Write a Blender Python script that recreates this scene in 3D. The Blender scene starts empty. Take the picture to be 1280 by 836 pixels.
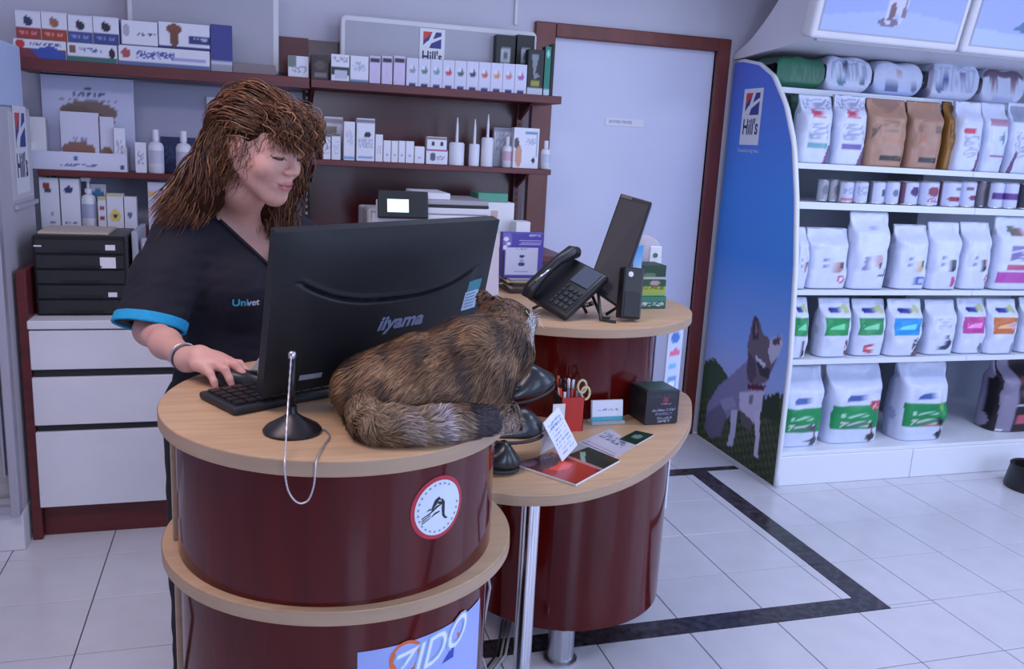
import bpy, bmesh, math, random
import numpy as np
from mathutils import Vector, Matrix

# ------------------------------------------------------------------ camera, world, light, exposure
F_PX, YAW, PITCH, ROLL, CAM_H = 1091.551, .2979, .2147, .0531, 4.6827 * .33
scene = bpy.context.scene
_cy, _sy, _cp, _sp = math.cos(YAW), math.sin(YAW), math.cos(PITCH), math.sin(PITCH)
_f = np.array([_sy * _cp, _cy * _cp, -_sp]); _r0 = np.array([_cy, -_sy, 0.]); _u0 = np.cross(_r0, _f)
_r = math.cos(ROLL) * _r0 + math.sin(ROLL) * _u0; _u = -math.sin(ROLL) * _r0 + math.cos(ROLL) * _u0
_C = np.array([0, 0, CAM_H])
camd = bpy.data.cameras.new('camera'); cam = bpy.data.objects.new('camera', camd)
scene.collection.objects.link(cam)
camd.sensor_width = 36; camd.lens = F_PX / 1280 * 36; camd.clip_start = .02; camd.clip_end = 60
cam.matrix_world = Matrix(((_r[0], _u[0], -_f[0], 0), (_r[1], _u[1], -_f[1], 0), (_r[2], _u[2], -_f[2], CAM_H), (0, 0, 0, 1)))
scene.camera = cam
scene.view_settings.view_transform = 'Standard'; scene.view_settings.look = 'None'
scene.view_settings.gamma = 1; scene.view_settings.use_curve_mapping = False
scene.view_settings.exposure = 0.04
world = bpy.data.worlds.new('world'); scene.world = world; world.use_nodes = True
bg = world.node_tree.nodes['Background']; bg.inputs[0].default_value = (.55, .68, 1, 1); bg.inputs[1].default_value = 1.0

def area_light(name, loc, target, sx, sy, power, col):
    d = bpy.data.lights.new(name, 'AREA'); d.shape = 'RECTANGLE'; d.size = sx; d.size_y = sy; d.energy = power; d.color = col
    o = bpy.data.objects.new(name, d); scene.collection.objects.link(o); o.location = loc
    o.rotation_euler = (Vector(target) - Vector(loc)).to_track_quat('-Z', 'Y').to_euler()
    return o
BLUE = (.60, .70, 1.0)
area_light('shop_window_daylight', (3.2, -1.72, 1.55), (3.2, 5, 1.4), 2.2, 2.1, 46, BLUE)
area_light('ceiling_fill_middle', (1.3, 2.5, 2.66), (1.3, 2.5, 0), 1.2, .6, 13, (.74, .80, 1.0))  # added unseen fill lamp, lifts the upper back wall and canopy side
area_light('narrow_window_daylight', (.55, -1.72, 1.6), (.55, 5, 1.5), .7, 2.0, 32, BLUE)
area_light('side_window_daylight', (5.12, 1.0, 1.6), (0, 1.0, 1.3), 1.8, 1.9, 34, (.58, .68, 1.0))
area_light('ceiling_fill_right', (3.2, 1.7, 2.66), (3.2, 1.7, 0), 1.2, .6, 26, (.72, .76, 1.0))  # added overhead fill for the right half, out of view
area_light('ceiling_panel_light_left', (-.7, 1.5, 2.66), (-.7, 1.5, 0), 1.2, .6, 22, (1.0, .80, .84))

# ------------------------------------------------------------------ helpers
def at(px, py, ax, v):
    """the point of the plane axis=v that a pixel of the photograph shows"""
    d = _f + _r * (px - 640) / F_PX - _u * (py - 418) / F_PX
    return _C + d * (v - _C[ax]) / d[ax]
COL = scene.collection
MATS = {}
def mat(name, rgb, rough=.6, metal=0., spec=.5, noise=0., nscale=30., bump=0., attr=False, coat=0., emit=0., alpha=1., trans=0., aniso=None):
    if name in MATS: return MATS[name]
    m = bpy.data.materials.new(name); m.use_nodes = True; nt = m.node_tree; b = nt.nodes['Principled BSDF']
    b.inputs['Base Color'].default_value = (*rgb, 1); b.inputs['Roughness'].default_value = rough
    b.inputs['Metallic'].default_value = metal; b.inputs['Specular IOR Level'].default_value = spec
    b.inputs['Coat Weight'].default_value = coat; b.inputs['Coat Roughness'].default_value = .06
    b.inputs['Alpha'].default_value = alpha; b.inputs['Transmission Weight'].default_value = trans
    if emit: b.inputs['Emission Color'].default_value = (*rgb, 1); b.inputs['Emission Strength'].default_value = emit
    src = None
    if attr:
        a = nt.nodes.new('ShaderNodeVertexColor'); a.layer_name = 'Col'; src = a.outputs[0]
        nt.links.new(src, b.inputs['Base Color'])
    if noise or bump:
        tc = nt.nodes.new('ShaderNodeTexCoord'); mp = nt.nodes.new('ShaderNodeMapping'); nz = nt.nodes.new('ShaderNodeTexNoise')
        nt.links.new(tc.outputs['Object'], mp.inputs[0]); nt.links.new(mp.outputs[0], nz.inputs['Vector'])
        nz.inputs['Scale'].default_value = nscale; nz.inputs['Detail'].default_value = 5
        if aniso: mp.inputs['Scale'].default_value = aniso
        if noise:
            mx = nt.nodes.new('ShaderNodeMix'); mx.data_type = 'RGBA'; mx.blend_type = 'MULTIPLY'; mx.inputs[0].default_value = 1
            cr = nt.nodes.new('ShaderNodeMapRange'); cr.inputs['From Min'].default_value = .3; cr.inputs['From Max'].default_value = .7
            cr.inputs['To Min'].default_value = 1 - noise; cr.inputs['To Max'].default_value = 1 + noise * .4
            nt.links.new(nz.outputs[0], cr.inputs[0]); nt.links.new(cr.outputs[0], mx.inputs[7])
            if src: nt.links.new(src, mx.inputs[6])
            else: mx.inputs[6].default_value = (*rgb, 1)
            nt.links.new(mx.outputs[2], b.inputs['Base Color'])
        if bump:
            bp = nt.nodes.new('ShaderNodeBump'); bp.inputs['Strength'].default_value = bump; bp.inputs['Distance'].default_value = .002
            nt.links.new(nz.outputs[0], bp.inputs['Height']); nt.links.new(bp.outputs[0], b.inputs['Normal'])
    MATS[name] = m; return m

WHITE = mat('white_paint', (.74, .75, .80), .55, noise=.05, nscale=6)
WALLM = mat('wall_plaster', (.62, .62, .72), .8, noise=.04, nscale=3, bump=.15)
MAHOG = mat('mahogany_laminate', (.090, .0040, .0030), .09, spec=.42, noise=.25, nscale=5, aniso=(6, 6, .6))
MAHOGM = mat('mahogany_shelf', (.13, .022, .024), .4, noise=.3, nscale=5, aniso=(.6, 6, 6))
MAHOGF = mat('door_frame_mahogany', (.17, .035, .025), .35, noise=.3, nscale=5, aniso=(3, 3, .6))
BEECH = mat('beech_laminate', (.56, .365, .21), .38, noise=.16, nscale=7, aniso=(.7, 9, 4))
BEECHE = mat('beech_edge', (.46, .32, .215), .45, noise=.10, nscale=7, aniso=(1, 1, 9))
BLACK = mat('black_plastic', (.012, .012, .014), .38)
BLACKM = mat('matte_black_plastic', (.016, .018, .022), .55, noise=.1, nscale=60)
CHROME = mat('chrome', (.78, .80, .86), .16, 1)
STEEL = mat('brushed_steel', (.55, .57, .62), .35, 1)
GWHITE = mat('white_shelf_metal', (.80, .84, .90), .35)
PAPER = mat('white_card', (.78, .79, .84), .6)
PRINT = mat('printed_card', (.8, .8, .8), .45, attr=True)
BAGM = mat('printed_bag_film', (.8, .8, .8), .32, attr=True, noise=.06, nscale=25, bump=.25)
SKIN = mat('skin', (.6, .4, .34), .48, attr=True, noise=.04, nscale=80)
FABRIC = mat('navy_cotton', (.006, .0055, .016), .85, noise=.2, nscale=150, bump=.3)
CYANF = mat('cyan_cotton', (.01, .33, .62), .8, noise=.1, nscale=120)
HAIRM = mat('hair_strands', (.2, .08, .03), .42, attr=True)
FURM = mat('cat_fur', (.3, .2, .12), .6, attr=True)
BRICKRED = mat('red_plastic', (.5, .03, .02), .4)
INK = mat('black_ink', (.02, .02, .03), .6)
GREYP = mat('grey_panel', (.44, .45, .53), .5, noise=.04, nscale=4)
MARBLE = mat('dark_marble', (.055, .045, .055), .25, noise=.75, nscale=34)
GROUT = mat('grout', (.07, .07, .09), .9)
TILEM = mat('white_floor_tile', (.65, .65, .70), .22, noise=.05, nscale=9)

def finish(o, label=None, cat=None, group=None, kind=None):
    if label: o['label'] = label
    if cat: o['category'] = cat
    if group: o['group'] = group
    if kind: o['kind'] = kind
    return o
def root(name, label, cat, loc=(0, 0, 0), group=None):
    o = bpy.data.objects.new(name, None); COL.objects.link(o); o.location = loc; o.empty_display_size = .05
    bpy.context.view_layer.update() if False else None
    return finish(o, label, cat, group)
def link_mesh(name, me, m, parent=None, smooth=False):
    o = bpy.data.objects.new(name, me); COL.objects.link(o)
    if m is not None: me.materials.append(m)
    if parent is not None:
        o.parent = parent
        if parent.type == 'EMPTY': o.matrix_parent_inverse = Matrix.Translation(-parent.location)   # mesh parents stand at the world origin
    if smooth: me.polygons.foreach_set('use_smooth', [True] * len(me.polygons))
    return o
class MB:
    """collects geometry in world space, builds one mesh object"""
    def __init__(s): s.v = []; s.f = []
    def add(s, vs, fs):
        n = len(s.v); s.v += [tuple(map(float, v)) for v in vs]; s.f += [tuple(i + n for i in f) for f in fs]; return s
    def box(s, x0, x1, y0, y1, z0, z1, T=None):
        vs = [(x, y, z) for z in (z0, z1) for y in (y0, y1) for x in (x0, x1)]
        if T is not None: vs = [tuple(T @ Vector(v)) for v in vs]
        return s.add(vs, [(0, 2, 3, 1), (4, 5, 7, 6), (0, 1, 5, 4), (2, 6, 7, 3), (0, 4, 6, 2), (1, 3, 7, 5)])
    def prism(s, poly, d0, d1, fn):
        """poly in 2D, extruded from d0 to d1, fn(a,b,d)->xyz"""
        n = len(poly); vs = [fn(a, b, d0) for a, b in poly] + [fn(a, b, d1) for a, b in poly]
        fs = [tuple(range(n))[::-1], tuple(range(n, 2 * n))] + [(i, (i + 1) % n, n + (i + 1) % n, n + i) for i in range(n)]
        return s.add(vs, fs)
    def lathe(s, prof, c, n=32, T=None, sx=1., sy=1.):
        """profile [(r,z)] around a vertical axis through c"""
        vs = []
        for r_, z in prof:
            for k in range(n):
                a = 2 * math.pi * k / n; p = Vector((r_ * math.cos(a) * sx, r_ * math.sin(a) * sy, z))
                if T is not None: p = T @ p
                vs.append((c[0] + p[0], c[1] + p[1], c[2] + p[2]))
        m = len(prof); fs = [(i * n + k, i * n + (k + 1) % n, (i + 1) * n + (k + 1) % n, (i + 1) * n + k) for i in range(m - 1) for k in range(n)]
        fs += [tuple(range(n))[::-1], tuple((m - 1) * n + k for k in range(n))]
        return s.add(vs, fs)
    def tube(s, pts, rad, n=8, closed=False):
        pts = [Vector(p) for p in pts]; rads = rad if hasattr(rad, '__len__') else [rad] * len(pts)
        up = Vector((0, 0, 1)); vs = []; N = len(pts)
        prev = None
        for i, p in enumerate(pts):
            t = (pts[min(i + 1, N - 1)] - pts[max(i - 1, 0)]).normalized()
            if prev is None: prev = t.orthogonal()
            a = (prev - t * prev.dot(t)); a = a.normalized() if a.length > 1e-6 else t.orthogonal(); prev = a; b = t.cross(a)
            for k in range(n):
                w = 2 * math.pi * k / n; vs.append(p + (a * math.cos(w) + b * math.sin(w)) * rads[i])
        fs = [(i * n + k, i * n + (k + 1) % n, (i + 1) * n + (k + 1) % n, (i + 1) * n + k) for i in range(N - 1) for k in range(n)]
        fs += [tuple(range(n))[::-1], tuple((N - 1) * n + k for k in range(n))]
        return s.add(vs, fs)
    def build(s, name, m, parent=None, bevel=0, smooth=False, seg=1, auto=None):
        me = bpy.data.meshes.new(name); me.from_pydata(s.v, [], s.f)
        bm = bmesh.new(); bm.from_mesh(me)
        bmesh.ops.recalc_face_normals(bm, faces=bm.faces)
        if bevel:
            es = [e for e in bm.edges if len(e.link_faces) == 2 and e.calc_face_angle(0) > .5]
            bmesh.ops.bevel(bm, geom=es, offset=bevel, segments=seg, affect='EDGES', profile=.5)
        bm.to_mesh(me); bm.free()
        o = link_mesh(name, me, m, parent, smooth)
        if auto:
            me.polygons.foreach_set('use_smooth', [True] * len(me.polygons))
            me.set_sharp_from_angle(angle=auto)
        return o
def np_mesh(name, V, Fq, m, parent=None, col=None, smooth=True):
    me = bpy.data.meshes.new(name)
    V = np.asarray(V, dtype=np.float32); Fq = np.asarray(Fq, dtype=np.int32); k = Fq.shape[1]
    me.vertices.add(len(V)); me.vertices.foreach_set('co', V.ravel())
    me.loops.add(Fq.size); me.loops.foreach_set('vertex_index', Fq.ravel())
    me.polygons.add(len(Fq)); me.polygons.foreach_set('loop_start', np.arange(0, Fq.size, k, dtype=np.int32))
    me.update(calc_edges=True); me.validate()
    if col is not None:
        a = me.color_attributes.new('Col', 'FLOAT_COLOR', 'POINT'); c = np.ones((len(V), 4), dtype=np.float32); c[:, :3] = col
        a.data.foreach_set('color', c.ravel())
    return link_mesh(name, me, m, parent, smooth)

# ---- flat print: layers painted on a grid of vertices
def lin(c):
    """sRGB 0-255 -> linear"""
    c = np.array(c, float) / 255; return np.where(c <= .04045, c / 12.92, ((c + .055) / 1.055) ** 2.4)
def inpoly(U, V, P):
    ins = np.zeros(U.shape, bool); n = len(P)
    for i in range(n):
        (x1, y1), (x2, y2) = P[i], P[(i + 1) % n]
        if y1 == y2: continue
        c = ((y1 > V) != (y2 > V)) & (U < (x2 - x1) * (V - y1) / (y2 - y1) + x1); ins ^= c
    return ins
def paint(U, V, layers, base=(225, 228, 240)):
    c = np.ones(U.shape + (3,)) * lin(base)
    for L in layers:
        k = L[0]; rgb = lin(L[-1])
        if k == 'r': m = (U >= L[1]) & (U <= L[2]) & (V >= L[3]) & (V <= L[4])
        elif k == 'e': m = ((U - L[1]) / L[3]) ** 2 + ((V - L[2]) / L[4]) ** 2 < 1
        elif k == 'p': m = inpoly(U, V, L[1])
        elif k == 'n':      # speckled rectangle: small print
            rs = np.random.RandomState(int(L[1] * 97 + L[3] * 131) + 7); m = (U >= L[1]) & (U <= L[2]) & (V >= L[3]) & (V <= L[4]) & (rs.rand(*U.shape) < .5)
        elif k == 'g':      # vertical blend
            t = np.clip((V - L[1]) / (L[2] - L[1]), 0, 1)[..., None]; c = c * (1 - t) + rgb * t; continue
        c[m] = rgb
    return c
def printed(name, o, ux, vx, nu, nv, layers, parent, base=(225, 228, 240), m=None):
    """a printed sheet: corner o, edge vectors ux and vx"""
    o, ux, vx = np.array(o, float), np.array(ux, float), np.array(vx, float)
    U, V = np.meshgrid(np.linspace(0, 1, nu + 1), np.linspace(0, 1, nv + 1))
    P = o + U[..., None] * ux + V[..., None] * vx
    C = paint(U, V, layers, base).reshape(-1, 3)
    idx = np.arange((nu + 1) * (nv + 1)).reshape(nv + 1, nu + 1)
    Fq = np.stack([idx[:-1, :-1], idx[:-1, 1:], idx[1:, 1:], idx[1:, :-1]], -1).reshape(-1, 4)
    return np_mesh(name, P.reshape(-1, 3), Fq, m or PRINT, parent, C, False)
def text(body, size, fn, m, parent, name='lettering', thick=.0006, bold=0., shear=0., depthfn=None, align='CENTER'):
    cu = bpy.data.curves.new('t', 'FONT'); cu.body = body; cu.size = size; cu.align_x = align; cu.align_y = 'CENTER'
    cu.offset = bold; cu.shear = shear; cu.resolution_u = 3
    o = bpy.data.objects.new('t', cu); COL.objects.link(o)
    dg = bpy.context.evaluated_depsgraph_get(); me = bpy.data.meshes.new_from_object(o.evaluated_get(dg))
    bpy.data.objects.remove(o); bpy.data.curves.remove(cu)
    bm = bmesh.new(); bm.from_mesh(me)
    bmesh.ops.triangulate(bm, faces=bm.faces)
    bm.to_mesh(me); bm.free()
    for v in me.vertices: v.co = Vector(tuple(map(float, fn(v.co.x, v.co.y))))
    me.name = name; me.materials.clear()
    return link_mesh(name, me, m, parent)
def carton(name, label, cat, x0, x1, y0, z0, z1, depth, layers=None, base=(225, 228, 240), side=None, group=None, nu=14, nv=16, yaw=0., front='printed_front'):
    """a box whose front face (towards the viewer, -Y) carries print"""
    cx = (x0 + x1) / 2; r_ = root(name, label, cat, (cx, y0 + depth / 2, z0), group)
    sm = PAPER if side is None else mat('card_%d_%d_%d' % tuple(side), tuple(lin(side)), .5)
    MB().box(x0, x1, y0, y0 + depth, z0, z1).build('box_body', sm, r_, bevel=min(.0012, (x1 - x0) * .04))
    e = .0008
    if layers is not None:
        printed(front, (x0 + e, y0 - .0005, z0 + e), (x1 - x0 - 2 * e, 0, 0), (0, 0, z1 - z0 - 2 * e), nu, nv, layers, r_, base)
    if yaw: r_.rotation_euler = (0, 0, yaw)
    return r_
# ------------------------------------------------------------------ the room
def struct(name, mb, m, bevel=0, parent=None, **k):
    o = mb.build(name, m, parent, bevel=bevel, **k)
    if parent is None: o['kind'] = 'structure'
    return o
XL, XR, YF, YB, ZC = -2.3, 5.2, -1.8, 4.22, 2.72
floor = struct('floor', MB().box(XL, XR, YF, YB, -.06, -.004), GROUT)
T = .33; GAP = .0038
strips = [(2.083, 2.177, 2.313, 3.70), (-.93, 2.083, 2.313, 2.405), (-.93, 2.083, 3.62, 3.70), (2.177, 2.36, 3.655, 3.70), (-1.02, -.93, 2.313, 3.70)]
def subtract(rs, s):
    out = []
    for (a, b, c, d) in rs:
        if s[1] <= a or s[0] >= b or s[3] <= c or s[2] >= d: out.append((a, b, c, d)); continue
        if c < s[2]: out.append((a, b, c, s[2]))
        if d > s[3]: out.append((a, b, s[3], d))
        c2, d2 = max(c, s[2]), min(d, s[3])
        if a < s[0]: out.append((a, s[0], c2, d2))
        if b > s[1]: out.append((s[1], b, c2, d2))
    return out
near_t, far_t = [], MB()
def tiles(xs, ys):
    for i in range(len(xs) - 1):
        for j in range(len(ys) - 1):
            rs = [(xs[i], xs[i + 1], ys[j], ys[j + 1])]
            for s in strips: rs = subtract(rs, s)
            for (a, b, c, d) in rs:
                if b - a < .008 or d - c < .008: continue
                near_t.append((a + GAP / 2, b - GAP / 2, c + GAP / 2, d - GAP / 2))
ys = [2.004 + T * j for j in range(-4, 7)]; ys = [y for y in ys if y < YB] + [YB]
xs = [.35] + [1.709 + T * i for i in range(-4, 11)] + [XR]
tiles(xs, ys)
xs2 = [XL] + [-.511 + T * i for i in range(-5, 3)] + [.35]
ys2 = [3.238 + T * j for j in range(-8, 3)] + [YB]; ys2 = [.6] + ys2[1:]
tiles(xs2, ys2)
near_t.sort(key=lambda r: (r[0] - .8) ** 2 * .4 + (r[2] - 2.3) ** 2)
for k, (a, b, c, d) in enumerate(near_t):
    if k < 290: MB().box(a, b, c, d, -.006, 0).build('tile', TILEM, floor, bevel=.0008)
    else: far_t.box(a, b, c, d, -.006, 0)
far_t.box(XL, XR, YF, .59, -.006, 0)
far_t.build('tile_field', TILEM, floor)['kind'] = 'stuff'
for (a, b, c, d) in strips:
    n = max(1, round(max(b - a, d - c) / .34))
    for q in range(n):
        if b - a > d - c: r_ = (a + (b - a) * q / n, a + (b - a) * (q + 1) / n, c, d)
        else: r_ = (a, b, c + (d - c) * q / n, c + (d - c) * (q + 1) / n)
        MB().box(r_[0] + .0006, r_[1] - .0006, r_[2] + .0006, r_[3] - .0006, -.006, .0004).build('border_strip', MARBLE, floor)
wall_back = struct('wall_back', MB().box(XL, 1.43, YB, YB + .12, 0, ZC).box(2.313, XR, YB, YB + .12, 0, ZC).box(1.43, 2.313, YB, YB + .12, 2.062, ZC), WALLM)
struct('wall_left', MB().box(XL - .12, XL, YF, YB, 0, ZC), WALLM)
struct('wall_right', MB().box(XR, XR + .12, YF, -.0, 0, ZC).box(XR, XR + .12, 2.0, YB, 0, ZC).box(XR, XR + .12, 0, 2.0, 0, .6).box(XR, XR + .12, 0, 2., 2.6, ZC), WALLM)
struct('wall_front', MB().box(XL, .15, YF - .12, YF, 0, ZC).box(.95, 2.0, YF - .12, YF, 0, ZC).box(4.4, XR, YF - .12, YF, 0, ZC)
       .box(.15, .95, YF - .12, YF, 0, .55).box(.15, .95, YF - .12, YF, 2.65, ZC).box(2.0, 4.4, YF - .12, YF, 0, .4).box(2.0, 4.4, YF - .12, YF, 2.65, ZC), mat('brown_front_wall', (.13, .085, .075), .8))
struct('ceiling', MB().box(XL, XR, YF, YB, ZC, ZC + .1), mat('ceiling_white', (.66, .67, .72), .9))
struct('trim_1', MB().box(1.222, 1.236, YB - .012, YB, 2.1, ZC), WHITE)          # cable duct above the shelves
# door
dr = struct('door_1', MB().box(1.432, 2.311, YB + .012, YB + .05, .005, 2.06), mat('white_door', (.66, .69, .86), .45, noise=.03, nscale=3))
sg = MB().box(at(757, 160, 1, YB)[0], at(805, 160, 1, YB)[0], YB + .008, YB + .012, 1.662, 1.700).build('door_sign', PAPER, dr)
xx0 = at(757, 160, 1, YB)[0]
text('ENTREE PRIVEE', .021, lambda x, y: (xx0 + .082 + x * .9, YB + .0072, 1.681 + y), mat('sign_ink', (.12, .2, .45), .5), dr, 'sign_text')
hd = None and MB().tube([(2.25, YB + .012, 1.02), (2.25, YB - .03, 1.02)], .009).tube([(2.25, YB - .03, 1.02), (2.16, YB - .03, 1.02)], .008).build('door_handle', CHROME, dr, smooth=True)
fr = struct('trim_2', MB().box(1.325, 1.43, YB - .028, YB + .03, 0, 2.125).box(2.313, 2.383, YB - .028, YB + .03, 0, 2.125).box(1.43, 2.313, YB - .028, YB + .03, 2.06, 2.125), MAHOGF, bevel=.004)
struct('trim_3', MB().box(2.383, 2.395, YB - .01, YB, 0, 2.0), WHITE)
struct('window_1', MB().box(2.0, 4.4, YF - .08, YF - .07, .4, 2.65), mat('window_glass', (.8, .9, 1), .02, alpha=.12))
struct('trim_4', MB().box(2.0, 2.05, YF - .1, YF, .4, 2.65).box(4.35, 4.4, YF - .1, YF, .4, 2.65).box(2.05, 4.35, YF - .1, YF, .4, .45).box(2.05, 4.35, YF - .1, YF, 2.6, 2.65), WHITE)

# ------------------------------------------------------------------ near counter and second counter
def arc_panel(cx, cy, R_, z0, z1, a0, a1, th=.016, n=64):
    """bent panel, angles in degrees; 270 faces the viewer"""
    mb = MB(); vs = []
    for k in range(n + 1):
        a = math.radians(a0 + (a1 - a0) * k / n)
        for r_, z in ((R_, z0), (R_, z1), (R_ - th, z1), (R_ - th, z0)): vs.append((cx + r_ * math.cos(a), cy + r_ * math.sin(a), z))
    fs = [(4 * k + q, 4 * k + (q + 1) % 4, 4 * k + 4 + (q + 1) % 4, 4 * k + 4 + q) for k in range(n) for q in range(4)]
    fs += [(0, 1, 2, 3), (4 * n, 4 * n + 3, 4 * n + 2, 4 * n + 1)]
    return mb.add(vs, fs)
def slab(poly, z0, z1, name, parent, edge=.003):
    """wooden top: a laminated board plus its edge band"""
    o = MB().prism(poly, z0, z1, lambda a, b, d: (a, b, d)).build(name, BEECH, parent, bevel=edge, seg=2, auto=.6)
    n = len(poly); c = np.mean(poly, 0); mb = MB(); vs = []
    P = np.array(poly); nx = np.roll(P, -1, 0) - np.roll(P, 1, 0); nn = np.stack([nx[:, 1], -nx[:, 0]], 1); nn /= np.linalg.norm(nn, axis=1)[:, None]
    if ((P + nn * .01 - c) ** 2).sum() < ((P - nn * .01 - c) ** 2).sum(): nn = -nn
    for e, z in ((.0006, z0 + .003), (.0006, z1 - .003)):
        vs += [(*(p + q * e), z) for p, q in zip(P, nn)]
    fs = [(i, (i + 1) % n, n + (i + 1) % n, n + i) for i in range(n)]
    mb.add(vs, fs).build('edge_band', BEECHE, o, smooth=True)
    return o
def circle(cx, cy, r_, n=96): return [(cx + r_ * math.cos(2 * math.pi * k / n), cy + r_ * math.sin(2 * math.pi * k / n)) for k in range(n)]
NX, NY = .168, 1.668
nc = root('reception_counter', 'round mahogany red two-tier counter with beech tops, carrying monitor and cat', 'counter', (NX, NY, 0))
top = slab([(.163 + .326 * math.cos(q / 48 * math.pi), 1.642 + .343 * math.sin(q / 48 * math.pi)) for q in range(96)], 1.022, 1.05, 'counter_top', nc)
arc_panel(NX, NY, .306, .765, 1.022, 172, 372).build('curved_panel', MAHOG, nc, auto=.6)
arc_panel(NX, NY, .304, .12, .737, 172, 372).build('curved_panel', MAHOG, nc, auto=.6)
slab(circle(.176, 1.690, .345), .737, .765, 'ring_shelf', nc)
MB().box(NX - .316, NX - .296, NY + .0, NY + .05, .765, 1.022).build('end_strip', BEECHE, nc, bevel=.002)
MB().box(NX - .316, NX - .296, NY + .0, NY + .05, .06, .737).build('end_strip', BEECHE, nc, bevel=.002)
MB().lathe([(.27, 0), (.27, .12)], (NX, NY, 0), 48).build('plinth', BLACKM, nc, smooth=False)
# round sticker on the upper panel
def wrap(cx, cy, R_, ang, z): return lambda x, y: (cx + R_ * math.cos(math.radians(ang) + x / R_), cy + R_ * math.sin(math.radians(ang) + x / R_), z + y)
def cyl_angle(px, py, cx, cy, R_):
    d = _f + _r * (px - 640) / F_PX - _u * (py - 418) / F_PX
    a = d[0] ** 2 + d[1] ** 2; ox, oy = -cx, -cy; b = 2 * (d[0] * ox + d[1] * oy); c = ox * ox + oy * oy - R_ * R_
    t = (-b - math.sqrt(max(b * b - 4 * a * c, 0))) / (2 * a); p = _C + d * t
    return math.degrees(math.atan2(p[1] - cy, p[0] - cx)) % 360, p[2]
sa, sz = cyl_angle(548, 634, NX, NY, .307)
def disc_on(R_, rad0, rad1, name, m, parent, off=0.):
    f = wrap(NX, NY, R_, sa, sz); mb = MB(); n = 48; K = 6; vs = []
    for q in range(K + 1):
        rr = rad0 + (rad1 - rad0) * q / K
        vs += [f(rr * math.cos(2 * math.pi * k / n), rr * math.sin(2 * math.pi * k / n)) for k in range(n)]
    fs = [(q * n + k, q * n + (k + 1) % n, (q + 1) * n + (k + 1) % n, (q + 1) * n + k) for q in range(K) for k in range(n)]
    return mb.add(vs, fs).build(name, m, parent, smooth=True)
stk = root('round_sticker', 'round red-rimmed white sticker with black running dog figure on the counter', 'sticker', (NX, NY - .31, sz))
disc_on(.3072, .0001, .058, 'red_rim', mat('sticker_red', (.50, .03, .06), .4), stk)
disc_on(.3080, .0001, .0505, 'white_field', mat('sticker_white', (.70, .80, .90), .4), stk)
f_s = wrap(NX, NY, .3086, sa, sz)
def flat(poly, name, m, parent, f):
    bm = bmesh.new(); vs = [bm.verts.new(f(x, y)) for x, y in poly]; bm.faces.new(vs); bmesh.ops.triangulate(bm, faces=bm.faces)
    me = bpy.data.meshes.new(name); bm.to_mesh(me); bm.free(); return link_mesh(name, me, m, parent)
dog = [(-.026, -.006), (-.02, .001), (-.013, .002), (-.010, .012), (-.004, .017), (.001, .013), (.003, .008), (.009, .012), (.012, .006), (.010, -.006), (.012, -.018), (.018, -.024),
       (.012, -.026), (.006, -.018), (.004, -.006), (-.001, .001), (-.005, -.005), (-.014, -.009), (-.009, -.003), (-.017, -.004)]
def stroke(P, W_):
    mb = MB(); n = len(P); L_, R2 = [], []
    for i, (x, y) in enumerate(P):
        a, b = P[max(i - 1, 0)], P[min(i + 1, n - 1)]; dx, dy = b[0] - a[0], b[1] - a[1]; l = math.hypot(dx, dy); w = W_[i] / 2
        L_.append(f_s(x - dy / l * w, y + dx / l * w)); R2.append(f_s(x + dy / l * w, y - dx / l * w))
    return L_ + R2, [(i, i + 1, n + i + 1, n + i) for i in range(n - 1)]
fig = MB()
for P, W_ in (([(-.016, -.001), (-.011, .006), (-.006, .013), (.000, .018), (.004, .014)], [.002, .006, .009, .006, .002]), ([(.006, .015), (.010, .008), (.010, -.004), (.011, -.016), (.015, -.022), (.020, -.024)], [.003, .0065, .007, .0055, .004, .003]),
              ([(-.024, -.010), (-.014, -.003), (-.004, .003), (.004, .005)], [.001, .0035, .004, .002]), ([(-.016, -.014), (-.008, -.009), (.002, -.007)], [.001, .0035, .0025]), ([(-.026, -.001), (-.020, .001), (-.015, .0)], [.001, .003, .001]), ([(-.002, .010), (.004, .008), (.009, .007)], [.004, .006, .006])):
    fig.add(*stroke(P, W_))
fig.build('running_figure', INK, stk)
for q in range(3): flat([(-.036, -.012 - .0045 * q), (-.018, -.005 - .0045 * q), (-.018, -.0066 - .0045 * q), (-.036, -.0145 - .0045 * q)], 'speed_line', INK, stk, f_s)
for q in range(22):      # tiny lettering round the rim
    a = math.radians(-60 + 0 * q + q * 300 / 21 + 90 + 30)
    x, y = .044 * math.cos(a), .044 * math.sin(a); dx, dy = -math.sin(a) * .0022, math.cos(a) * .0022; ex, ey = math.cos(a) * .0016, math.sin(a) * .0016
    flat([(x - dx - ex, y - dy - ey), (x + dx - ex, y + dy - ey), (x + dx + ex, y + dy + ey), (x - dx + ex, y - dy + ey)], 'rim_letter', mat('sticker_grey', (.25, .28, .36), .5), stk, f_s)
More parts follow.
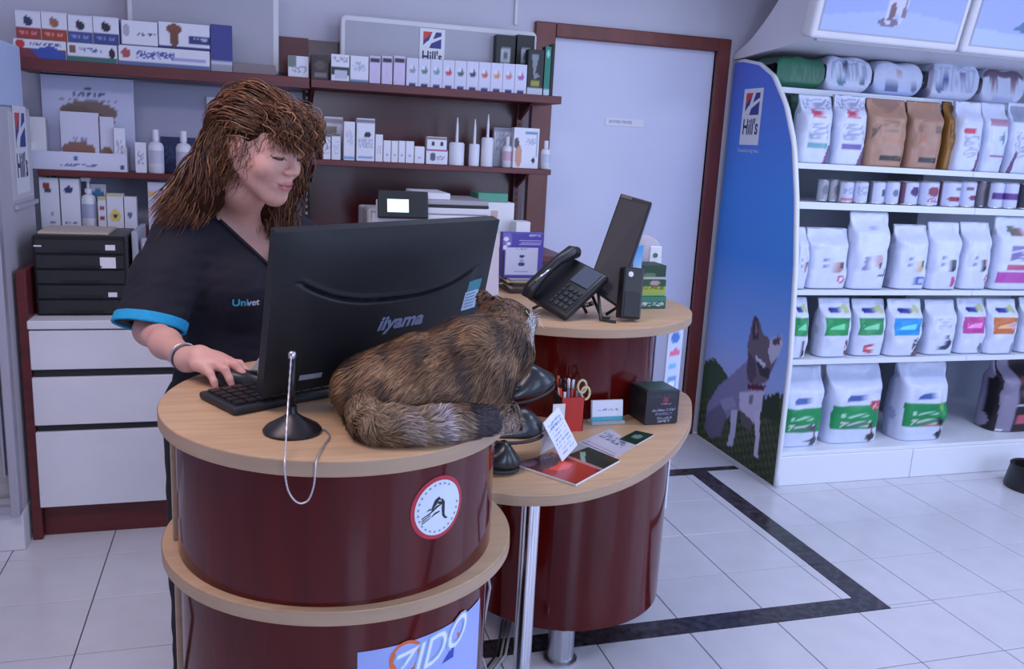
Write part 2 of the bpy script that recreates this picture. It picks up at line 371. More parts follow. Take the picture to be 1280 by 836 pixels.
# poster on the lower panel
a0, zt = cyl_angle(447, 808, NX, NY, .305); a1, zt1 = cyl_angle(600, 742, NX, NY, .305)
zt = .675; zb = .22
ps = root('counter_poster', 'pale blue poster with slanted white lettering and orange ball on lower counter panel', 'poster', (NX, NY - .31, zb))
nA, nB = 40, 30; A = np.radians(np.linspace(a0, a1, nA + 1)); Z = np.linspace(zb, zt, nB + 1)
AA, ZZ = np.meshgrid(A, Z); R_ = .3055
U = (AA - A[0]) / (A[-1] - A[0]); V = (ZZ - zb) / (zt - zb)
C = paint(U, V, [('g', .3, 1.4, (150, 175, 240))], (175, 185, 238)).reshape(-1, 3)
idx = np.arange((nA + 1) * (nB + 1)).reshape(nB + 1, nA + 1)
Fq = np.stack([idx[:-1, :-1], idx[:-1, 1:], idx[1:, 1:], idx[1:, :-1]], -1).reshape(-1, 4)
np_mesh('poster_sheet', np.stack([NX + R_ * np.cos(AA), NY + R_ * np.sin(AA), ZZ], -1).reshape(-1, 3), Fq, PRINT, ps, C)
am, zam = cyl_angle(538, 806, NX, NY, .3055)
def f_p(off): 
    return wrap(NX, NY, .3055 + off, am, zam)
orange = mat('print_orange', (.75, .16, .05), .5)
fo = f_p(.0006)
flat([(-.050 + .034 * math.cos(t / 24 * 6.283), -.008 + .034 * math.sin(t / 24 * 6.283)) for t in range(24)], 'orange_ball', orange, ps, fo)
text('ZIDO', .080, lambda x, y: f_p(.0010)(x * .92 + .004, y - .016 + x * .16), mat('print_blue_outline', (.35, .55, .85), .5), ps, 'outline_lettering', bold=.004, shear=.3)
text('ZIDO', .080, lambda x, y: f_p(.0014)(x * .92 + .004, y - .016 + x * .16), mat('print_white', (.85, .9, .95), .5), ps, 'lettering', shear=.3)
flat([(-.02, -.045), (.075, -.005), (.078, -.015), (-.015, -.057)], 'orange_swash', orange, ps, f_p(.0008))
flat([(.03, -.05), (.062, -.022), (.06, -.05)], 'blue_triangle', mat('print_deep_blue', (.03, .07, .45), .5), ps, f_p(.0012))

# second counter: legs, two cylinders, kidney desk, high round top
RX, RY = .985, 2.53
rc = root('low_desk_counter', 'second mahogany red counter with low curved beech desk and raised round top', 'counter', (RX, RY, 0))
front = [tuple(at(x, y, 2, .75)[:2]) for x, y in [(592, 614), (617, 615.5), (650, 619), (700, 618), (750, 609), (800, 590), (840, 562), (860, 535), (865, 515), (858, 492)]]
outl = front + [(1.36, 2.72), (1.30, 2.92), (1.12, 3.08), (.85, 3.10), (.64, 2.95), (.56, 2.6), (.53, 2.3), (.535, 2.0)]
def smooth_poly(P, n=8):
    P = [np.array(p) for p in P]; out = []; N = len(P)
    for i in range(N):
        p0, p1, p2, p3 = P[i - 1], P[i], P[(i + 1) % N], P[(i + 2) % N]
        for k in range(n):
            t = k / n; out.append(tuple(.5 * (2 * p1 + (p2 - p0) * t + (2 * p0 - 5 * p1 + 4 * p2 - p3) * t * t + (3 * p1 - p0 - 3 * p2 + p3) * t ** 3)))
    return out
slab(smooth_poly(outl, 5), .722, .75, 'desk_top', rc)
arc_panel(RX, RY, .330, .125, .722, 168, 385).build('curved_panel', MAHOG, rc, auto=.6)
arc_panel(RX, RY + .10, .300, .75, 1.022, 168, 385).build('curved_panel', MAHOG, rc, auto=.6)
slab(circle(.985, 2.63, .405), 1.022, 1.05, 'counter_top', rc)
MB().box(RX - .25, RX + .25, RY + .12, RY + .14, .125, .722).box(RX - .22, RX + .22, RY + .20, RY + .22, .75, 1.022).build('back_panel', MAHOGM, rc)
MB().lathe([(.315, .115), (.315, .13)], (RX, RY, 0), 64).build('base_plate', MAHOGM, rc)
for x, y in ((.905, 2.262), (.80, 2.72), (1.2, 2.68)):
    MB().lathe([(.052, 0), (.052, .008), (.040, .012), (.040, .117)], (x, y, 0), 32).build('leg', STEEL, rc, auto=.6)
MB().lathe([(.045, 0), (.045, .006), (.0235, .010), (.0235, .722)], (.668, 1.935, 0), 32).build('desk_leg', CHROME, rc, auto=.6)
# posters hanging on the right-hand edges of both cylinders
def sheet_on(cx, cy, R_, a0, a1, z0, z1, layers, name, parent, base):
    A = np.radians(np.linspace(a0, a1, 13)); Z = np.linspace(z0, z1, 31); AA, ZZ = np.meshgrid(A, Z)
    C = paint((AA - A[0]) / (A[-1] - A[0]), (ZZ - z0) / (z1 - z0), layers, base).reshape(-1, 3)
    idx = np.arange(13 * 31).reshape(31, 13); Fq = np.stack([idx[:-1, :-1], idx[:-1, 1:], idx[1:, 1:], idx[1:, :-1]], -1).reshape(-1, 4)
    return np_mesh(name, np.stack([cx + R_ * np.cos(AA), cy + R_ * np.sin(AA), ZZ], -1).reshape(-1, 3), Fq, PRINT, parent, C)
pr1 = root('upper_side_poster', 'narrow white leaflet with pink and blue print on the upper cylinder side', 'poster', (RX + .2, RY, .8))
lay = [('g', 0, 3, (190, 215, 250)), ('e', .5, .82, .3, .08, (70, 120, 200)), ('e', .55, .62, .35, .05, (225, 110, 150)), ('e', .45, .45, .3, .05, (120, 190, 230)), ('r', .2, .8, .1, .3, (110, 160, 215)), ('e', .5, .2, .25, .06, (235, 240, 250))]
o = MB().box(1.2, 1.225, 2.37, 2.375, .76, 1.02)
pa = Vector((float(at(830, 480, 1, 2.44)[0]), 2.44, .76)); pb = Vector((float(at(848, 480, 1, 2.47)[0]), 2.47, .76))
printed('poster_sheet', pa, pb - pa, (0, 0, .255), 12, 30, lay, pr1, (205, 215, 245))
MB().prism([(pa.x, pa.y + .001), (pb.x, pb.y + .001), (pb.x - .003, pb.y + .004), (pa.x - .003, pa.y + .004)], .76, 1.015, lambda a, b, d: (a, b, d)).build('backing_board', PAPER, pr1)
pr2 = root('lower_side_poster', 'white leaflet edge on the right side of the lower cylinder', 'poster', (RX + .3, RY, .4))
a_, b_ = Vector((float(at(826, 640, 1, 2.40)[0]), 2.40, .40)), Vector((float(at(832, 640, 1, 2.42)[0]), 2.42, .40))
printed('poster_sheet', a_, b_ - a_, (0, 0, .31), 6, 20, [('r', .2, .8, .6, .9, (150, 180, 230))], pr2, (215, 220, 245))
MB().prism([(a_.x - .0005, a_.y + .001), (b_.x - .0005, b_.y + .001), (b_.x - .004, b_.y + .002), (a_.x - .004, a_.y + .002)], .40, .71, lambda a, b, d: (a, b, d)).build('backing_board', PAPER, pr2)
SIDE = MB().prism([(1.256, 2.625), (1.300, 2.60), (1.306, 2.61), (1.262, 2.64)], .751, 1.02, lambda a, b, d: (a, b, d)).build('side_return', WHITE, rc)
# cables between the counters
cb = root('floor_cables', 'beige and black cables hanging down between the two counters', 'cable', (.60, 2.3, 0))
for q, (x, m) in enumerate(((.605, mat('beige_cable', (.5, .46, .38), .6)), (.62, mat('grey_cable', (.5, .5, .55), .6)), (.59, BLACK))):
    MB().tube([(x, 2.2, .72), (x - .01, 2.22, .5), (x + .03, 2.2, .3), (x + .0, 2.18, .12), (x + .04, 2.2, .012), (x + .12, 2.3, .006 + .004 * q), (x + .2, 2.5, .006)], .004, 8).build('cable', m, cb, smooth=True)
# ------------------------------------------------------------------ wall shelving behind the counter
SY = 3.90       # front edge of the wooden shelves
wu = root('wall_shelf_unit', 'dark mahogany wall shelving with two bays, slotted uprights and three shelf levels', 'shelving', (.3, 4.1, .84))
MB().box(-.80, .245, 4.175, 4.20, .84, 1.72).build('back_panel', mat('pale_blue_panel', (.42, .44, .60), .35), wu)
MB().box(.262, 1.30, 4.175, 4.20, .84, 1.95).build('back_panel', mat('mahogany_back', (.085, .012, .014), .25, noise=.2, nscale=3), wu)
MB().box(.13, .262, 4.172, 4.20, 1.80, 1.955).build('back_panel', MAHOGM, wu)
for x in (-.80, .252, 1.25):
    up = MB().box(x - .014, x + .014, 4.13, 4.175, .84, 1.80).build('upright', BLACKM if x < 1 else MAHOGM, wu)
    sl = MB()
    for k in range(30): sl.box(x - .005, x + .005, 4.1293, 4.1302, .88 + k * .03, .893 + k * .03)
    sl.build('slot_row', GREYP if x < 1 else INK, up)
def wshelf(x0, x1, z, y0=SY, th=.03):
    return MB().box(x0, x1, y0, 4.17, z - th, z).build('shelf', MAHOGM, wu, bevel=.002)
ZT, ZM, ZL = 1.772, 1.437, 1.20
wshelf(-.86, .250, ZT, th=.045); wshelf(.256, 1.375, ZT - .004, th=.035)
wshelf(.256, 1.345, ZM, th=.025); 
zm2 = at(32, 211, 1, SY)[2]; zl2 = at(42, 286, 1, SY)[2]
wshelf(-.80, .235, zm2, th=.024); wshelf(-.80, .235, zl2, th=.024)
for x in (.27, 1.25):
    for z in (ZT - .04, ZM - .025):
        MB().prism([(4.17, z), (SY + .04, z), (4.17, z - .09)], x - .006, x + .006, lambda a, b, d: (d, a, b)).build('bracket', MAHOGM, wu)
# light box headers standing at the back of the top shelves
def header_panel(label, x0, x1, z0, z1, y, logo=None):
    r_ = root('header_light_box', label, 'light box', ((x0 + x1) / 2, y, z0))
    def rr(a0, a1, b0, b1, rd, n=6):
        P = []
        for cx, cz, s in ((a1 - rd, b0 + rd, -90), (a1 - rd, b1 - rd, 0), (a0 + rd, b1 - rd, 90), (a0 + rd, b0 + rd, 180)):
            for k in range(n + 1):
                t = math.radians(s + 90 * k / n); P.append((cx + rd * math.cos(t), cz + rd * math.sin(t)))
        return P
    MB().prism(rr(x0, x1, z0, z1, .025), y, y + .05, lambda a, b, d: (a, d, b)).build('frame', WHITE, r_, bevel=.004, auto=.6)
    MB().prism(rr(x0 + .022, x1 - .022, z0 + .022, z1 - .022, .006), y - .003, y + .004, lambda a, b, d: (a, d, b)).build('panel', GREYP, r_)
    return r_
header_panel('white-framed grey header panel above the left shelves', -.47, .131, ZT + .003, 2.13, 4.08)
hp = header_panel('white-framed grey header panel above the right shelves, small brand card on it', .395, 1.30, ZT - .001, 2.06, 4.09)
def hills(parent, fn, s, bgm=True):
    """the square emblem and name card, s = width, fn maps local x,y"""
    off = [0]
    def F(d): return lambda x, y: fn(x * s, y * s, d)
    flat([(-.5, -.78), (.5, -.78), (.5, .78), (-.5, .78)], 'logo_card', mat('logo_white', (.80, .82, .88), .5), parent, F(.0006))
    flat([(-.36, .05), (.36, .05), (.36, .66), (-.36, .66)], 'logo_blue', mat('logo_blue', (.03, .04, .25), .5), parent, F(.0010))
    flat([(-.36, .32), (.05, .66), (-.36, .66)], 'logo_red', mat('logo_red', (.65, .06, .04), .5), parent, F(.0014))
    flat([(-.36, .14), (-.2, .30), (.36, .52), (.36, .42), (-.1, .20), (-.28, .05), (-.36, .05)], 'logo_sweep', mat('logo_white', (.8,) * 3), parent, F(.0016))
    flat([(.0, .66), (.14, .66), (-.12, .05), (-.26, .05)], 'logo_sweep', mat('logo_white', (.8,) * 3), parent, F(.0017))
    text("Hill's", .52, lambda x, y: F(.0012)(x * .80, y * 1.15 - .30), mat('logo_text', (.02, .03, .12), .5), parent, 'logo_text', bold=.012)
hc = root('header_brand_card', 'small white square emblem card on the grey header panel over right shelves', 'card', (.75, 4.08, 1.9))
hxz = at(540, 62, 1, 4.085)
hills(hc, lambda x, y, d: (hxz[0] + x, 4.085 - d, hxz[2] + y), .115)

# ------------------------------------------------------------------ drawer unit
du = root('drawer_unit', 'white three-drawer cabinet in a dark mahogany carcass by the left wall', 'cabinet', (-.52, 3.6, 0))
MB().box(-.755, -.27, 3.415, 4.12, .13, .81).build('carcass', MAHOGM, du)
MB().box(-.79, -.757, 3.40, 4.12, 0, 1.02).build('side_panel', MAHOGM, du, bevel=.002)
MB().box(-.755, -.27, 3.44, 4.12, 0, .128).build('plinth', MAHOGM, du)
MB().box(-.76, -.265, 3.385, 4.0, .812, .843).build('top_panel', WHITE, du, bevel=.003)
for z0, z1 in ((.662, .806), (.452, .632), (.132, .425)):
    MB().box(-.757, -.268, 3.39, 3.412, z0, z1).build('drawer_front', WHITE, du, bevel=.002)
MB().box(-.750, -.272, 3.405, 3.4135, .425, .662).build('shadow_gap', BLACKM, du)
# base cabinet under the printer
bc = root('base_cabinet', 'dark mahogany base cabinet carrying the printer behind the counter', 'cabinet', (.5, 3.8, 0))
MB().box(-.255, 1.30, 3.52, 4.12, .1, 1.06).build('carcass', MAHOGM, bc); MB().box(-.255, 1.30, 3.56, 4.12, 0, .098).build('plinth', MAHOGM, bc)
MB().box(-.255, 1.31, 3.50, 4.12, 1.061, 1.085).build('worktop', MAHOGM, bc, bevel=.002)
for k in range(3): MB().box(-.24 + k * .51, .26 + k * .51, 3.50, 3.518, .12, 1.04).build('door', MAHOGM, bc, bevel=.002)
# drawer organiser
og = root('drawer_organiser', 'black plastic desktop drawer organiser with white labels on white cabinet', 'organiser', (-.6, 3.6, .843))
MB().box(-.748, -.435, 3.48, 3.78, .844, 1.138).build('housing', BLACK, og, bevel=.006)
for k in range(5):
    z = .852 + k * .0555
    dw = MB().box(-.738, -.445, 3.470, 3.48, z, z + .050).build('drawer', BLACKM, og, bevel=.003)
    MB().box(-.66, -.52, 3.466, 3.4705, z + .006, z + .012).build('pull', BLACK, dw)
for x0, x1, z0, z1 in ((-.485, -.452, 1.088, 1.108), (-.505, -.452, 1.022, 1.062), (-.482, -.452, .915, .932), (-.72, -.695, 1.098, 1.103)):
    MB().box(x0 - .02, x1 - .02, 3.4685, 3.4705, z0, z1).build('label_tag', PAPER, og)
MB().box(-.735, -.50, 3.52, 3.74, 1.139, 1.147).build('paper_stack', mat('yellowed_paper', (.55, .48, .40), .7), og)
gp = root('grey_binder', 'grey upright binder with pale label standing beside the black organiser', 'binder', (-.38, 3.7, .843))
MB().box(-.425, -.405, 3.55, 3.85, .844, 1.15).box(-.395, -.30, 3.58, 3.62, .844, 1.12).build('cover', GREYP, gp, bevel=.002)
MB().box(-.388, -.307, 3.578, 3.5795, .95, 1.10).build('label', PAPER, gp)

# ------------------------------------------------------------------ far left: glass-door cabinet and column
lc = root('display_cabinet', 'aluminium-framed glass display cabinet with bagged feed at the left edge', 'cabinet', (-1.2, 3.5, 0))
AL = mat('aluminium_frame', (.50, .50, .58), .4, .4)
MB().box(-1.6, -.80, 3.32, 3.82, .0, .145).build('plinth', WHITE, lc, bevel=.004)
MB().box(-.830, -.801, 3.285, 3.335, .145, 1.58).box(-1.6, -1.57, 3.285, 3.335, .145, 1.58).build('post', AL, lc, bevel=.003)
MB().box(-1.57, -.831, 3.30, 3.33, .150, .18).build('bottom_rail', AL, lc)
MB().box(-1.57, -.832, 3.312, 3.316, .181, 1.58).build('glass_door', mat('cabinet_glass', (.8, .85, .9), .05, alpha=.12), lc)
MB().box(-.845, -.835, 3.275, 3.31, .3, .75).build('door_handle', STEEL, lc, bevel=.003)
for z in (.50, .95, 1.30): MB().box(-1.58, -.832, 3.35, 3.79, z - .02, z).build('shelf', GREYP, lc)
MB().box(-1.6, -.831, 3.80, 3.82, .146, 1.58).build('back', mat('cabinet_back', (.45, .43, .45), .7), lc)
MB().box(-.830, -.801, 3.3355, 3.82, .146, 1.58).build('side_panel', mat('column_grey', (.52, .50, .56), .5), lc)
MB().box(-1.6, -.801, 3.32, 3.74, 1.582, 1.80).build('fascia', mat('fascia_blue_white', (.52, .62, .86), .5), lc, bevel=.004)
yb = mat('yellow_bag', (.55, .34, .05), .5, noise=.5, nscale=20); wb = mat('cream_bag', (.5, .46, .42), .5, noise=.3, nscale=20)
for x, z, h, m, lb in ((-.99, .95, .14, yb, 'yellow feed sack on the upper shelf of glass cabinet'), (-.99, .50, .22, yb, 'yellow feed sack on the middle shelf of glass cabinet'), (-.99, .15, .20, wb, 'cream feed sack on the lowest shelf of glass cabinet')):
    bgp = root('feed_sack', lb, 'bag', (x, 3.55, z + .001))
    MB().prism([(-.13, 0), (.13, 0), (.14, h * .5), (.12, h * .9), (.10, h), (-.1, h), (-.12, h * .9), (-.14, h * .5)], 0, .2, lambda a, b, d: (x + a, 3.45 + d, z + .001 + b)).build('sack_body', m, bgp, bevel=.03, seg=3, auto=1.)
    MB().box(x - .1, x + .1, 3.54, 3.548, z + h - .005, z + h + .02).build('sealed_end', m, bgp)
cp = root('brand_poster', 'pale poster with red and blue square emblem on the side of left display cabinet', 'poster', (-.80, 3.66, 1.25))
MB().box(-.8008, -.7995, 3.50, 3.815, 1.255, 1.565).build('poster_sheet', mat('column_white', (.62, .60, .66), .5), cp)
hills(cp, lambda x, y, d: (-.7993 + d, 3.655 + x, 1.43 + y), .20)
MB().box(-.799, -.785, 3.50, 3.815, 1.225, 1.24).build('ledge', GREYP, cp)

# ------------------------------------------------------------------ goods on the wooden shelves
WB = (222, 226, 240); 
def item(px0, px1, pyt, z, y=None):
    y = SY + .03 if y is None else y
    pyb = pyt
    a = at(px0, pyt, 1, y); b = at(px1, pyt, 1, y); return a[0], b[0], (a[2] + b[2]) / 2
def bx(name, label, px0, px1, pyt, z, layers=None, base=WB, depth=.05, y=None, cat='box', group=None, side=None, gap=.0006, nu=14, nv=16, ztop=None):
    y = SY + .03 if y is None else y
    x0, x1, z1 = item(px0, px1, pyt, z, y)
    if ztop: z1 = ztop
    return carton(name, label, cat, x0 + gap, x1 - gap, y, z + .0006, z1, depth, layers, base, side, group, nu, nv)
Y0 = SY + .03
ztl = ZT
# lower display trays, then the cards on top
lay_r = [('r', 0, 1, 0, .55, (120, 50, 60)), ('p', [(.3, .45), (.75, .75), (1, .3), (1, 0), (.5, 0)], (50, 80, 170)), ('e', .12, .75, .09, .22, (190, 60, 60)), ('n', .3, .9, .72, .86, (90, 100, 150))]
t1 = bx('blister_tray', 'flat white and red display tray at the left end of the top shelf', 16, 82, 50, ztl, lay_r, depth=.10, nu=40, nv=12)
lay_g = [('r', 0, 1, 0, .3, (60, 110, 110)), ('r', .03, .16, .5, .85, (120, 90, 80)), ('n', .25, .7, .55, .8, (90, 110, 160)), ('e', .9, .55, .06, .3, (20, 25, 40))]
t2 = bx('blister_tray', 'flat white and teal display tray on the top left shelf, second from left', 83.5, 146, 55, ztl, lay_g, depth=.10, nu=40, nv=12)
lay_b = [('r', 0, 1, 0, .2, (90, 110, 160)), ('e', .08, .6, .05, .25, (170, 80, 80)), ('n', .2, .6, .4, .75, (80, 90, 170)), ('r', .6, .95, .4, .55, (160, 165, 210))]
t3 = bx('blister_tray', 'long flat white and blue display tray on the top left shelf', 147.5, 262, 60, ztl, lay_b, depth=.10, nu=60, nv=12)
def ztop_of(o): return max((ch.matrix_world @ Vector(c)).z if False else c[2] for ch in o.children for c in [list(v.co) for v in ch.data.vertices])
for (x0, x1, yt, tr, col, an, lb) in ((18, 50, 13, t1, (150, 60, 60), (40, 50, 90), 'red-based pet treatment box with a dark bird picture, far left of the top shelf'),
        (50.5, 83, 15, t1, (155, 65, 50), (150, 100, 80), 'red-based pet treatment box with a sitting brown dog picture'),
        (84, 115, 19, t2, (60, 75, 140), (30, 35, 60), 'blue-based pet treatment box with a black dog picture'),
        (115.5, 148, 21, t2, (50, 65, 130), (20, 25, 50), 'blue-based pet treatment box with a lying dog picture')):
    zt_ = ztop_of(tr)
    bx('treatment_box', lb, x0, x1, yt, zt_ , [('r', 0, 1, 0, .42, col), ('n', .1, .9, .15, .3, tuple(min(255, c + 70) for c in col)), ('e', .5, .62, .17, .17, an), ('e', .42, .74, .1, .09, an), ('r', 0, 1, .96, 1, (200, 205, 225))], depth=.06, group='pet treatment boxes on the top left shelf')
zt_ = ztop_of(t3)
bx('treatment_box', 'white wide pet treatment box with navy lettering on the top left shelf', 150, 197, 26, zt_, [('r', 0, 1, 0, .06, (30, 45, 110)), ('n', .4, .95, .42, .52, (30, 30, 90)), ('e', .15, .6, .1, .25, (170, 170, 190)), ('r', 0, .04, 0, 1, (40, 60, 130))], depth=.06, nu=24, side=(40, 60, 130))
bx('treatment_box', 'wide box with brown spaniel picture and navy band on the top left shelf', 197.5, 262, 29, zt_, [('r', 0, 1, 0, .1, (30, 45, 110)), ('r', .58, 1, .25, .55, (35, 50, 120)), ('e', .3, .75, .16, .2, (120, 70, 50)), ('e', .3, .4, .1, .35, (110, 65, 50)), ('n', .65, .95, .35, .48, (180, 185, 220))], depth=.06, nu=30, side=(45, 70, 140))
bx('treatment_box', 'navy blue box end standing upright at the right of the spaniel box', 262.5, 290, 31, ztl, [('r', 0, 1, 0, .14, (150, 155, 170)), ('r', .0, 1, .14, .2, (200, 205, 225))], base=(50, 62, 140), depth=.05, side=(45, 60, 130))
bx('flat_leaflet_stack', 'low stack of beige leaflets on the top left shelf beside navy box', 291, 345, 80, ztl, None, depth=.10, side=(130, 120, 125), cat='leaflets')
# second level left
zz = zm2
bk = bx('display_backboard', 'tall white display card showing a heap of kibble, second left shelf', 50, 166, 96, zz, [('e', .5, .62, .32, .12, (120, 100, 95)), ('p', [(.2, .66), (.45, .70), (.8, .52), (.4, .52)], (105, 90, 85)), ('n', .3, .7, .79, .83, (60, 80, 130)), ('e', .5, .88, .03, .02, (40, 70, 130)), ('n', .2, .8, .74, .76, (130, 135, 160))], base=(196, 202, 232), y=4.06, depth=.01, nu=40, nv=40, cat='display card')
x0, x1, _ = item(36, 158, 190, zz)
dt = root('display_tray', 'white counter display tray with small blue emblem, second left shelf', 'tray', ((x0 + x1) / 2, Y0, zz))
MB().box(x0, x1, Y0, Y0 + .003, zz + .0006, zz + .072).box(x0, x0 + .003, Y0 + .003, Y0 + .12, zz + .0006, zz + .1).box(x1 - .003, x1, Y0 + .003, Y0 + .12, zz + .0006, zz + .1).box(x0 + .003, x1 - .003, Y0 + .003, Y0 + .12, zz + .0006, zz + .003).build('tray_body', PAPER, dt)
printed('printed_front', (x0, Y0 - .0005, zz + .001), (x1 - x0, 0, 0), (0, 0, .07), 50, 12, [('e', .47, .65, .02, .14, (60, 110, 170)), ('n', .3, .7, .25, .4, (110, 120, 160)), ('e', .95, .25, .02, .14, (60, 70, 100))], dt, (214, 219, 240))
for a, b, t, lb, ly in ((74, 122, 140, 'white pack with kibble picture standing in the display tray', [('e', .45, .34, .46, .14, (135, 95, 85)), ('n', .3, .7, .5, .55, (120, 130, 170))]),
                    (124, 141, 146, 'narrow white kibble pack beside the wider one in display tray', [('e', .45, .32, .46, .12, (125, 100, 80))])):
    bx('kibble_pack', lb, a, b, t, zz + .004, ly, base=(205, 208, 230), y=Y0 + .03, depth=.03, cat='pack', nu=24, nv=24)
bx('tube_box', 'slim white box at the right end of the display tray', 141.5, 156, 160, zz + .004, [('n', .2, .8, .3, .7, (160, 165, 190))], y=Y0 + .012, depth=.016, nu=8)
bx('white_box', 'plain white box at the left end of second left shelf', 36, 56, 146, zz + .004, None, y=Y0 + .05, depth=.05)
bx('tube_box', 'small white box left of the first white bottle, second left shelf', 168, 182, 178, zz, [('n', .25, .75, .3, .7, (160, 165, 185))], y=Y0, depth=.03, nu=8)
BOT = mat('white_plastic', (.70, .73, .82), .35)
def bottle(label, px0, px1, pyt, z, y=None, cap=.25, neck=.35, name='plastic_bottle', capm=None, spray=False, group=None, band=(120, 130, 170), bm_=None):
    y = Y0 + .03 if y is None else y
    x0, x1, z1 = item(px0, px1, pyt, z, y); r_ = (x1 - x0) / 2; h = z1 - z; c = ((x0 + x1) / 2, y, z + .0006)
    o = root(name, label, 'bottle', c, group)
    hb = h * (1 - cap)
    MB().lathe([(r_ * .92, 0), (r_, h * .02), (r_, hb * .82), (r_ * .8, hb * .92), (r_ * neck, hb * .97), (r_ * neck, hb)], c, 24).build('bottle_body', bm_ or BOT, o, auto=.9)
    if spray:
        MB().lathe([(r_ * .5, hb), (r_ * .5, hb + h * .08), (r_ * .2, hb + h * .1), (r_ * .2, h * .93)], c, 16).build('nozzle', capm or BOT, o, auto=.9)
        MB().box(c[0] - r_ * .9, c[0] + r_ * .35, y - r_ * .3, y + r_ * .3, z + h * .93, z + h).build('trigger', capm or BOT, o, bevel=.001)
    else: MB().lathe([(r_ * neck * 1.25, hb), (r_ * neck * 1.25, h * .98), (r_ * neck * 1.1, h)], c, 20).build('cap', capm or BOT, o, auto=.9)
    lb = MB(); n = 14; vs = []
    for k in range(n + 1):
        a = math.radians(205 + 130 * k / n)
        vs += [(c[0] + r_ * 1.01 * math.cos(a), c[1] + r_ * 1.01 * math.sin(a), c[2] + zq) for zq in (hb * .3, hb * .7)]
    lb.add(vs, [(2 * k, 2 * k + 2, 2 * k + 3, 2 * k + 1) for k in range(n)]).build('label', mat('blt_%d_%d_%d' % band, tuple(lin(band)), .5), o, smooth=True)
    return o
bottle('tall white lotion bottle left of the dark blue box, second left shelf', 184, 204, 162, zz, band=(190, 192, 215))
bottle('tall white lotion bottle behind the hair side, second left shelf', 219, 239, 164, zz, band=(185, 188, 212))
bx('dark_blue_box', 'dark blue wide box behind the two white bottles', 200, 262, 172, zz, [('n', .05, .95, .2, .8, (60, 75, 120))], base=(38, 50, 92), y=4.08, depth=.05, side=(38, 50, 92), nu=24)
a = at(258, 121, 1, 4.165); b = at(302, 121, 1, 4.165); cz = at(258, 157, 1, 4.165)[2]
wn = root('notice_sheet', 'blank white sheet pinned behind the shelves beside the hair', 'notice', ((a[0] + b[0]) / 2, 4.165, cz))
MB().box(a[0], b[0] + .03, 4.160, 4.163, cz - .06, a[2]).build('sheet', mat('bright_paper', (.85, .88, .95), .6), wn)
# third level left
zz = zl2
bx('tall_carton', 'tall white carton with red figure at the left of the third left shelf', 48, 72.5, 222, zz, [('e', .35, .85, .2, .07, (150, 60, 60)), ('e', .45, .75, .2, .05, (60, 60, 90)), ('n', .3, .8, .1, .14, (100, 110, 150)), ('e', .6, .3, .08, .04, (150, 160, 190))], nu=14, nv=26)
bx('tall_carton', 'tall white carton with dark blue figure, second on the third left shelf', 74, 98, 223, zz, [('e', .45, .78, .25, .07, (50, 55, 110)), ('n', .2, .85, .08, .14, (90, 100, 150))], nu=14, nv=26)
bottle('white spray bottle between tall carton and blue-spotted card', 100, 119, 222, zz, spray=True, cap=.3, neck=.3, band=(170, 175, 205))
bx('blue_spot_card', 'pale card with a blue spot behind the spray bottle', 112, 132, 230, zz, [('e', .5, .75, .4, .14, (70, 130, 170))], y=4.0, depth=.02)
bx('small_carton', 'white carton with two red dots, third left shelf', 121.5, 132, 246, zz, [('e', .5, .65, .3, .08, (150, 80, 100)), ('e', .5, .35, .3, .08, (150, 60, 60)), ('r', 0, 1, .92, 1, (200, 185, 120))], nu=8)
bx('small_carton', 'white carton with a yellow sun emblem, third left shelf', 132.5, 153.5, 242, zz, [('e', .5, .38, .36, .18, (225, 205, 120)), ('e', .5, .38, .12, .06, (40, 40, 60)), ('r', 0, 1, .94, 1, (205, 190, 140))], nu=18, nv=20)
bx('small_carton', 'white carton with a small dark dot, right of the sun carton', 154.5, 170, 246, zz, [('e', .45, .45, .2, .08, (90, 110, 140))], nu=10)
bx('dog_picture_box', 'pale box with dog picture and orange streak by the shoulder', 184, 232, 228, zz, [('e', .08, .75, .18, .08, (215, 180, 140)), ('n', .3, .9, .82, .88, (110, 110, 150)), ('e', .62, .3, .25, .25, (150, 110, 90)), ('e', .75, .5, .14, .12, (170, 130, 110)), ('n', .1, .5, .4, .7, (200, 200, 220))], nu=30, nv=30, base=(205, 208, 232))

# right bay, top shelf
z = ZT - .004
bx('small_white_box', 'small white and green box at the join of the two top shelves', 360, 386, 70, ZT, [('r', 0, .4, .5, 1, (110, 130, 120)), ('n', .2, .9, .2, .5, (140, 150, 170))], depth=.03, y=Y0 + .02)
bx('dark_box', 'small dark brown box at the left end of the right top shelf', 389, 411, 69, z, [('e', .5, .6, .3, .2, (90, 75, 70)), ('r', .2, .9, .12, .3, (120, 110, 115))], base=(48, 38, 42), side=(45, 35, 40))
bx('small_white_box', 'white box with black band next to the dark brown box', 414, 437, 68, z, [('r', 0, 1, .25, .5, (40, 40, 55)), ('r', .2, .9, .12, .38, (190, 195, 215)), ('n', .1, .9, .7, .9, (150, 150, 180))])
bx('small_white_box', 'white box with teal speckles on the right top shelf', 438, 461, 70, z, [('r', 0, 1, 0, .12, (90, 140, 170)), ('n', .1, .9, .4, .8, (170, 185, 205))])
for q, (a, b) in enumerate(((462, 476), (477.5, 491), (492.5, 507))):
    bx('purple_top_box', ('leftmost', 'middle', 'rightmost')[q] + ' of the three narrow white boxes with purple-black tops', a, b, 70, z, [('r', .1, .9, .8, .93, (50, 40, 70)), ('e', .5, .4, .2, .08, (200, 190, 215))], nu=10, nv=20, base=(205, 195, 228), group='narrow boxes with purple-black tops')
cols = [(150, 150, 170), (90, 130, 120), (110, 160, 170), (190, 70, 90), (70, 100, 90), (60, 60, 80), (200, 100, 90), (210, 150, 110), (190, 130, 150), (170, 90, 170)]
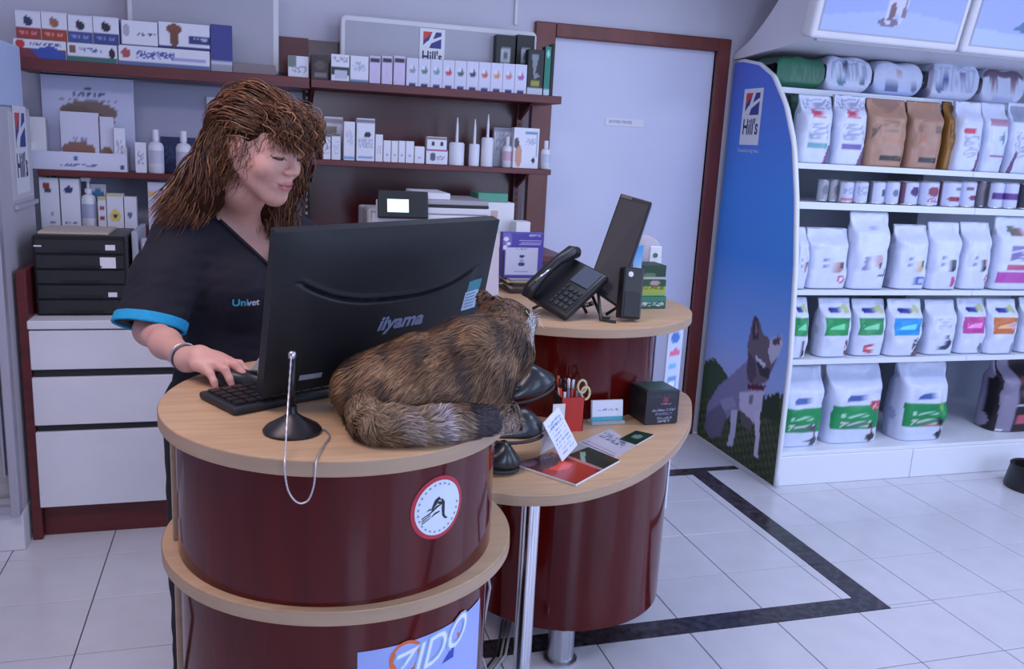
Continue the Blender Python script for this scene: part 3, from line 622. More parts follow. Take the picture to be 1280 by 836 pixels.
names = ['grey', 'dull green', 'pale teal', 'red', 'dark green', 'black', 'salmon', 'peach', 'mauve', 'purple']
for q in range(10):
    a = 508.5 + q * 15.1
    bx('tablet_box', 'white tablet box with %s emblem and navy base, in the row of ten' % names[q], a, a + 15.1, 72.5 + q * .9, z, [('r', .2, .8, 0, .10, (40, 50, 110)), ('e', .5, .6, .26, .14, cols[q]), ('e', .42, .66, .14, .07, WB)], base=(208, 212, 236), depth=.08, group='tablet boxes in a row on the right top shelf', nu=12, nv=14)
for a, b, lb in ((621, 645, 'left'), (647, 669, 'right')):
    x0, x1, z1 = item(a, b, 44, z, 4.03)
    zt_ = .0; carton('black_canister', 'black canister with white label behind the tablet boxes, %s one of the pair' % lb, 'canister', x0, x1, 4.03, z + .0006, z1, .05, [('r', .25, .75, .55, .8, (180, 190, 200)), ('e', .5, .66, .12, .05, (90, 100, 110)), ('r', .1, .9, .35, .45, (50, 60, 55))], (22, 26, 28), (22, 26, 28), 'black canisters at the back of top shelf')
bx('dark_bottle_box', 'dark box with grey flecks near the right end of the top shelf', 661, 681, 62, z, [('r', 0, 1, 0, .15, (190, 200, 215)), ('r', .2, .8, .2, .32, (150, 155, 60)), ('p', [(.2, .9), (.7, .9), (.5, .5), (.8, .4), (.4, .35)], (130, 140, 150))], base=(28, 30, 34), side=(25, 28, 32), nu=16, nv=24)
x0, x1, z1 = item(682, 693, 56, z)
bx('teal_tube', 'teal tube pack at the right end of the top shelf', 682, 690, 58, z, [('r', 0, 1, 0, .12, (190, 210, 220)), ('e', .5, .85, .3, .08, (150, 210, 210))], base=(20, 125, 105), side=(20, 30, 30), nu=8, nv=20)
bx('black_sleeve', 'thin black sleeve at the very end of the top shelf', 690.5, 694, 55, z, None, depth=.05, side=(18, 20, 24))
# right bay, second shelf
z = ZM
bx('wide_carton', 'pale carton with grey top band at the back left of the second right shelf', 405, 429, 146, z, [('r', 0, 1, .85, .97, (150, 145, 150)), ('r', .05, .7, .55, .75, (140, 130, 120))], y=4.04, depth=.04)
for a, b, t, lb in ((404, 413.5, 168, 'thin white box at the left front of the second right shelf'), (414.5, 426, 167, 'thin white box with dark cap beside the pale carton')):
    bx('thin_box', lb, a, b, t, z, [('n', .2, .8, .2, .7, (190, 195, 215)), ('r', 0, 1, .93, 1, (90, 90, 80))], nu=8)
bx('mid_carton', 'white carton with blue base, second right shelf', 430, 444, 152, z, [('r', 0, 1, .05, .12, (80, 150, 200)), ('n', .2, .8, .4, .8, (190, 195, 220))], nu=10)
bx('mid_carton', 'white carton with black cat head print, second right shelf', 446, 469, 148, z, [('e', .6, .62, .2, .07, (30, 35, 50)), ('r', 0, 1, .9, .97, (120, 120, 140)), ('r', .1, .9, .06, .1, (90, 150, 200)), ('n', .1, .9, .3, .5, (170, 180, 205))], nu=18, nv=24)
bx('mid_carton', 'low white carton right of the cat head carton', 469.5, 479, 168, z, [('n', .2, .8, .3, .6, (185, 190, 215))], nu=8)
for q, (a, b, t) in enumerate(((479.5, 489, 175.5), (489.5, 498, 176), (498.5, 507, 176), (507.5, 518, 176.5), (518.5, 531, 183))):
    bx('pill_box', 'small plain white pill box, %s in the low row on the second right shelf' % ('first', 'second', 'third', 'fourth', 'fifth')[q], a, b, t, z, [('r', .3, .7, .3, .4, (150, 160, 190))], nu=8, nv=12, group='low row of white pill boxes')
bb = bx('eye_box', 'lower red-lined white box of a stack of two, second right shelf', 533, 560, 187, z, [('r', 0, 1, .9, 1, (160, 60, 100)), ('e', .3, .5, .14, .3, (90, 90, 120)), ('n', .5, .9, .3, .6, (170, 150, 180))], nu=20)
bx('eye_box', 'upper white box with two dark eyes on the red-lined box', 534, 559, 171, ztop_of(bb), [('e', .3, .45, .1, .18, (40, 35, 50)), ('e', .75, .45, .1, .18, (40, 35, 50)), ('r', 0, 1, .8, .95, (150, 120, 120))], nu=20, depth=.045)
DROP = mat('dropper_green', (.12, .38, .30), .4)
for px, w, t, tt, lb in ((571, 19, 178, 147, 'wide white tub with green edge and tall nozzle behind, second right shelf'), (593, 13, 180, 149, 'white bottle with tall nozzle, right of the green-edged tub'), (609.5, 15, 172, 143, 'white bottle with faint tall nozzle beside the dog picture box')):
    x0, x1, z1 = item(px - w / 2, px + w / 2, t, z, Y0 + .03); c = ((x0 + x1) / 2, Y0 + .03, z + .0006); rr = (x1 - x0) / 2
    o = root('nozzle_bottle', lb, 'bottle', c)
    MB().lathe([(rr, 0), (rr, (z1 - z) * .94), (rr * .85, z1 - z)], c, 24).build('bottle_body', BOT, o, auto=.8)
    zt_ = at(px, tt, 1, Y0 + .05)[2]
    MB().lathe([(.007, z1 - z), (.006, (zt_ - z) * .8), (.002, zt_ - z)], c, 12).build('nozzle', BOT, o, auto=.9)
bx('flat_box', 'white box behind the bottle on the second right shelf', 618, 640, 160, z, [('n', .1, .9, .3, .9, (180, 185, 205)), ('r', 0, 1, .9, 1, (150, 150, 170))], y=4.04, depth=.03)
bottle('white pump bottle with pinkish label in front of the flat box', 629, 641, 171, z, band=(200, 170, 190))
bx('dog_picture_box', 'white box with a light brown dog and small blue frame, right end of second shelf', 643, 675, 160, z, [('e', .2, .3, .14, .28, (200, 150, 130)), ('e', .1, .62, .1, .14, (90, 80, 80)), ('r', .45, .95, .86, .9, (110, 150, 180)), ('r', .9, .95, .3, .9, (110, 150, 180)), ('e', .8, .2, .07, .07, (30, 30, 50)), ('n', .5, .85, .6, .75, (160, 180, 205))], nu=26, nv=30)
bottle('tiny translucent white bottle at the end of the second right shelf', 677, 689, 176, z, band=(190, 200, 225))

# printer and the things round it on the base cabinet
PY = 3.56
pt = root('office_printer', 'white multifunction printer with black control panel and lit display', 'printer', (.75, 3.75, 1.085))
MB().box(.47, .965, PY, 3.98, 1.088, 1.245).build('printer_body', WHITE, pt, bevel=.008, seg=2)
MB().box(.66, .962, PY - .005, 3.9, 1.246, 1.272).build('white_tray', WHITE, pt, bevel=.004)
MB().box(.66, .962, PY - .0, 3.9, 1.273, 1.284).build('scanner_gap', BLACK, pt)
MB().box(.665, .96, PY - .004, 3.9, 1.285, 1.304).build('scanner_lid', mat('grey_lid', (.40, .38, .42), .5), pt, bevel=.003)
TQ = Matrix.Translation((.60, PY - .02, 1.275)) @ Matrix.Rotation(math.radians(-14), 4, 'X')
cpn = MB().box(-.105, .10, -.012, .012, -.05, .062, TQ).build('control_panel', BLACK, pt, bevel=.006, seg=2)
MB().box(-.068, .018, -.0135, -.0125, -.026, .026, TQ).build('display', mat('lit_display', (.70, .95, .93), .3, emit=1.1), cpn)
MB().box(.49, .50, PY - .012, PY, 1.10, 1.30).build('side_cap', WHITE, pt, bevel=.003)
MB().box(.455, .475, PY - .01, 3.7, 1.16, 1.26).build('side_knob', mat('beige_plastic', (.45, .42, .40), .5), pt, bevel=.006)
pp = root('paper_bundle', 'bundle of white paper lying on the printer lid', 'paper', (.8, 3.7, 1.304))
MB().box(.66, .80, 3.58, 3.85, 1.305, 1.330).build('paper_sheets', PAPER, pp, bevel=.001)
gb = root('green_flat_box', 'flat green and white box lying on top of boxes right of the printer', 'box', (1.0, 3.85, 1.33))
x0 = at(598, 245, 1, 3.8)[0]; x1 = at(635, 245, 1, 3.8)[0]; zg = at(598, 252, 1, 3.8)[2]; zgt = at(598, 241, 1, 3.8)[2]
MB().box(x0, x1, 3.8, 3.95, zg, zgt).build('box_body', mat('green_card', (.10, .34, .24), .5), gb, bevel=.001)
w1 = root('white_equipment_box', 'tall white box right of the printer, green box on it', 'box', (1.05, 3.85, 1.085))
MB().box(x0 + .005, x1 + .03, 3.79, 3.96, 1.086, zg - .0006).build('box_body', PAPER, w1, bevel=.003)
MB().box(x0 + .06, x0 + .09, 3.788, 3.79, 1.22, 1.25).build('seal', mat('peach_seal', (.6, .42, .4), .5), w1)
w2 = root('white_equipment_box', 'lower stepped white box to the right of the taller white box', 'box', (1.15, 3.85, 1.085))
xa, xb = at(641, 280, 1, 3.75)[0], at(659, 280, 1, 3.75)[0]
MB().box(xa, xb, 3.7, 3.78, 1.086, at(650, 277, 1, 3.7)[2]).build('box_body', PAPER, w2, bevel=.003)
# ------------------------------------------------------------------ right-hand gondola with pet food
ZS = [0, .628, 1.072, 1.36, 1.611, 1.792, 1.925, 1.985, 2.013]; YS = [3.406, 3.415, 3.462, 3.515, 3.586, 3.688, 3.815, 3.94, 4.10]
def fy(z): return float(np.interp(z, ZS, YS))
gd = root('food_gondola', 'white metal pet food shelving with five shelves and base along the back wall', 'shelving', (3.7, 3.8, 0))
GX0, GX1 = 2.425, 5.1
MB().box(GX0, GX1, 4.17, 4.2, 0, 2.02).build('back_panel', mat('gondola_back', (.42, .47, .58), .5), gd)
MB().box(GX0, GX1, 3.408, 4.17, .0, .150).build('base_plinth', GWHITE, gd, bevel=.004)
MB().box(GX0, GX1, 3.412, 4.17, .151, .170).build('base_shelf', GWHITE, gd, bevel=.002)
MB().box(3.187, 3.190, 3.4065, 3.409, .0, .15).build('plinth_joint', GREYP, gd)
GS = [.622, .948, 1.350, 1.525, 1.872]; GT = [.020, .020, .028, .022, .022]
for z, t in zip(GS, GT):
    y = fy(z) + .01
    for a, b in ((GX0, 3.436), (3.439, 4.45), (4.453, GX1)):
        sh = MB().box(a, b, y, 4.17, z - t, z).build('shelf', GWHITE, gd, bevel=.002)
        MB().box(a, b, y - .004, y - .0004, z - t, z + .004).build('price_rail', mat('price_rail', (.72, .78, .88), .3), sh)
for x in (3.4375, 4.4515): MB().box(x - .001, x + .001, 3.90, 4.17, .17, 1.85).build('divider', GREYP, gd)
# side panel with the printed dog
sp = root('printed_side_panel', 'tall blue curved side panel printed with a grey dog on grass', 'sign', (2.40, 3.8, 0))
zz_ = list(np.linspace(0, 1.9, 30)) + list(np.linspace(1.91, 2.013, 20)); rimf = [(fy(z), z) for z in zz_]
poly = rimf + [(4.178, 2.013), (4.178, 0)]
MB().prism(poly, 2.402, 2.424, lambda a, b, d: (d, a, b)).build('panel_board', GWHITE, sp)
def pp_(*P): return [(at(x, y, 0, 2.4)[1], at(x, y, 0, 2.4)[2]) for x, y in P]
nU, nV = 90, 230; Zg = np.linspace(.004, 2.009, nV + 1)
fr_ = np.array([fy(z) for z in Zg]) + .006
Ug = np.linspace(0, 1, nU + 1); YY = 4.176 - Ug[None, :] * (4.176 - fr_[:, None]); ZZ = np.repeat(Zg[:, None], nU + 1, 1)
rs = np.random.RandomState(3)
C = paint(YY, ZZ, [], (92, 116, 208))
def blend(col, t): 
    global C
    t = np.clip(t, 0, 1)[..., None]; C = C * (1 - t) + lin(col) * t
blend((74, 142, 226), (1.95 - ZZ) / .6); blend((156, 182, 240), (1.05 - ZZ) / .65); blend((158, 170, 215), (.62 - ZZ) / .15 * (ZZ < .62) * .5)
def pol(P, col, jit=0.):
    q = pp_(*P); J = (rs.rand(*YY.shape) - .5) * jit; m = inpoly(YY + J, ZZ + J, q); C[m] = lin(col)
pol([(872, 470), (880, 452), (893, 448), (905, 462), (912, 478), (905, 500), (872, 520)], (58, 78, 60), .02)      # bush
pol([(870, 500), (905, 490), (950, 505), (985, 490), (985, 620), (860, 620), (860, 520)], (64, 74, 52), .015)    # grass
pol([(950, 497), (975, 492), (974, 530), (950, 520)], (45, 60, 42), .02)
g = (C == lin((64, 74, 52))).all(-1); nzr = rs.rand(*YY.shape)
nz2 = np.sin(YY * 60 + ZZ * 140) * .5 + np.sin(YY * 150 - ZZ * 90) * .5
C[g & (nz2 + nzr > .9)] = lin((84, 92, 66)); C[g & (nz2 + nzr < -.1)] = lin((46, 56, 40))
pol([(882, 535), (884, 505), (898, 482), (918, 465), (934, 450), (952, 470), (950, 520), (940, 526), (925, 512), (912, 520), (900, 530), (890, 534)], (128, 128, 166)); pol([(880, 535), (884, 515), (900, 505), (908, 520), (900, 545), (888, 548)], (104, 102, 128)); pol([(900, 500), (916, 495), (920, 508), (905, 514)], (148, 148, 182))   # body
pol([(935, 455), (934, 432), (938, 412), (941, 398), (945, 393), (950, 405), (954, 418), (962, 424), (975, 418), (978, 428), (972, 446), (965, 462), (958, 478), (945, 482), (933, 475)], (110, 98, 112))  # neck + head
pol([(940, 412), (943, 397), (946, 395), (949, 412), (947, 425), (941, 424)], (62, 58, 78)); pol([(943, 412), (945, 402), (947, 414), (945, 420)], (140, 110, 125))       # ear
pol([(962, 424), (977, 418), (978, 430), (972, 446), (963, 455), (960, 440)], (190, 190, 215)); pol([(965, 425), (976, 420), (974, 430), (966, 432)], (90, 80, 100))       # muzzle
pol([(944, 446), (962, 462), (961, 474), (950, 470)], (66, 58, 74)); pol([(944, 444), (957, 455), (955, 460), (944, 449)], (200, 205, 228))
pol([(936, 440), (944, 452), (945, 470), (938, 480), (933, 465)], (84, 74, 92))
pol([(934, 480), (958, 482), (954, 488), (934, 486)], (96, 40, 60))        # collar
pol([(924, 490), (955, 488), (952, 512), (944, 528), (935, 530), (924, 512)], (196, 192, 222))       # chest
pol([(914, 512), (922, 512), (918, 545), (915, 558), (908, 557), (912, 540)], (186, 188, 218)); pol([(942, 515), (950, 512), (949, 545), (947, 572), (941, 570), (944, 545)], (200, 202, 228))
pol([(925, 512), (940, 526), (938, 540), (926, 530)], (96, 90, 96))
pol([(936, 493), (941, 494), (940, 505), (936, 504)], (120, 118, 140))
idx = np.arange((nU + 1) * (nV + 1)).reshape(nV + 1, nU + 1)
Fq = np.stack([idx[:-1, 1:], idx[:-1, :-1], idx[1:, :-1], idx[1:, 1:]], -1).reshape(-1, 4)
np_mesh('printed_picture', np.stack([np.full(YY.shape, 2.4012), YY, ZZ], -1).reshape(-1, 3), Fq, mat('panel_print', (.5,) * 3, .6, attr=True, spec=.2), sp, np.clip(C * 1.15, 0, 1).reshape(-1, 3), False)
MB().tube([(2.413, y, z) for y, z in rimf] + [(2.413, 4.178, 2.013)], .0125, 8).build('edge_trim', GWHITE, sp, smooth=True)
lg = at(939, 146, 0, 2.4)
hills(sp, lambda x, y, d: (2.4008 - d, lg[1] - x * 1.0, lg[2] + y), .175)
text('Transforming lives', .026, lambda x, y: (2.4, lg[1] - x, lg[2] - .165 + y), mat('print_white2', (.75, .8, .9), .5), sp, 'slogan')
# header light boxes, leaning out over the shelves
TL = Matrix.Rotation(math.radians(-16), 4, 'X')
def header(label, x0, x1, layers, nm='overhead_light_box'):
    r_ = root(nm, label, 'light box', ((x0 + x1) / 2, 3.42, 2.05))
    B = Matrix.Translation((0, 3.42, 2.055)) @ Matrix.Rotation(math.radians(12), 4, 'X')
    MB().box(x0, x1, 0, .09, 0, .58, B).build('frame', WHITE, r_, bevel=.018, seg=3, auto=.8)
    p = B @ Vector((x0 + .035, -.0015, .04)); e = B.to_3x3() @ Vector((0, 0, .5))
    MB().box(x0 + .028, x1 - .028, -.001, 0, .033, .547, B).build('bezel', GREYP, r_)
    printed('picture', p + Vector((0, -.0012, 0)), (x1 - x0 - .07, 0, 0), e, 90, 60, layers, r_, (158, 174, 228), mat('lit_panel', (.5,) * 3, .35, attr=True))
    return r_
hx0 = at(1012, 50, 1, 3.42)[0]; hx1 = at(1197, 66, 1, 3.42)[0]; hx2 = at(1201, 66, 1, 3.42)[0]
header('white-framed overhead light box with the lower part of a small dog picture', hx0, hx1, [('p', [(0, .0), (1, .0), (1, .16), (.55, .22), (.0, .12)], (172, 188, 236)), ('e', .47, .11, .075, .035, (120, 105, 130)), ('p', [(.44, .12), (.445, .4), (.46, .7), (.57, .75), (.60, .4), (.585, .3), (.565, .12), (.545, .10), (.53, .2), (.49, .13), (.48, .1), (.455, .1)], (205, 208, 232)), ('p', [(.455, .12), (.46, .26), (.49, .28), (.51, .2), (.49, .13)], (118, 92, 100)), ('e', .52, .36, .05, .02, (110, 90, 120)), ('p', [(.55, .16), (.56, .3), (.575, .32), (.58, .16)], (130, 110, 130))])
header('white-framed overhead light box with blue-green shape, at the right edge', hx2, hx2 + .82, [('p', [(.28, .16), (.4, .3), (.62, .42), (1, .6), (1, .2), (.7, .12), (.4, .14)], (78, 116, 160)), ('p', [(0, 0), (1, 0), (1, .1), (0, .14)], (175, 195, 238))])
hc_ = root('header_canopy', 'pale curved canopy carrying the overhead light boxes above the food shelves', 'canopy', (3.7, 3.85, 2.05))
prof = [(4.19, 2.03), (3.95, 2.045), (3.72, 2.06), (3.56, 2.10), (3.535, 2.14), (3.50, 2.3), (3.44, 2.50), (3.40, 2.68), (3.62, 2.68), (3.70, 2.45), (3.86, 2.26), (4.05, 2.12), (4.19, 2.06)]
MB().prism(smooth_poly(prof, 4), 2.41, 5.1, lambda a, b, d: (d, a, b)).build('canopy_body', mat('canopy_grey', (.78, .78, .84), .45), hc_, auto=.7)
MB().prism([(3.535, 2.064), (3.56, 2.0651), (3.50, 2.3), (3.47, 2.3)], 2.43, 5.08, lambda a, b, d: (d, a, b)).build('front_bar', WHITE, hc_)

# ---- bags
def bag(label, px0, px1, pyt, z, layers, base=(216, 224, 244), depth=.10, yoff=.03, group=None, side=None, lying=False, ybase=None, name='food_bag', lean=.0, ntop=.92, seed=0, y=None, taper=.0):
    y0 = (fy(z) + yoff) if y is None else y
    a = at(px0, ybase or pyt, 1, y0); b = at(px1, ybase or pyt, 1, y0); zt_ = at((px0 + px1) / 2, pyt, 1, y0 + depth * .4)[2]
    x0, x1, H = max(a[0], 2.432), b[0], zt_ - z
    cx, w = (x0 + x1) / 2, (x1 - x0) / 2
    o = root(name, label, 'bag', (cx, y0 + depth / 2, z + .0008), group)
    rnd = np.random.RandomState(seed + int(px0))
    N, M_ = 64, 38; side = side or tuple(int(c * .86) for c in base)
    th = np.concatenate([np.linspace(math.pi, 2 * math.pi, 40, endpoint=False), np.linspace(0, math.pi, 24, endpoint=False)])
    vv = np.linspace(0, 1, M_ + 1); TH, VV = np.meshgrid(th, vv)
    zz = VV * H
    tp = np.clip((VV - .70) / (ntop - .70), 0, 1); tp = tp * tp * (3 - 2 * tp)
    dep = depth / 2 * (1 - tp * .93) * (.93 + .10 * np.sin(np.clip(VV / .7, 0, 1) * math.pi))
    wid = w * (.955 + .045 * tp - taper * np.clip((VV - .3) / .7, 0, 1) - .02 * np.sin(VV * 9 + rnd.rand() * 6))
    e = 2 / 5.0
    ct, st = np.cos(TH), np.sin(TH)
    X = wid * np.sign(ct) * np.abs(ct) ** e * 1.0; Yl = dep * np.sign(st) * np.abs(st) ** (2 / 3.2)
    ph = rnd.rand(4) * 6
    dent = (.010 * np.sin(X / w * 3 + VV * 7 + ph[0]) + .006 * np.sin(X / w * 7 + ph[1] - VV * 15)) * np.clip(VV * 3, 0, 1) * (depth / .12)
    Yl = Yl + np.where(st < -.1, -abs(dent) * .5 + dent * .3, 0)
    Yc = y0 + depth / 2 + lean * VV * depth + np.clip(VV - .9, 0, 1) * .1
    P = np.stack([cx + X, Yc + Yl, z + .0008 + zz], -1)
    U = (X / w + 1) / 2; C_ = paint((U - .5) * 1.13 + .5, VV, layers, base); fr = st < -.0001
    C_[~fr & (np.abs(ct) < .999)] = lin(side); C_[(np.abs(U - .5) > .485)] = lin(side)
    idx = np.arange((M_ + 1) * N).reshape(M_ + 1, N); i2 = np.roll(idx, -1, 1)
    Fq = np.stack([idx[:-1], i2[:-1], i2[1:], idx[1:]], -1).reshape(-1, 4)
    V_ = P.reshape(-1, 3); Cc = C_.reshape(-1, 3)
    # caps
    cb_ = len(V_); V_ = np.vstack([V_, P[0].mean(0), P[-1].mean(0)]); Cc = np.vstack([Cc, lin(side), lin(side)])
    k = np.arange(0, N, 2)
    cap0 = np.stack([np.full(N // 2, cb_), idx[0][(k + 2) % N], idx[0][(k + 1) % N], idx[0][k]], -1)
    cap1 = np.stack([np.full(N // 2, cb_ + 1), idx[-1][k], idx[-1][(k + 1) % N], idx[-1][(k + 2) % N]], -1)
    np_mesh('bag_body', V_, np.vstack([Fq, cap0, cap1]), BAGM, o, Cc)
    yt = float(Yc[-1].mean())
    MB().box(cx - w * .965, cx + w * .965, yt - .0025, yt + .0025, z + H - .010, z + H + .004).build('top_seal', mat('seal_%d_%d_%d' % tuple(side), tuple(lin(side)), .4), o, bevel=.001)
    return o
Wt = (212, 222, 246); Wg = (200, 208, 236)
# base row: three large bags + dark bag
def cat_fig(x, col=(40, 46, 62)): return [('e', x, .08, .11, .06, col), ('e', x - .03, .17, .06, .09, col), ('e', x - .05, .25, .065, .04, col), ('p', [(x - .11, .27), (x - .1, .32), (x - .06, .28)], col), ('p', [(x - .02, .28), (x + .01, .32), (x + .01, .26)], col), ('e', x - .04, .16, .03, .05, (215, 218, 235))]
GREEN = (26, 146, 84)
def big(green, extra=[]): return [('r', .0, 1, .19, .52, green), ('r', 0, .97, .19, .205, (150, 210, 190)), ('n', .1, .75, .36, .42, (170, 225, 200)), ('r', .22, .7, .23, .29, (70, 130, 110)), ('n', .15, .8, .22, .30, (200, 215, 200)), ('e', .45, .60, .24, .045, (70, 100, 170)), ('n', .25, .65, .57, .63, (40, 60, 140)), ('e', .42, .70, .03, .03, (50, 60, 120))] + extra
bag('large white food bag with green band at the left end of the gondola base', 979, 1034, 459, .171, big(GREEN, cat_fig(.80, (80, 78, 95))), Wt, .17, .06, ybase=510)
bag('large white food bag with green band and red heart on the gondola base', 1040, 1107, 456, .171, big(GREEN, cat_fig(.82, (62, 48, 44)) + [('e', .81, .52, .075, .05, (185, 55, 80)), ('e', .91, .52, .075, .05, (185, 55, 80)), ('p', [(.735, .50), (.985, .50), (.86, .40)], (185, 55, 80)), ('n', .77, .95, .47, .54, (240, 170, 180))]), Wt, .17, .07, ybase=510)
bag('large white food bag with green band standing alone on gondola base', 1131, 1190, 453, .171, big((20, 140, 78), cat_fig(.86, (30, 36, 52)) + [('e', .80, .47, .06, .05, (110, 180, 80)), ('r', .45, .8, .2, .235, (190, 120, 90))]), Wt, .19, .05, ybase=510, side=(170, 180, 212))
bag('black rounded bag with pink flower print at the right end of gondola base', 1251, 1330, 447, .171, [('r', 0, .22, 0, 1, (140, 135, 160)), ('n', .24, .9, .38, .46, (200, 205, 225)), ('e', .35, .72, .15, .06, (110, 50, 50)), ('e', .4, .18, .16, .09, (190, 90, 110)), ('e', .6, .26, .1, .06, (150, 60, 80)), ('e', .05, .03, .05, .02, (240, 240, 245))], (34, 28, 36), .2, .10, ybase=500, side=(150, 145, 172))
# row 5
def med(col, fig, extra=[]): return [('r', .05, .9, .38, .70, col), ('n', .2, .75, .50, .58, tuple(min(255, c + 80) for c in col)), ('e', .40, .82, .22, .05, (60, 80, 160)), ('n', .2, .6, .78, .85, (40, 50, 130)), ('e', .80, .84, .11, .07, (190, 205, 150))] + fig + extra
R5 = [('white food bag with green patch and cat, far left of the fourth shelf', 985, 1012, 373, med((40, 150, 90), cat_fig(.7, (50, 45, 55)))),
      ('white food bag with green patch and brown cat, second on the fourth shelf', 1027, 1066, 374, med((34, 150, 84), cat_fig(.92, (110, 75, 80)))),
      ('white food bag with green patch and small red circle, third on the fourth shelf', 1069, 1109, 375, med((44, 145, 90), [('e', .45, .14, .18, .10, (190, 70, 90)), ('r', .35, .55, .12, .16, (235, 225, 235))])),
      ('white food bag with bright blue patch on the fourth shelf', 1113, 1155, 375, med((40, 150, 220), [('p', [(.7, 0), (1, .4), (1, 0)], (110, 90, 110)), ('n', .72, .98, .08, .32, (60, 50, 65))])),
      ('white food bag with grey running dog, middle of the fourth shelf', 1160, 1197, 376, [('e', .6, .35, .10, .12, (90, 95, 125)), ('e', .75, .22, .12, .07, (60, 60, 90)), ('e', .55, .13, .22, .04, (70, 70, 95)), ('n', .3, .8, .5, .7, (180, 190, 215))]),
      ('white food bag with magenta patch on the fourth shelf', 1200, 1234, 374, med((190, 70, 150), [('e', .85, .1, .1, .1, (120, 120, 140))])),
      ('white food bag with orange patch on the fourth shelf', 1237, 1273, 375, med((200, 115, 60), [('e', .8, .55, .12, .08, (230, 180, 190)), ('e', .9, .1, .08, .12, (150, 150, 170))])),
      ('white food bag with dark edge, cut by the right frame edge on the fourth shelf', 1278, 1318, 373, med((150, 70, 60), []))]
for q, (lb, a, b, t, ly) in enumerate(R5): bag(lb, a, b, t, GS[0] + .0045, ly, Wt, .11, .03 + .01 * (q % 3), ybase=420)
# row 4
def pup(c1, c2, extra=[]): return [('e', .42, .82, .05, .03, (80, 90, 130)), ('e', .68, .36, .16, .09, c1), ('e', .58, .42, .06, .05, c2), ('e', .78, .40, .05, .06, c2), ('n', .25, .45, .30, .5, (130, 140, 190)), ('n', .2, .55, .09, .14, (50, 50, 80))] + extra
rc_ = lambda x=.8: [('e', x, .16, .10, .07, (190, 80, 120)), ('e', x, .16, .06, .04, (235, 220, 235))]
R4 = [('white food bag with brown pup, far left of the third shelf', 988, 1012, 285, pup((170, 140, 140), (90, 70, 80)), .0),
      ('white food bag with brown puppy and red circle, second on the third shelf', 1013, 1064, 286, pup((190, 150, 150), (90, 75, 80), rc_(.83)), 0),
      ('tallest plain white food bag with puppy, on the third shelf', 1066, 1113, 266, [('e', .45, .80, .06, .03, (170, 180, 215)), ('e', .45, .80, .035, .018, Wt), ('e', .68, .38, .15, .09, (190, 165, 175)), ('e', .6, .42, .05, .04, (60, 55, 70)), ('e', .75, .32, .05, .04, (50, 50, 65)), ('r', .7, .95, .17, .28, (80, 85, 110)), ('r', .73, .92, .185, .265, Wt), ('n', .2, .6, .09, .14, (80, 60, 110)), ('n', .2, .4, .26, .44, (140, 140, 180))], 0),
      ('white food bag with small tricolour dogs and blue square on the third shelf', 1122, 1163, 282, pup((215, 190, 150), (60, 60, 70), [('r', .68, .92, .06, .2, (60, 90, 170)), ('r', .72, .88, .09, .17, (190, 205, 235))]), 0),
      ('white food bag with black cat print and pink seal on the third shelf', 1165, 1203, 279, pup((50, 55, 75), (70, 80, 90), [('e', .8, .12, .1, .08, (190, 80, 140))]), 0),
      ('white food bag with black and white dog face on the third shelf', 1205, 1241, 279, pup((60, 60, 80), (180, 150, 150), rc_(.9)), 0),
      ('white food bag with magenta band, right end of the third shelf', 1247, 1296, 272, [('r', 0, 1, .1, .24, (185, 85, 175)), ('r', .2, 1, .28, .36, (190, 95, 130)), ('e', .3, .82, .12, .07, (110, 120, 110)), ('e', .55, .80, .12, .06, (150, 110, 110)), ('n', .25, .9, .42, .62, (130, 120, 180))], 0)]
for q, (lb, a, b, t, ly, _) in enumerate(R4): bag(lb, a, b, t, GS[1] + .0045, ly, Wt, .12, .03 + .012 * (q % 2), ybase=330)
# row 3: cans
def can(label, px0, px1, pyt, z, y, lay, base=(205, 212, 238)):
    a = at(px0, 240, 1, y); b = at(px1, 240, 1, y); rr = (b[0] - a[0]) / 2; h = min(at(px0, pyt, 1, y)[2] - z, .13); cx = (a[0] + b[0]) / 2
    o = root('food_can', label, 'can', (cx, y, z + .001), 'pet food cans on the can shelf')
    MB().lathe([(rr * .92, 0), (rr * .97, .003), (rr * .94, .006), (rr * .94, h - .006), (rr * .97, h - .003), (rr * .90, h)], (cx, y, z + .001), 28).build('tin', STEEL, o, auto=.7)
    A = np.radians(np.linspace(185, 355, 19)); Z = np.linspace(z + .008, z + h - .007, 15); AA, ZZ_ = np.meshgrid(A, Z)
    C_ = paint((AA - A[0]) / (A[-1] - A[0]), (ZZ_ - Z[0]) / (Z[-1] - Z[0]), lay, base).reshape(-1, 3); idx = np.arange(19 * 15).reshape(15, 19)
    np_mesh('paper_label', np.stack([cx + rr * .965 * np.cos(AA), y + rr * .965 * np.sin(AA), ZZ_], -1).reshape(-1, 3), np.stack([idx[:-1, :-1], idx[:-1, 1:], idx[1:, 1:], idx[1:, :-1]], -1).reshape(-1, 4), PRINT, o, C_)
z = GS[2] + .0045; yc = fy(GS[2]) + .06
def cl(c, d): return [('e', .5, .55, .2, .25, c), ('n', .3, .7, .1, .3, d)]
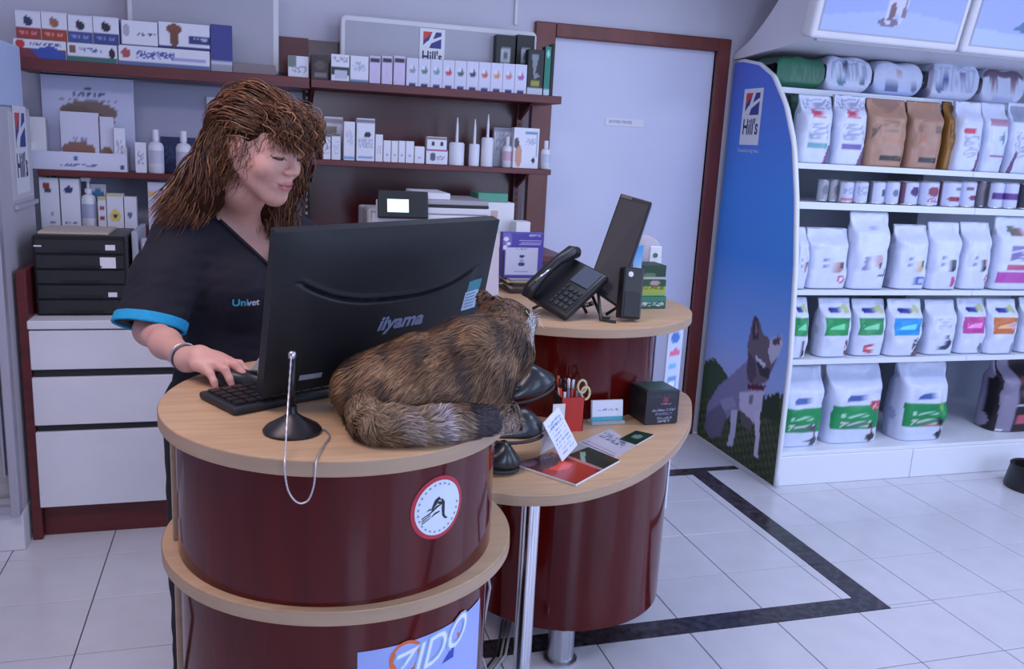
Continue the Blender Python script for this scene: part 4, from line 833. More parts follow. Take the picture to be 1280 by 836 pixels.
CN = [(1021, 1034, 'grey can at the left end of the can shelf, set back', cl((120, 125, 140), (140, 140, 150)), .05, (160, 165, 178)),
      (1035, 1048, 'second grey can, set back on the can shelf', cl((130, 130, 145), (140, 140, 150)), .05, (168, 172, 184)),
      (1049, 1065, 'white can with pale red base, left of the twin pale cans', [('r', .1, .9, .05, .15, (200, 130, 140)), ('n', .2, .8, .4, .8, (160, 170, 200))], 0, Wg),
      (1066, 1083, 'white can with faint grey print, fourth on the can shelf', [('n', .2, .8, .3, .8, (165, 172, 200))], 0, Wg),
      (1086, 1104, 'white can with small dark cat print and grey left edge, fifth on can shelf', [('e', .65, .5, .14, .2, (70, 80, 110)), ('r', 0, .15, 0, 1, (110, 115, 130))], 0, Wg),
      (1105, 1122, 'white can with grey fish print, sixth on the can shelf', [('e', .5, .5, .16, .16, (110, 120, 150))], 0, Wg),
      (1124, 1145, 'white can with purple cat print, seventh on the can shelf', [('e', .55, .6, .18, .25, (70, 50, 110)), ('r', 0, .2, .0, 1, (120, 80, 100))], 0, Wg),
      (1147, 1170, 'white can with red striped print, eighth on the can shelf', [('e', .5, .6, .2, .25, (140, 70, 90)), ('n', .2, .7, .1, .3, (170, 110, 140))], 0, Wg),
      (1173, 1197, 'white can with red and violet cat band, ninth on the can shelf', [('e', .5, .3, .25, .12, (140, 50, 80)), ('e', .6, .75, .15, .1, (130, 130, 150)), ('r', 0, .1, 0, 1, (120, 70, 90))], 0, Wg),
      (1198, 1217, 'white can with violet band, tenth on the can shelf', [('e', .6, .35, .25, .12, (120, 60, 100)), ('e', .4, .75, .15, .1, (120, 100, 110))], 0, Wg),
      (1220, 1234, 'dull grey-brown can set back on the can shelf', cl((120, 110, 120), (130, 120, 130)), .06, (135, 132, 145)),
      (1236, 1252, 'white can with broad violet lettering, left of a pair at right', [('r', .15, 1, .35, .62, (90, 60, 140))], 0, Wg),
      (1252.5, 1270, 'white can with broad violet lettering, right of a pair at right', [('r', 0, .85, .35, .62, (100, 60, 140))], 0, Wg),
      (1273, 1290, 'dark-labelled can at the right frame edge of the can shelf', [('r', .0, .3, 0, 1, (60, 60, 75))], 0, Wg)]
for a, b, lb, ly, dy, bs in CN: can(lb, a, b, 226 if dy == 0 else 224, z, yc + dy, ly, bs)
# row 2
z = GS[3] + .0045
tan = (176, 138, 116)
def roy(c, band): return [('e', .40, .74, .22, .05, (190, 80, 110)), ('n', .2, .7, .68, .82, (205, 130, 150)), ('n', .15, .85, .35, .6, (165, 175, 205)), ('r', .15, .85, .22, .30, band), ('p', [(.75, 0), (.9, .28), (1, .28), (.95, 0)], (120, 90, 130)), ('n', 0, 1, .8, .95, (160, 165, 195))]
bag('dark green food bag standing back at the left end of the second shelf', 990, 1013, 120, z, [('g', 0, .9, (30, 80, 66))], (24, 48, 42), .1, .14, ybase=170, side=(20, 36, 34))
bag('white food bag with red marks and teal band, second shelf left', 1003, 1043, 120, z, roy(0, (120, 175, 185)), Wt, .12, .03, ybase=170)
bag('white food bag with red marks and violet band, second shelf left', 1046, 1086, 120, z, roy(0, (120, 105, 175)), Wt, .12, .04, ybase=170)
bag('wide tan food bag with black base lettering on the second shelf', 1088, 1137, 125, z, [('p', [(0, .55), (.25, .62), (.0, .42)], (120, 90, 80)), ('p', [(.1, .95), (.5, .8), (.9, .93), (.9, .98), (.1, .98)], (150, 118, 104)), ('n', .3, .7, .52, .7, (150, 115, 95)), ('r', .3, .93, .10, .17, (40, 34, 36)), ('n', .35, .9, .11, .16, (120, 95, 85)), ('r', .35, .85, .38, .41, (190, 120, 90))], tan, .12, .04, ybase=170, side=(120, 88, 72))
bag('narrower tan food bag right of the wider tan bag', 1139, 1182, 128, z, [('p', [(.1, .6), (.45, .8), (.2, .5), (.2, .35)], (150, 112, 94)), ('r', .3, .85, .10, .17, (40, 34, 36)), ('n', .35, .8, .11, .16, (120, 95, 85)), ('r', .75, .9, .55, .65, (120, 100, 90)), ('e', .35, .42, .12, .05, (200, 120, 90))], (172, 134, 114), .12, .05, ybase=170, side=(110, 80, 62))
bag('gold-brown narrow food bag squeezed between tan and white bags', 1184, 1196, 128, z, [('n', .2, 1, .3, .7, (120, 80, 30))], (150, 105, 50), .12, .08, ybase=170, side=(60, 40, 24))
bag('white food bag with red oval, right half of the second shelf', 1199, 1232, 128, z, [('e', .4, .58, .28, .05, (200, 70, 100)), ('n', .2, .8, .2, .5, (170, 180, 205)), ('p', [(.75, 0), (.85, .3), (.95, .3), (.9, 0)], (110, 80, 120))], Wt, .12, .04, ybase=170)
bag('white food bag with mauve top and violet line on the second shelf', 1233, 1263, 130, z, [('r', .1, .9, .68, .78, (180, 140, 165)), ('e', .75, .5, .06, .1, (110, 150, 170)), ('r', .2, .9, .22, .25, (150, 90, 130)), ('p', [(.8, 0), (.9, .3), (1, .3), (.95, 0)], (110, 80, 120))], Wt, .12, .05, ybase=170)
bag('white food bag with grey-blue top cut by the right frame edge, second shelf', 1266, 1302, 130, z, [('r', 0, 1, .72, .95, (150, 160, 185)), ('n', .1, .9, .2, .6, (170, 175, 205)), ('p', [(0, 0), (.1, .3), (.2, .3), (.12, 0)], (110, 80, 120))], Wt, .12, .05, ybase=170)
# row 1: lying bags on the top shelf
def lying(label, px0, px1, pyt, layers, base, side=None, depth=.22):
    z = GS[4] + .0045; y0 = fy(z) + .03
    a = at(px0, 100, 1, y0); b = at(px1, 100, 1, y0); H = at((px0 + px1) / 2, pyt, 1, y0 + .04)[2] - z; x0, x1 = a[0], b[0]; cx, w = (x0 + x1) / 2, (x1 - x0) / 2
    o = root('lying_food_bag', label, 'bag', (cx, y0 + depth / 2, z)); N, M_ = 48, 26; side = side or tuple(int(c * .85) for c in base)
    uu = np.linspace(-1, 1, M_ + 1); th = np.linspace(0, 2 * math.pi, N, endpoint=False); TH, UU = np.meshgrid(th, uu)
    pin = (1 - np.abs(UU) ** 9 * .5)
    ct, st = np.cos(TH), np.sin(TH)
    Yl = depth / 2 * np.sign(ct) * np.abs(ct) ** .32; Zl = H / 2 * pin * np.sign(st) * np.abs(st) ** .36
    rr = np.random.RandomState(int(px0)); p = rr.rand(3) * 6
    Zl = Zl + (.005 * np.sin(UU * 6 + p[0] + Yl * 30)) * (st > 0)
    P = np.stack([cx + UU * w, y0 + depth / 2 + Yl, z + .001 + H / 2 + Zl], -1); P[..., 2] = np.maximum(P[..., 2], z + .001)
    C_ = paint((UU + 1) / 2, (Zl / H + .5), layers, base)
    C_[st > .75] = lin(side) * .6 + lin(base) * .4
    idx = np.arange((M_ + 1) * N).reshape(M_ + 1, N); i2 = np.roll(idx, -1, 1)
    np_mesh('bag_body', P.reshape(-1, 3), np.stack([idx[:-1], idx[1:], i2[1:], i2[:-1]], -1).reshape(-1, 4), BAGM, o, C_.reshape(-1, 3))
    MB().box(x1 - .004, x1 + .006, y0 + .03, y0 + depth - .03, z + H * .40, z + H * .44).box(x0 - .006, x0 + .004, y0 + .03, y0 + depth - .03, z + H * .40, z + H * .44).build('end_seal', mat('seal_%d_%d_%d' % tuple(side), tuple(lin(side)), .4), o)
lying('dark green food bag lying at the left end of the gondola top shelf', 970, 1030, 72, [('n', .3, .9, .2, .8, (60, 120, 90)), ('r', .85, 1, 0, 1, (16, 84, 60)), ('g', -.4, 2.4, (60, 130, 100))], (26, 92, 66), (40, 60, 56))
lying('white food bag with dark speckled print lying next to the green bag', 1032, 1089, 72, [('n', .1, .9, .3, .9, (160, 175, 205)), ('e', .4, .75, .06, .12, (80, 90, 120)), ('e', .35, .3, .1, .12, (70, 130, 150)), ('e', .8, .3, .06, .1, (70, 90, 120))], Wt)
lying('flatter white food bag lying in the middle of the gondola top shelf', 1092, 1153, 79, [('r', .0, 1, .0, .45, (185, 200, 240)), ('r', .25, .5, .14, .26, (80, 90, 150)), ('e', .85, .25, .07, .1, (100, 110, 150)), ('r', .25, .55, .66, .74, (195, 165, 170))], Wt)
lying('white food bag with rounded top and blue marks lying on gondola top shelf', 1160, 1224, 79, [('n', .1, .9, .2, .9, (180, 190, 220)), ('e', .35, .6, .08, .1, (60, 80, 160)), ('e', .65, .65, .07, .1, (130, 120, 170)), ('e', .25, .25, .07, .08, (90, 110, 160)), ('r', 0, .08, 0, 1, (140, 135, 160))], Wt)
lying('white food bag with dark upper edge lying at the right of the gondola top shelf', 1229, 1282, 88, [('r', 0, 1, .75, 1, (110, 95, 115)), ('n', .2, .9, .5, .65, (170, 130, 150)), ('r', .3, .8, .1, .25, (190, 200, 235))], Wt)
bb_ = bx('small_price_card', 'small beige card hanging above the right lying bags', 1268, 1290, 52, 2.0, [('e', .5, .4, .2, .2, (60, 50, 70))], y=3.60, depth=.003, base=(190, 165, 165), cat='card') if False else None
# dark object on the floor at the right frame edge
bk_ = root('black_bin', 'black plastic bin on the floor tiles, cut by the right frame edge', 'bin', (3.88, 3.2, 0))
xa = at(1262, 600, 1, 3.2)
MB().lathe([(.115, 0), (.12, .01), (.105, .10), (.098, .115), (.085, .115), (.09, .02)], (xa[0] + .115, 3.18, 0.0005), 32).build('bin_body', BLACK, bk_, auto=.7)
MB().tube([(xa[0] + .115 + .1 * math.cos(a), 3.18 + .1 * math.sin(a), .117) for a in np.linspace(0, 6.2832, 33)], .006, 8).build('rim', BLACKM, bk_, smooth=True)
# ------------------------------------------------------------------ things on the near counter
ZC1 = 1.05
# monitor (seen from behind)
cs = .48 / .5
mc = _C + (np.array([.257, 1.701, 1.225]) - _C) * cs
ya, ti, ro, mw, mh = .437, -.259, .029, .50 * cs, .329 * cs
s_ = np.array([math.cos(ya), math.sin(ya), 0]); n_ = np.array([math.sin(ya), -math.cos(ya), 0]); up_ = np.array([0, 0, 1]) * math.cos(ti) - n_ * math.sin(ti)
s2 = s_ * math.cos(ro) + up_ * math.sin(ro); u2 = -s_ * math.sin(ro) + up_ * math.cos(ro); nn_ = np.cross(s2, u2)
def MF(x, y, d=0): return tuple(mc + s2 * x + u2 * y + nn_ * d)      # d towards the viewer
mo = root('computer_monitor', 'black flat computer monitor seen from behind on the round counter', 'monitor', tuple(mc - np.array([0, 0, mc[2] - ZC1])))
# back shell: a curved swelling surface
nx_, ny_ = 90, 170; X, Y = np.meshgrid(np.linspace(-1, 1, nx_ + 1), np.linspace(-1, 1, ny_ + 1))
def swell(X, Y):
    b = .016 * np.clip(1 - np.abs(X) ** 5, 0, 1) * np.clip(1 - np.abs(Y) ** 5, 0, 1)
    yl = .12 + .30 * np.clip(np.abs(X) / .8, 0, 1) ** 2.6      # smile-shaped ledge
    inside = (np.abs(X) < .80)
    led = np.where(inside, 1 / (1 + np.exp((Y - yl) * 70)), 1 / (1 + np.exp((Y - yl) * 70)))
    k = np.clip((.84 - np.abs(X)) / .10, 0, 1)
    dy = Y - yl
    return b - .011 * np.exp(-(dy / .020) ** 2) * k + .0045 * k * np.clip((.10 - dy) / .10, 0, 1) * (dy > 0) + .0045 * k * (dy <= 0) * np.clip(1 + (dy) * .9, 0, 1)
D = swell(X, Y)
P = mc + s2 * (X * mw / 2)[..., None] + u2 * (Y * mh / 2)[..., None] + nn_ * (D + .006)[..., None]
Pb = mc + s2 * (X * mw / 2)[..., None] + u2 * (Y * mh / 2)[..., None] - nn_ * .018
idx = np.arange((nx_ + 1) * (ny_ + 1)).reshape(ny_ + 1, nx_ + 1); o2 = idx.size
q1 = np.stack([idx[:-1, :-1], idx[:-1, 1:], idx[1:, 1:], idx[1:, :-1]], -1).reshape(-1, 4); q2 = q1[:, ::-1] + o2
ring = np.concatenate([idx[0, :-1], idx[:-1, -1], idx[-1, :0:-1], idx[:0:-1, 0]]); r2 = np.roll(ring, -1)
q3 = np.stack([r2, ring, ring + o2, r2 + o2], -1)
sh = np_mesh('back_shell', np.vstack([P.reshape(-1, 3), Pb.reshape(-1, 3)]), np.vstack([q1, q2, q3]), mat('monitor_shell', (.015, .016, .019), .42, noise=.12, nscale=90, spec=.3), mo)
sh.data.set_sharp_from_angle(angle=.9)
MB().prism([(-mw / 2 + .012, -mh / 2 + .014), (mw / 2 - .012, -mh / 2 + .014), (mw / 2 - .012, mh / 2 - .012), (-mw / 2 + .012, mh / 2 - .012)], -.0186, -.0195, lambda a, b, d: MF(a, b, d)).build('screen', mat('screen_glow', (.45, .55, .75), .2, emit=.35), mo)
lm_ = mat('monitor_logo', (.22, .26, .42), .35)
text('iiyama', .040, lambda x, y: MF(x * 1.02 + .022, y - .030 + x * .02, .0068 + float(swell(np.array((x * 1.02 + .022) / (mw / 2)), np.array((y - .030) / (mh / 2))))), lm_, mo, 'brand_lettering', bold=.0014, shear=.3)
def sw_(x, y): return .0062 + float(swell(np.array(x / (mw / 2)), np.array(y / (mh / 2))))
def quad_on(x0, x1, y0, y1, d, name, m, sk=0):
    d = d * .04; N_ = 6; vs = [MF(x0 + (x1 - x0) * i / N_ + sk * j / N_, y0 + (y1 - y0) * j / N_, sw_(x0 + (x1 - x0) * i / N_ + sk * j / N_, y0 + (y1 - y0) * j / N_) + d) for j in range(N_ + 1) for i in range(N_ + 1)]
    return MB().add(vs, [(j * 7 + i, j * 7 + i + 1, j * 7 + i + 8, j * 7 + i + 7) for j in range(N_) for i in range(N_)]).build(name, m, mo)
quad_on(.176, .216, .013, .036, .0125, 'energy_label', mat('label_teal', (.04, .22, .28), .5), .002); quad_on(.170, .212, -.028, .013, .0125, 'energy_label', mat('label_pale', (.40, .55, .70), .5), .003)
for k in range(5): quad_on(.176, .204, -.022 + k * .007, -.0195 + k * .007, .03, 'label_line', mat('label_ink', (.15, .2, .35), .5))
quad_on(-.175, -.13, -.130, -.118, .014, 'serial_label', mat('label_grey', (.30, .33, .42), .5)); quad_on(-.10, -.075, -.135, -.127, .0165, 'serial_label', mat('label_green', (.06, .16, .15), .5))
MB().box(-.03, .03, -.02, .02, 0, .16, Matrix.Translation((mc[0] + .02, mc[1] + .05, 1.058)) @ Matrix.Rotation(ya, 4, 'Z')).build('stand_neck', BLACK, mo, bevel=.004)
MB().lathe([(.085, 0), (.085, .008), (.07, .013), (.03, .016)], (mc[0] + .02, mc[1] + .055, ZC1 + .0006), 48, sx=1.2, sy=.85).build('stand_base', BLACK, mo, auto=.6)
# keyboard
kd = np.array([math.cos(.50), math.sin(.50), 0]); kn = np.array([-kd[1], kd[0], 0]); ko = np.array([-.030, 1.545, ZC1 + .001])
kb = root('keyboard', 'black keyboard lying on the beech counter under the monitor', 'keyboard', tuple(ko + kd * .2 + kn * .06))
def KF(a, b, d): return tuple(ko + kd * a + kn * b + np.array([0, 0, d]))
MB().prism([(0, 0), (.262, 0), (.262, .135), (0, .135)], 0, .014, KF).build('case', BLACKM, kb, bevel=.005, seg=2)
for r_ in range(5):
    for c_ in range(11):
        MB().prism([(.012 + c_ * .0225, .012 + r_ * .0225), (.031 + c_ * .0225, .012 + r_ * .0225), (.031 + c_ * .0225, .030 + r_ * .0225), (.012 + c_ * .0225, .030 + r_ * .0225)], .0142, .019, KF).build('key', BLACK, kb)
MB().tube([KF(.255, .10, .010), KF(.28, .09, .004), KF(.30, .05, .004), KF(.33, .02, .004)], .0025, 6).build('cord', BLACK, kb, smooth=True)
# mouse under the hand
ms = root('computer_mouse', 'black computer mouse under the womans hand on the counter', 'mouse', (-.030, 1.752, ZC1))
MD = math.radians(-18)
MT = Matrix.Translation((-.026, 1.752, ZC1 + .0006)) @ Matrix.Rotation(MD, 4, 'Z')
vs = MB(); prof = []
nu, nv = 28, 14; V_ = []
for j in range(nv + 1):
    ph = j / nv * math.pi / 2
    for i in range(nu):
        a = 2 * math.pi * i / nu; rr = math.cos(ph) ** .55
        V_.append(tuple(MT @ Vector((.052 * rr * math.cos(a) * (1), .030 * rr * math.sin(a), .032 * math.sin(ph) ** .8 * (1 - .25 * math.cos(a) * rr)))))
vs.add(V_, [(j * nu + i, j * nu + (i + 1) % nu, (j + 1) * nu + (i + 1) % nu, (j + 1) * nu + i) for j in range(nv) for i in range(nu)] + [tuple(range(nu))[::-1]])
vs.build('mouse_body', BLACK, ms, smooth=True)
MB().box(.025, .04, -.0025, .0025, .020, .032, MT).build('scroll_wheel', BLACKM, ms, bevel=.002)
MB().tube([MT @ Vector((.05, 0, .01)), MT @ Vector((.08, .01, .004)), MT @ Vector((.12, .04, .004)), MT @ Vector((.15, .09, .004))], .002, 6).build('cord', BLACK, ms, smooth=True)
# paper leaning behind the monitor edge
wp = root('white_sheet', 'folded white sheet standing on the counter at the left monitor edge', 'paper', (.0, 1.78, ZC1))
a_ = [at(306, 472, 1, 1.80), at(326, 441, 1, 1.80), at(330, 470, 1, 1.80), at(318, 480, 1, 1.80)]
zf = ZC1 + .002
MB().add([(a_[0][0], 1.80, zf), (a_[1][0] + .004, 1.80, a_[1][2]), (a_[2][0] + .04, 1.82, zf), (a_[0][0], 1.803, zf), (a_[1][0] + .004, 1.803, a_[1][2]), (a_[2][0] + .04, 1.823, zf)], [(0, 2, 1), (3, 4, 5), (0, 1, 4, 3), (1, 2, 5, 4), (2, 0, 3, 5)]).build('sheet', PAPER, wp)
# counter pen on a ball chain
bs = root('chain_pen_stand', 'black counter pen stand with beaded chain looping over the counter edge', 'pen stand', (.066, 1.452, ZC1))
c = (.066, 1.452, ZC1 + .0005)
MB().lathe([(.0485, 0), (.049, .004), (.044, .010), (.020, .024), (.010, .031), (.0075, .036), (.0075, .045)], c, 48).build('stand_base', BLACK, bs, auto=.5)
zt_ = at(367, 441, 1, 1.452)[2]
MB().tube([(c[0], c[1], ZC1 + .04), (c[0] + .0006, c[1], zt_ - .008)], .0048, 12).build('stand_pole', BLACK, bs, smooth=True)
MB().lathe([(.005, 0), (.0065, .002), (.0065, .010), (.004, .013)], (c[0], c[1], zt_ - .010), 16).build('pole_cap', STEEL, bs, smooth=True)
ch = [(c[0] - .002, c[1] - .008, zt_ - .006), (c[0] - .004, c[1] - .03, zt_ - .05)]
def fpt(px, py, y): p = at(px, py, 1, y); return tuple(p)
pts = [fpt(364, 445, 1.444), fpt(361, 490, 1.42), fpt(358, 540, 1.36), fpt(356, 575, 1.30), fpt(356, 590, 1.295), fpt(360, 612, 1.295), fpt(368, 625, 1.295), fpt(377, 629, 1.295), fpt(386, 624, 1.295), fpt(392, 608, 1.295), fpt(394, 590, 1.295), fpt(395, 578, 1.30)]
pts += [(.100, 1.325, 1.054), (.112, 1.37, 1.0525), (.124, 1.41, 1.0525), (.120, 1.445, 1.0525), (.105, 1.462, 1.055)]
P_ = smooth_poly3 = None
def cr3(P, n=8):
    P = [np.array(p, float) for p in P]; out = []
    for i in range(len(P) - 1):
        p0, p1, p2, p3 = P[max(i - 1, 0)], P[i], P[i + 1], P[min(i + 2, len(P) - 1)]
        for k in range(n):
            t = k / n; out.append(.5 * (2 * p1 + (p2 - p0) * t + (2 * p0 - 5 * p1 + 4 * p2 - p3) * t * t + (3 * p1 - p0 - 3 * p2 + p3) * t ** 3))
    out.append(P[-1]); return out
cpts = cr3(pts, 10); rad = [.0019 if k % 2 else .0011 for k in range(len(cpts))]
MB().tube(cpts, rad, 6).build('ball_chain', mat('chain_metal', (.62, .60, .62), .35, .7), bs, smooth=True)
# tall pale papers leaning behind the monitor on the right
pf = root('pale_folder', 'pale pink-white folder leaning upright behind the right monitor edge', 'folder', (.70, 2.45, .75))
P4 = [at(606, 292, 1, 2.30), at(624, 293, 1, 2.30), at(623, 375, 1, 2.30), at(596, 388, 1, 2.30), at(596, 300, 1, 2.30)]
MB().prism([(p[0], p[2]) for p in P4], 2.30, 2.315, lambda a, b, d: (a, d, b)).build('folder_sheet', mat('pinkish_card', (.62, .54, .58), .6), pf)
MB().box(P4[3][0], P4[1][0] - .01, 2.316, 2.40, .751, P4[3][2] + .02).build('folder_foot', mat('pinkish_card', (.62, .54, .58)), pf)

# ------------------------------------------------------------------ raised round top of the second counter
ZU = 1.05
# stack of booklets, purple leaflet holder
bl = root('booklet_stack', 'uneven stack of dark and cream booklets under the purple leaflet display', 'booklets', (.90, 2.82, ZU))
rnd = random.Random(4)
zc = ZU + .0008
for k, (w_, d_, h_, m, an) in enumerate(((.17, .13, .012, 'dark', 3), (.15, .12, .010, 'cream', -4), (.16, .12, .012, 'dark', 6), (.18, .13, .006, 'cream', -2), (.17, .12, .006, 'grey', 2))):
    MT_ = Matrix.Translation((.925, 2.86, zc)) @ Matrix.Rotation(math.radians(an), 4, 'Z')
    MB().box(-w_ / 2, w_ / 2, -d_ / 2, d_ / 2, 0, h_, MT_).build('booklet', {'dark': mat('dark_cover', (.03, .03, .03), .5), 'cream': mat('cream_pages', (.45, .38, .26), .6), 'grey': mat('grey_cover', (.28, .28, .30), .5)}[m], bl, bevel=.0008); zc += h_ + .0004
x0, x1 = at(626, 350, 1, 2.83)[0], at(677, 350, 1, 2.83)[0]; zt_ = at(650, 291, 1, 2.83)[2]
pl_ = carton('leaflet_display', 'purple leaflet display with white card and white paw flowers, right of the monitor', 'display', x0, x1, 2.83, zc + .0006, zt_, .035,
    [('p', [(0, 1), (0, .45), (.1, .62), (.22, .76), (.2, 1)], (120, 110, 190)), ('e', .08, .86, .06, .05, (225, 225, 245)), ('e', .14, .76, .05, .04, (225, 225, 245)), ('e', .06, .68, .05, .05, (225, 225, 245)), ('n', .62, .92, .93, .97, (190, 185, 235)), ('r', .40, .95, .83, .845, (190, 185, 235)), ('r', .45, .95, .78, .795, (190, 185, 235)), ('r', .40, .92, .735, .75, (190, 185, 235)),
     ('r', .08, .88, .06, .68, (205, 212, 240)), ('n', .33, .60, .62, .65, (80, 90, 130)), ('e', .48, .48, .07, .035, (50, 60, 100)), ('e', .48, .30, .08, .05, (60, 70, 110)), ('e', .48, .38, .05, .03, (150, 160, 190)), ('r', .3, .65, .12, .14, (130, 140, 180)), ('r', 0, .05, 0, .6, (40, 40, 60))], (84, 76, 170), (84, 76, 170), None, 44, 60)
# green gadget (dark plant-like clip) beside the booklets
gc = root('spring_clip', 'small black and green clip lying by the booklets behind the cat head', 'clip', (.86, 2.55, ZU))
for k in range(3): MB().tube([(.83 + k * .012, 2.50, ZU + .006 + k * .006), (.87, 2.51 + k * .01, ZU + .022 - k * .004), (.91, 2.50 + k * .006, ZU + .012 + k * .01)], .005, 8).build('clip_arm', mat('clip_green', (.02, .09, .04), .4) if k == 1 else BLACK, gc, smooth=True)
# desk phone
phx = at(735, 385, 2, 1.09)
PT = Matrix.Translation((.930, 2.40, ZU + .0008)) @ Matrix.Rotation(math.radians(33), 4, 'Z')
ph = root('desk_phone', 'black desk telephone on a wire stand on the raised round top', 'telephone', (.930, 2.40, ZU))
# sloping body: base in local frame: x right, y back, z up; keypad face tilted to front-right
body = [(-.02, .0), (.16, .0), (.16, .012), (.14, .11), (.12, .118), (-.02, .022)]
SL = PT @ Matrix.Translation((-.06, -.055, .012)) @ Matrix.Rotation(math.radians(-38), 4, 'Y')
SL = Matrix.Translation((.885, 2.355, ZU + .012)) @ Matrix.Rotation(math.radians(18), 4, 'Z') @ Matrix.Rotation(math.radians(-36), 4, 'Y') @ Matrix.Rotation(math.radians(18), 4, 'X')
MB().box(-.02, .175, -.02, .145, 0, .028, SL).build('phone_body', BLACK, ph, bevel=.010, seg=3, auto=.6)
for i in range(4):
    for j in range(3): MB().box(.0 + i * .021, .015 + i * .021, -.005 + j * .018, .008 + j * .018, .0285, .033, SL).build('key', mat('key_grey', (.05, .055, .06), .3), ph, bevel=.002)
for i in range(5): MB().box(.0 + i * .018, .012 + i * .018, .054, .060, .0285, .0315, SL).build('function_key', mat('key_grey', (.05, .055, .06)), ph)
MB().box(.095, .165, -.005, .065, .028, .032, SL).build('phone_screen', mat('phone_screen', (.10, .12, .16), .08), ph, bevel=.001)
hsp = [(-.035, .118, .045), (-.01, .118, .062), (.05, .118, .072), (.11, .118, .072), (.165, .118, .060), (.185, .118, .042)]
MB().tube([SL @ Vector(p) for p in hsp], [.019, .021, .016, .016, .021, .018], 16).build('handset', BLACK, ph, smooth=True)
MB().tube([SL @ Vector((.0, .10, .093)), SL @ Vector((.04, .095, .095)), SL @ Vector((.06, .095, .094))], .003, 6).build('handset_glint_strip', CHROME, ph, smooth=True)
MB().tube([SL @ Vector((.14, .05, 0)), (1.00, 2.36, ZU + .005), (1.02, 2.345, ZU + .005)], .005, 8).tube([SL @ Vector((.14, .0, 0)), (.985, 2.33, ZU + .005), (1.02, 2.30, ZU + .005)], .005, 8).tube([SL @ Vector((.12, .1, 0)), (.98, 2.43, ZU + .004)], .005, 8).build('stand_foot', BLACK, ph, smooth=True)
cpt = [SL @ Vector((-.02, .12, .03)), Vector((.87, 2.50, ZU + .02)), Vector((.92, 2.55, ZU + .008)), Vector((.99, 2.50, ZU + .012)), Vector((1.0, 2.44, ZU + .03))]
coil = cr3([tuple(p) for p in cpt], 24)
coil = [tuple(np.array(p) + .007 * np.array([math.cos(k * 1.3), math.sin(k * 1.3) * .5, math.sin(k * 1.3) * .8 + .5])) for k, p in enumerate(coil)]
MB().tube(coil, .0022, 5).build('coiled_cord', BLACK, ph, smooth=True)
# leaning black terminal screen
sc_ = root('tilted_screen', 'tall black flat screen tilted backwards above the desk telephone', 'screen', (1.03, 2.40, ZU))
q = {}
bl_, br_ = at(744, 330, 1, 2.45), at(782, 352, 1, 2.38)
tl_, tr_ = at(776, 241, 1, 2.52), at(815, 252, 1, 2.45)
B0 = np.array([bl_, br_, tr_, tl_]); nrm = np.cross(B0[1] - B0[0], B0[3] - B0[0]); nrm /= np.linalg.norm(nrm)
lo2 = np.array([bl_ + (bl_ - tl_) * .30, br_ + (br_ - tr_) * .30]); 
F1 = np.array([lo2[0], lo2[1], tr_, tl_])
mbx = MB().add([tuple(p) for p in F1] + [tuple(p - nrm * .022) for p in F1], [(0, 1, 2, 3), (7, 6, 5, 4), (0, 4, 5, 1), (1, 5, 6, 2), (2, 6, 7, 3), (3, 7, 4, 0)])
mbx.build('screen_body', BLACK, sc_, bevel=.004, seg=2)
ce = F1.mean(0); F2 = ce + (F1 - ce) * .90 + nrm * .0015; F2b = F2 - nrm * .003
MB().add([tuple(p) for p in F2] + [tuple(p) for p in F2b], [(0, 1, 2, 3), (7, 6, 5, 4), (0, 4, 5, 1), (1, 5, 6, 2), (2, 6, 7, 3), (3, 7, 4, 0)]).build('glass', mat('dark_glass', (.030, .026, .030), .5), sc_)
f_ = F1[3] + (F1[2] - F1[3]) * .1
MB().add([tuple(F1[3] + (F1[2] - F1[3]) * a + (F1[0] - F1[3]) * b + nrm * .002) for a, b in ((.05, .01), (.4, .01), (.4, .045), (.05, .045))], [(0, 1, 2, 3)]).build('top_label', mat('bronze_label', (.12, .10, .08), .4), sc_)
# card terminal standing below it
ct = root('card_terminal', 'black upright payment terminal with round white mark beside the telephone', 'terminal', (1.09, 2.36, ZU))
x0 = at(776, 350, 1, 2.33)[0]; x1 = at(801, 350, 1, 2.33)[0]; z1_ = at(785, 335, 1, 2.33)[2]
TT = Matrix.Translation(((x0 + x1) / 2, 2.33, ZU + .001)) @ Matrix.Rotation(math.radians(6), 4, 'Y') @ Matrix.Rotation(math.radians(-12), 4, 'X')
MB().box(-.033, .033, -.02, .02, .006, z1_ - ZU, TT).build('terminal_body', BLACK, ct, bevel=.006, seg=2)
MB().box(-.025, .025, -.0215, -.020, .012, .085, TT).build('front_groove', BLACKM, ct, bevel=.001)
MB().lathe([(.008, 0), (.008, .0015), (.004, .002)], (0, 0, 0), 20, T=TT @ Matrix.Translation((-.012, -.0205, z1_ - ZU - .022)) @ Matrix.Rotation(math.radians(90), 4, 'X')).build('round_mark', PAPER, ct)
MB().tube([(1.03, 2.40, ZU + .006), (1.06, 2.39, ZU + .03), (1.09, 2.38, ZU + .04), (1.11, 2.36, ZU + .05)], .005, 8).build('cable', BLACK, ct, smooth=True)
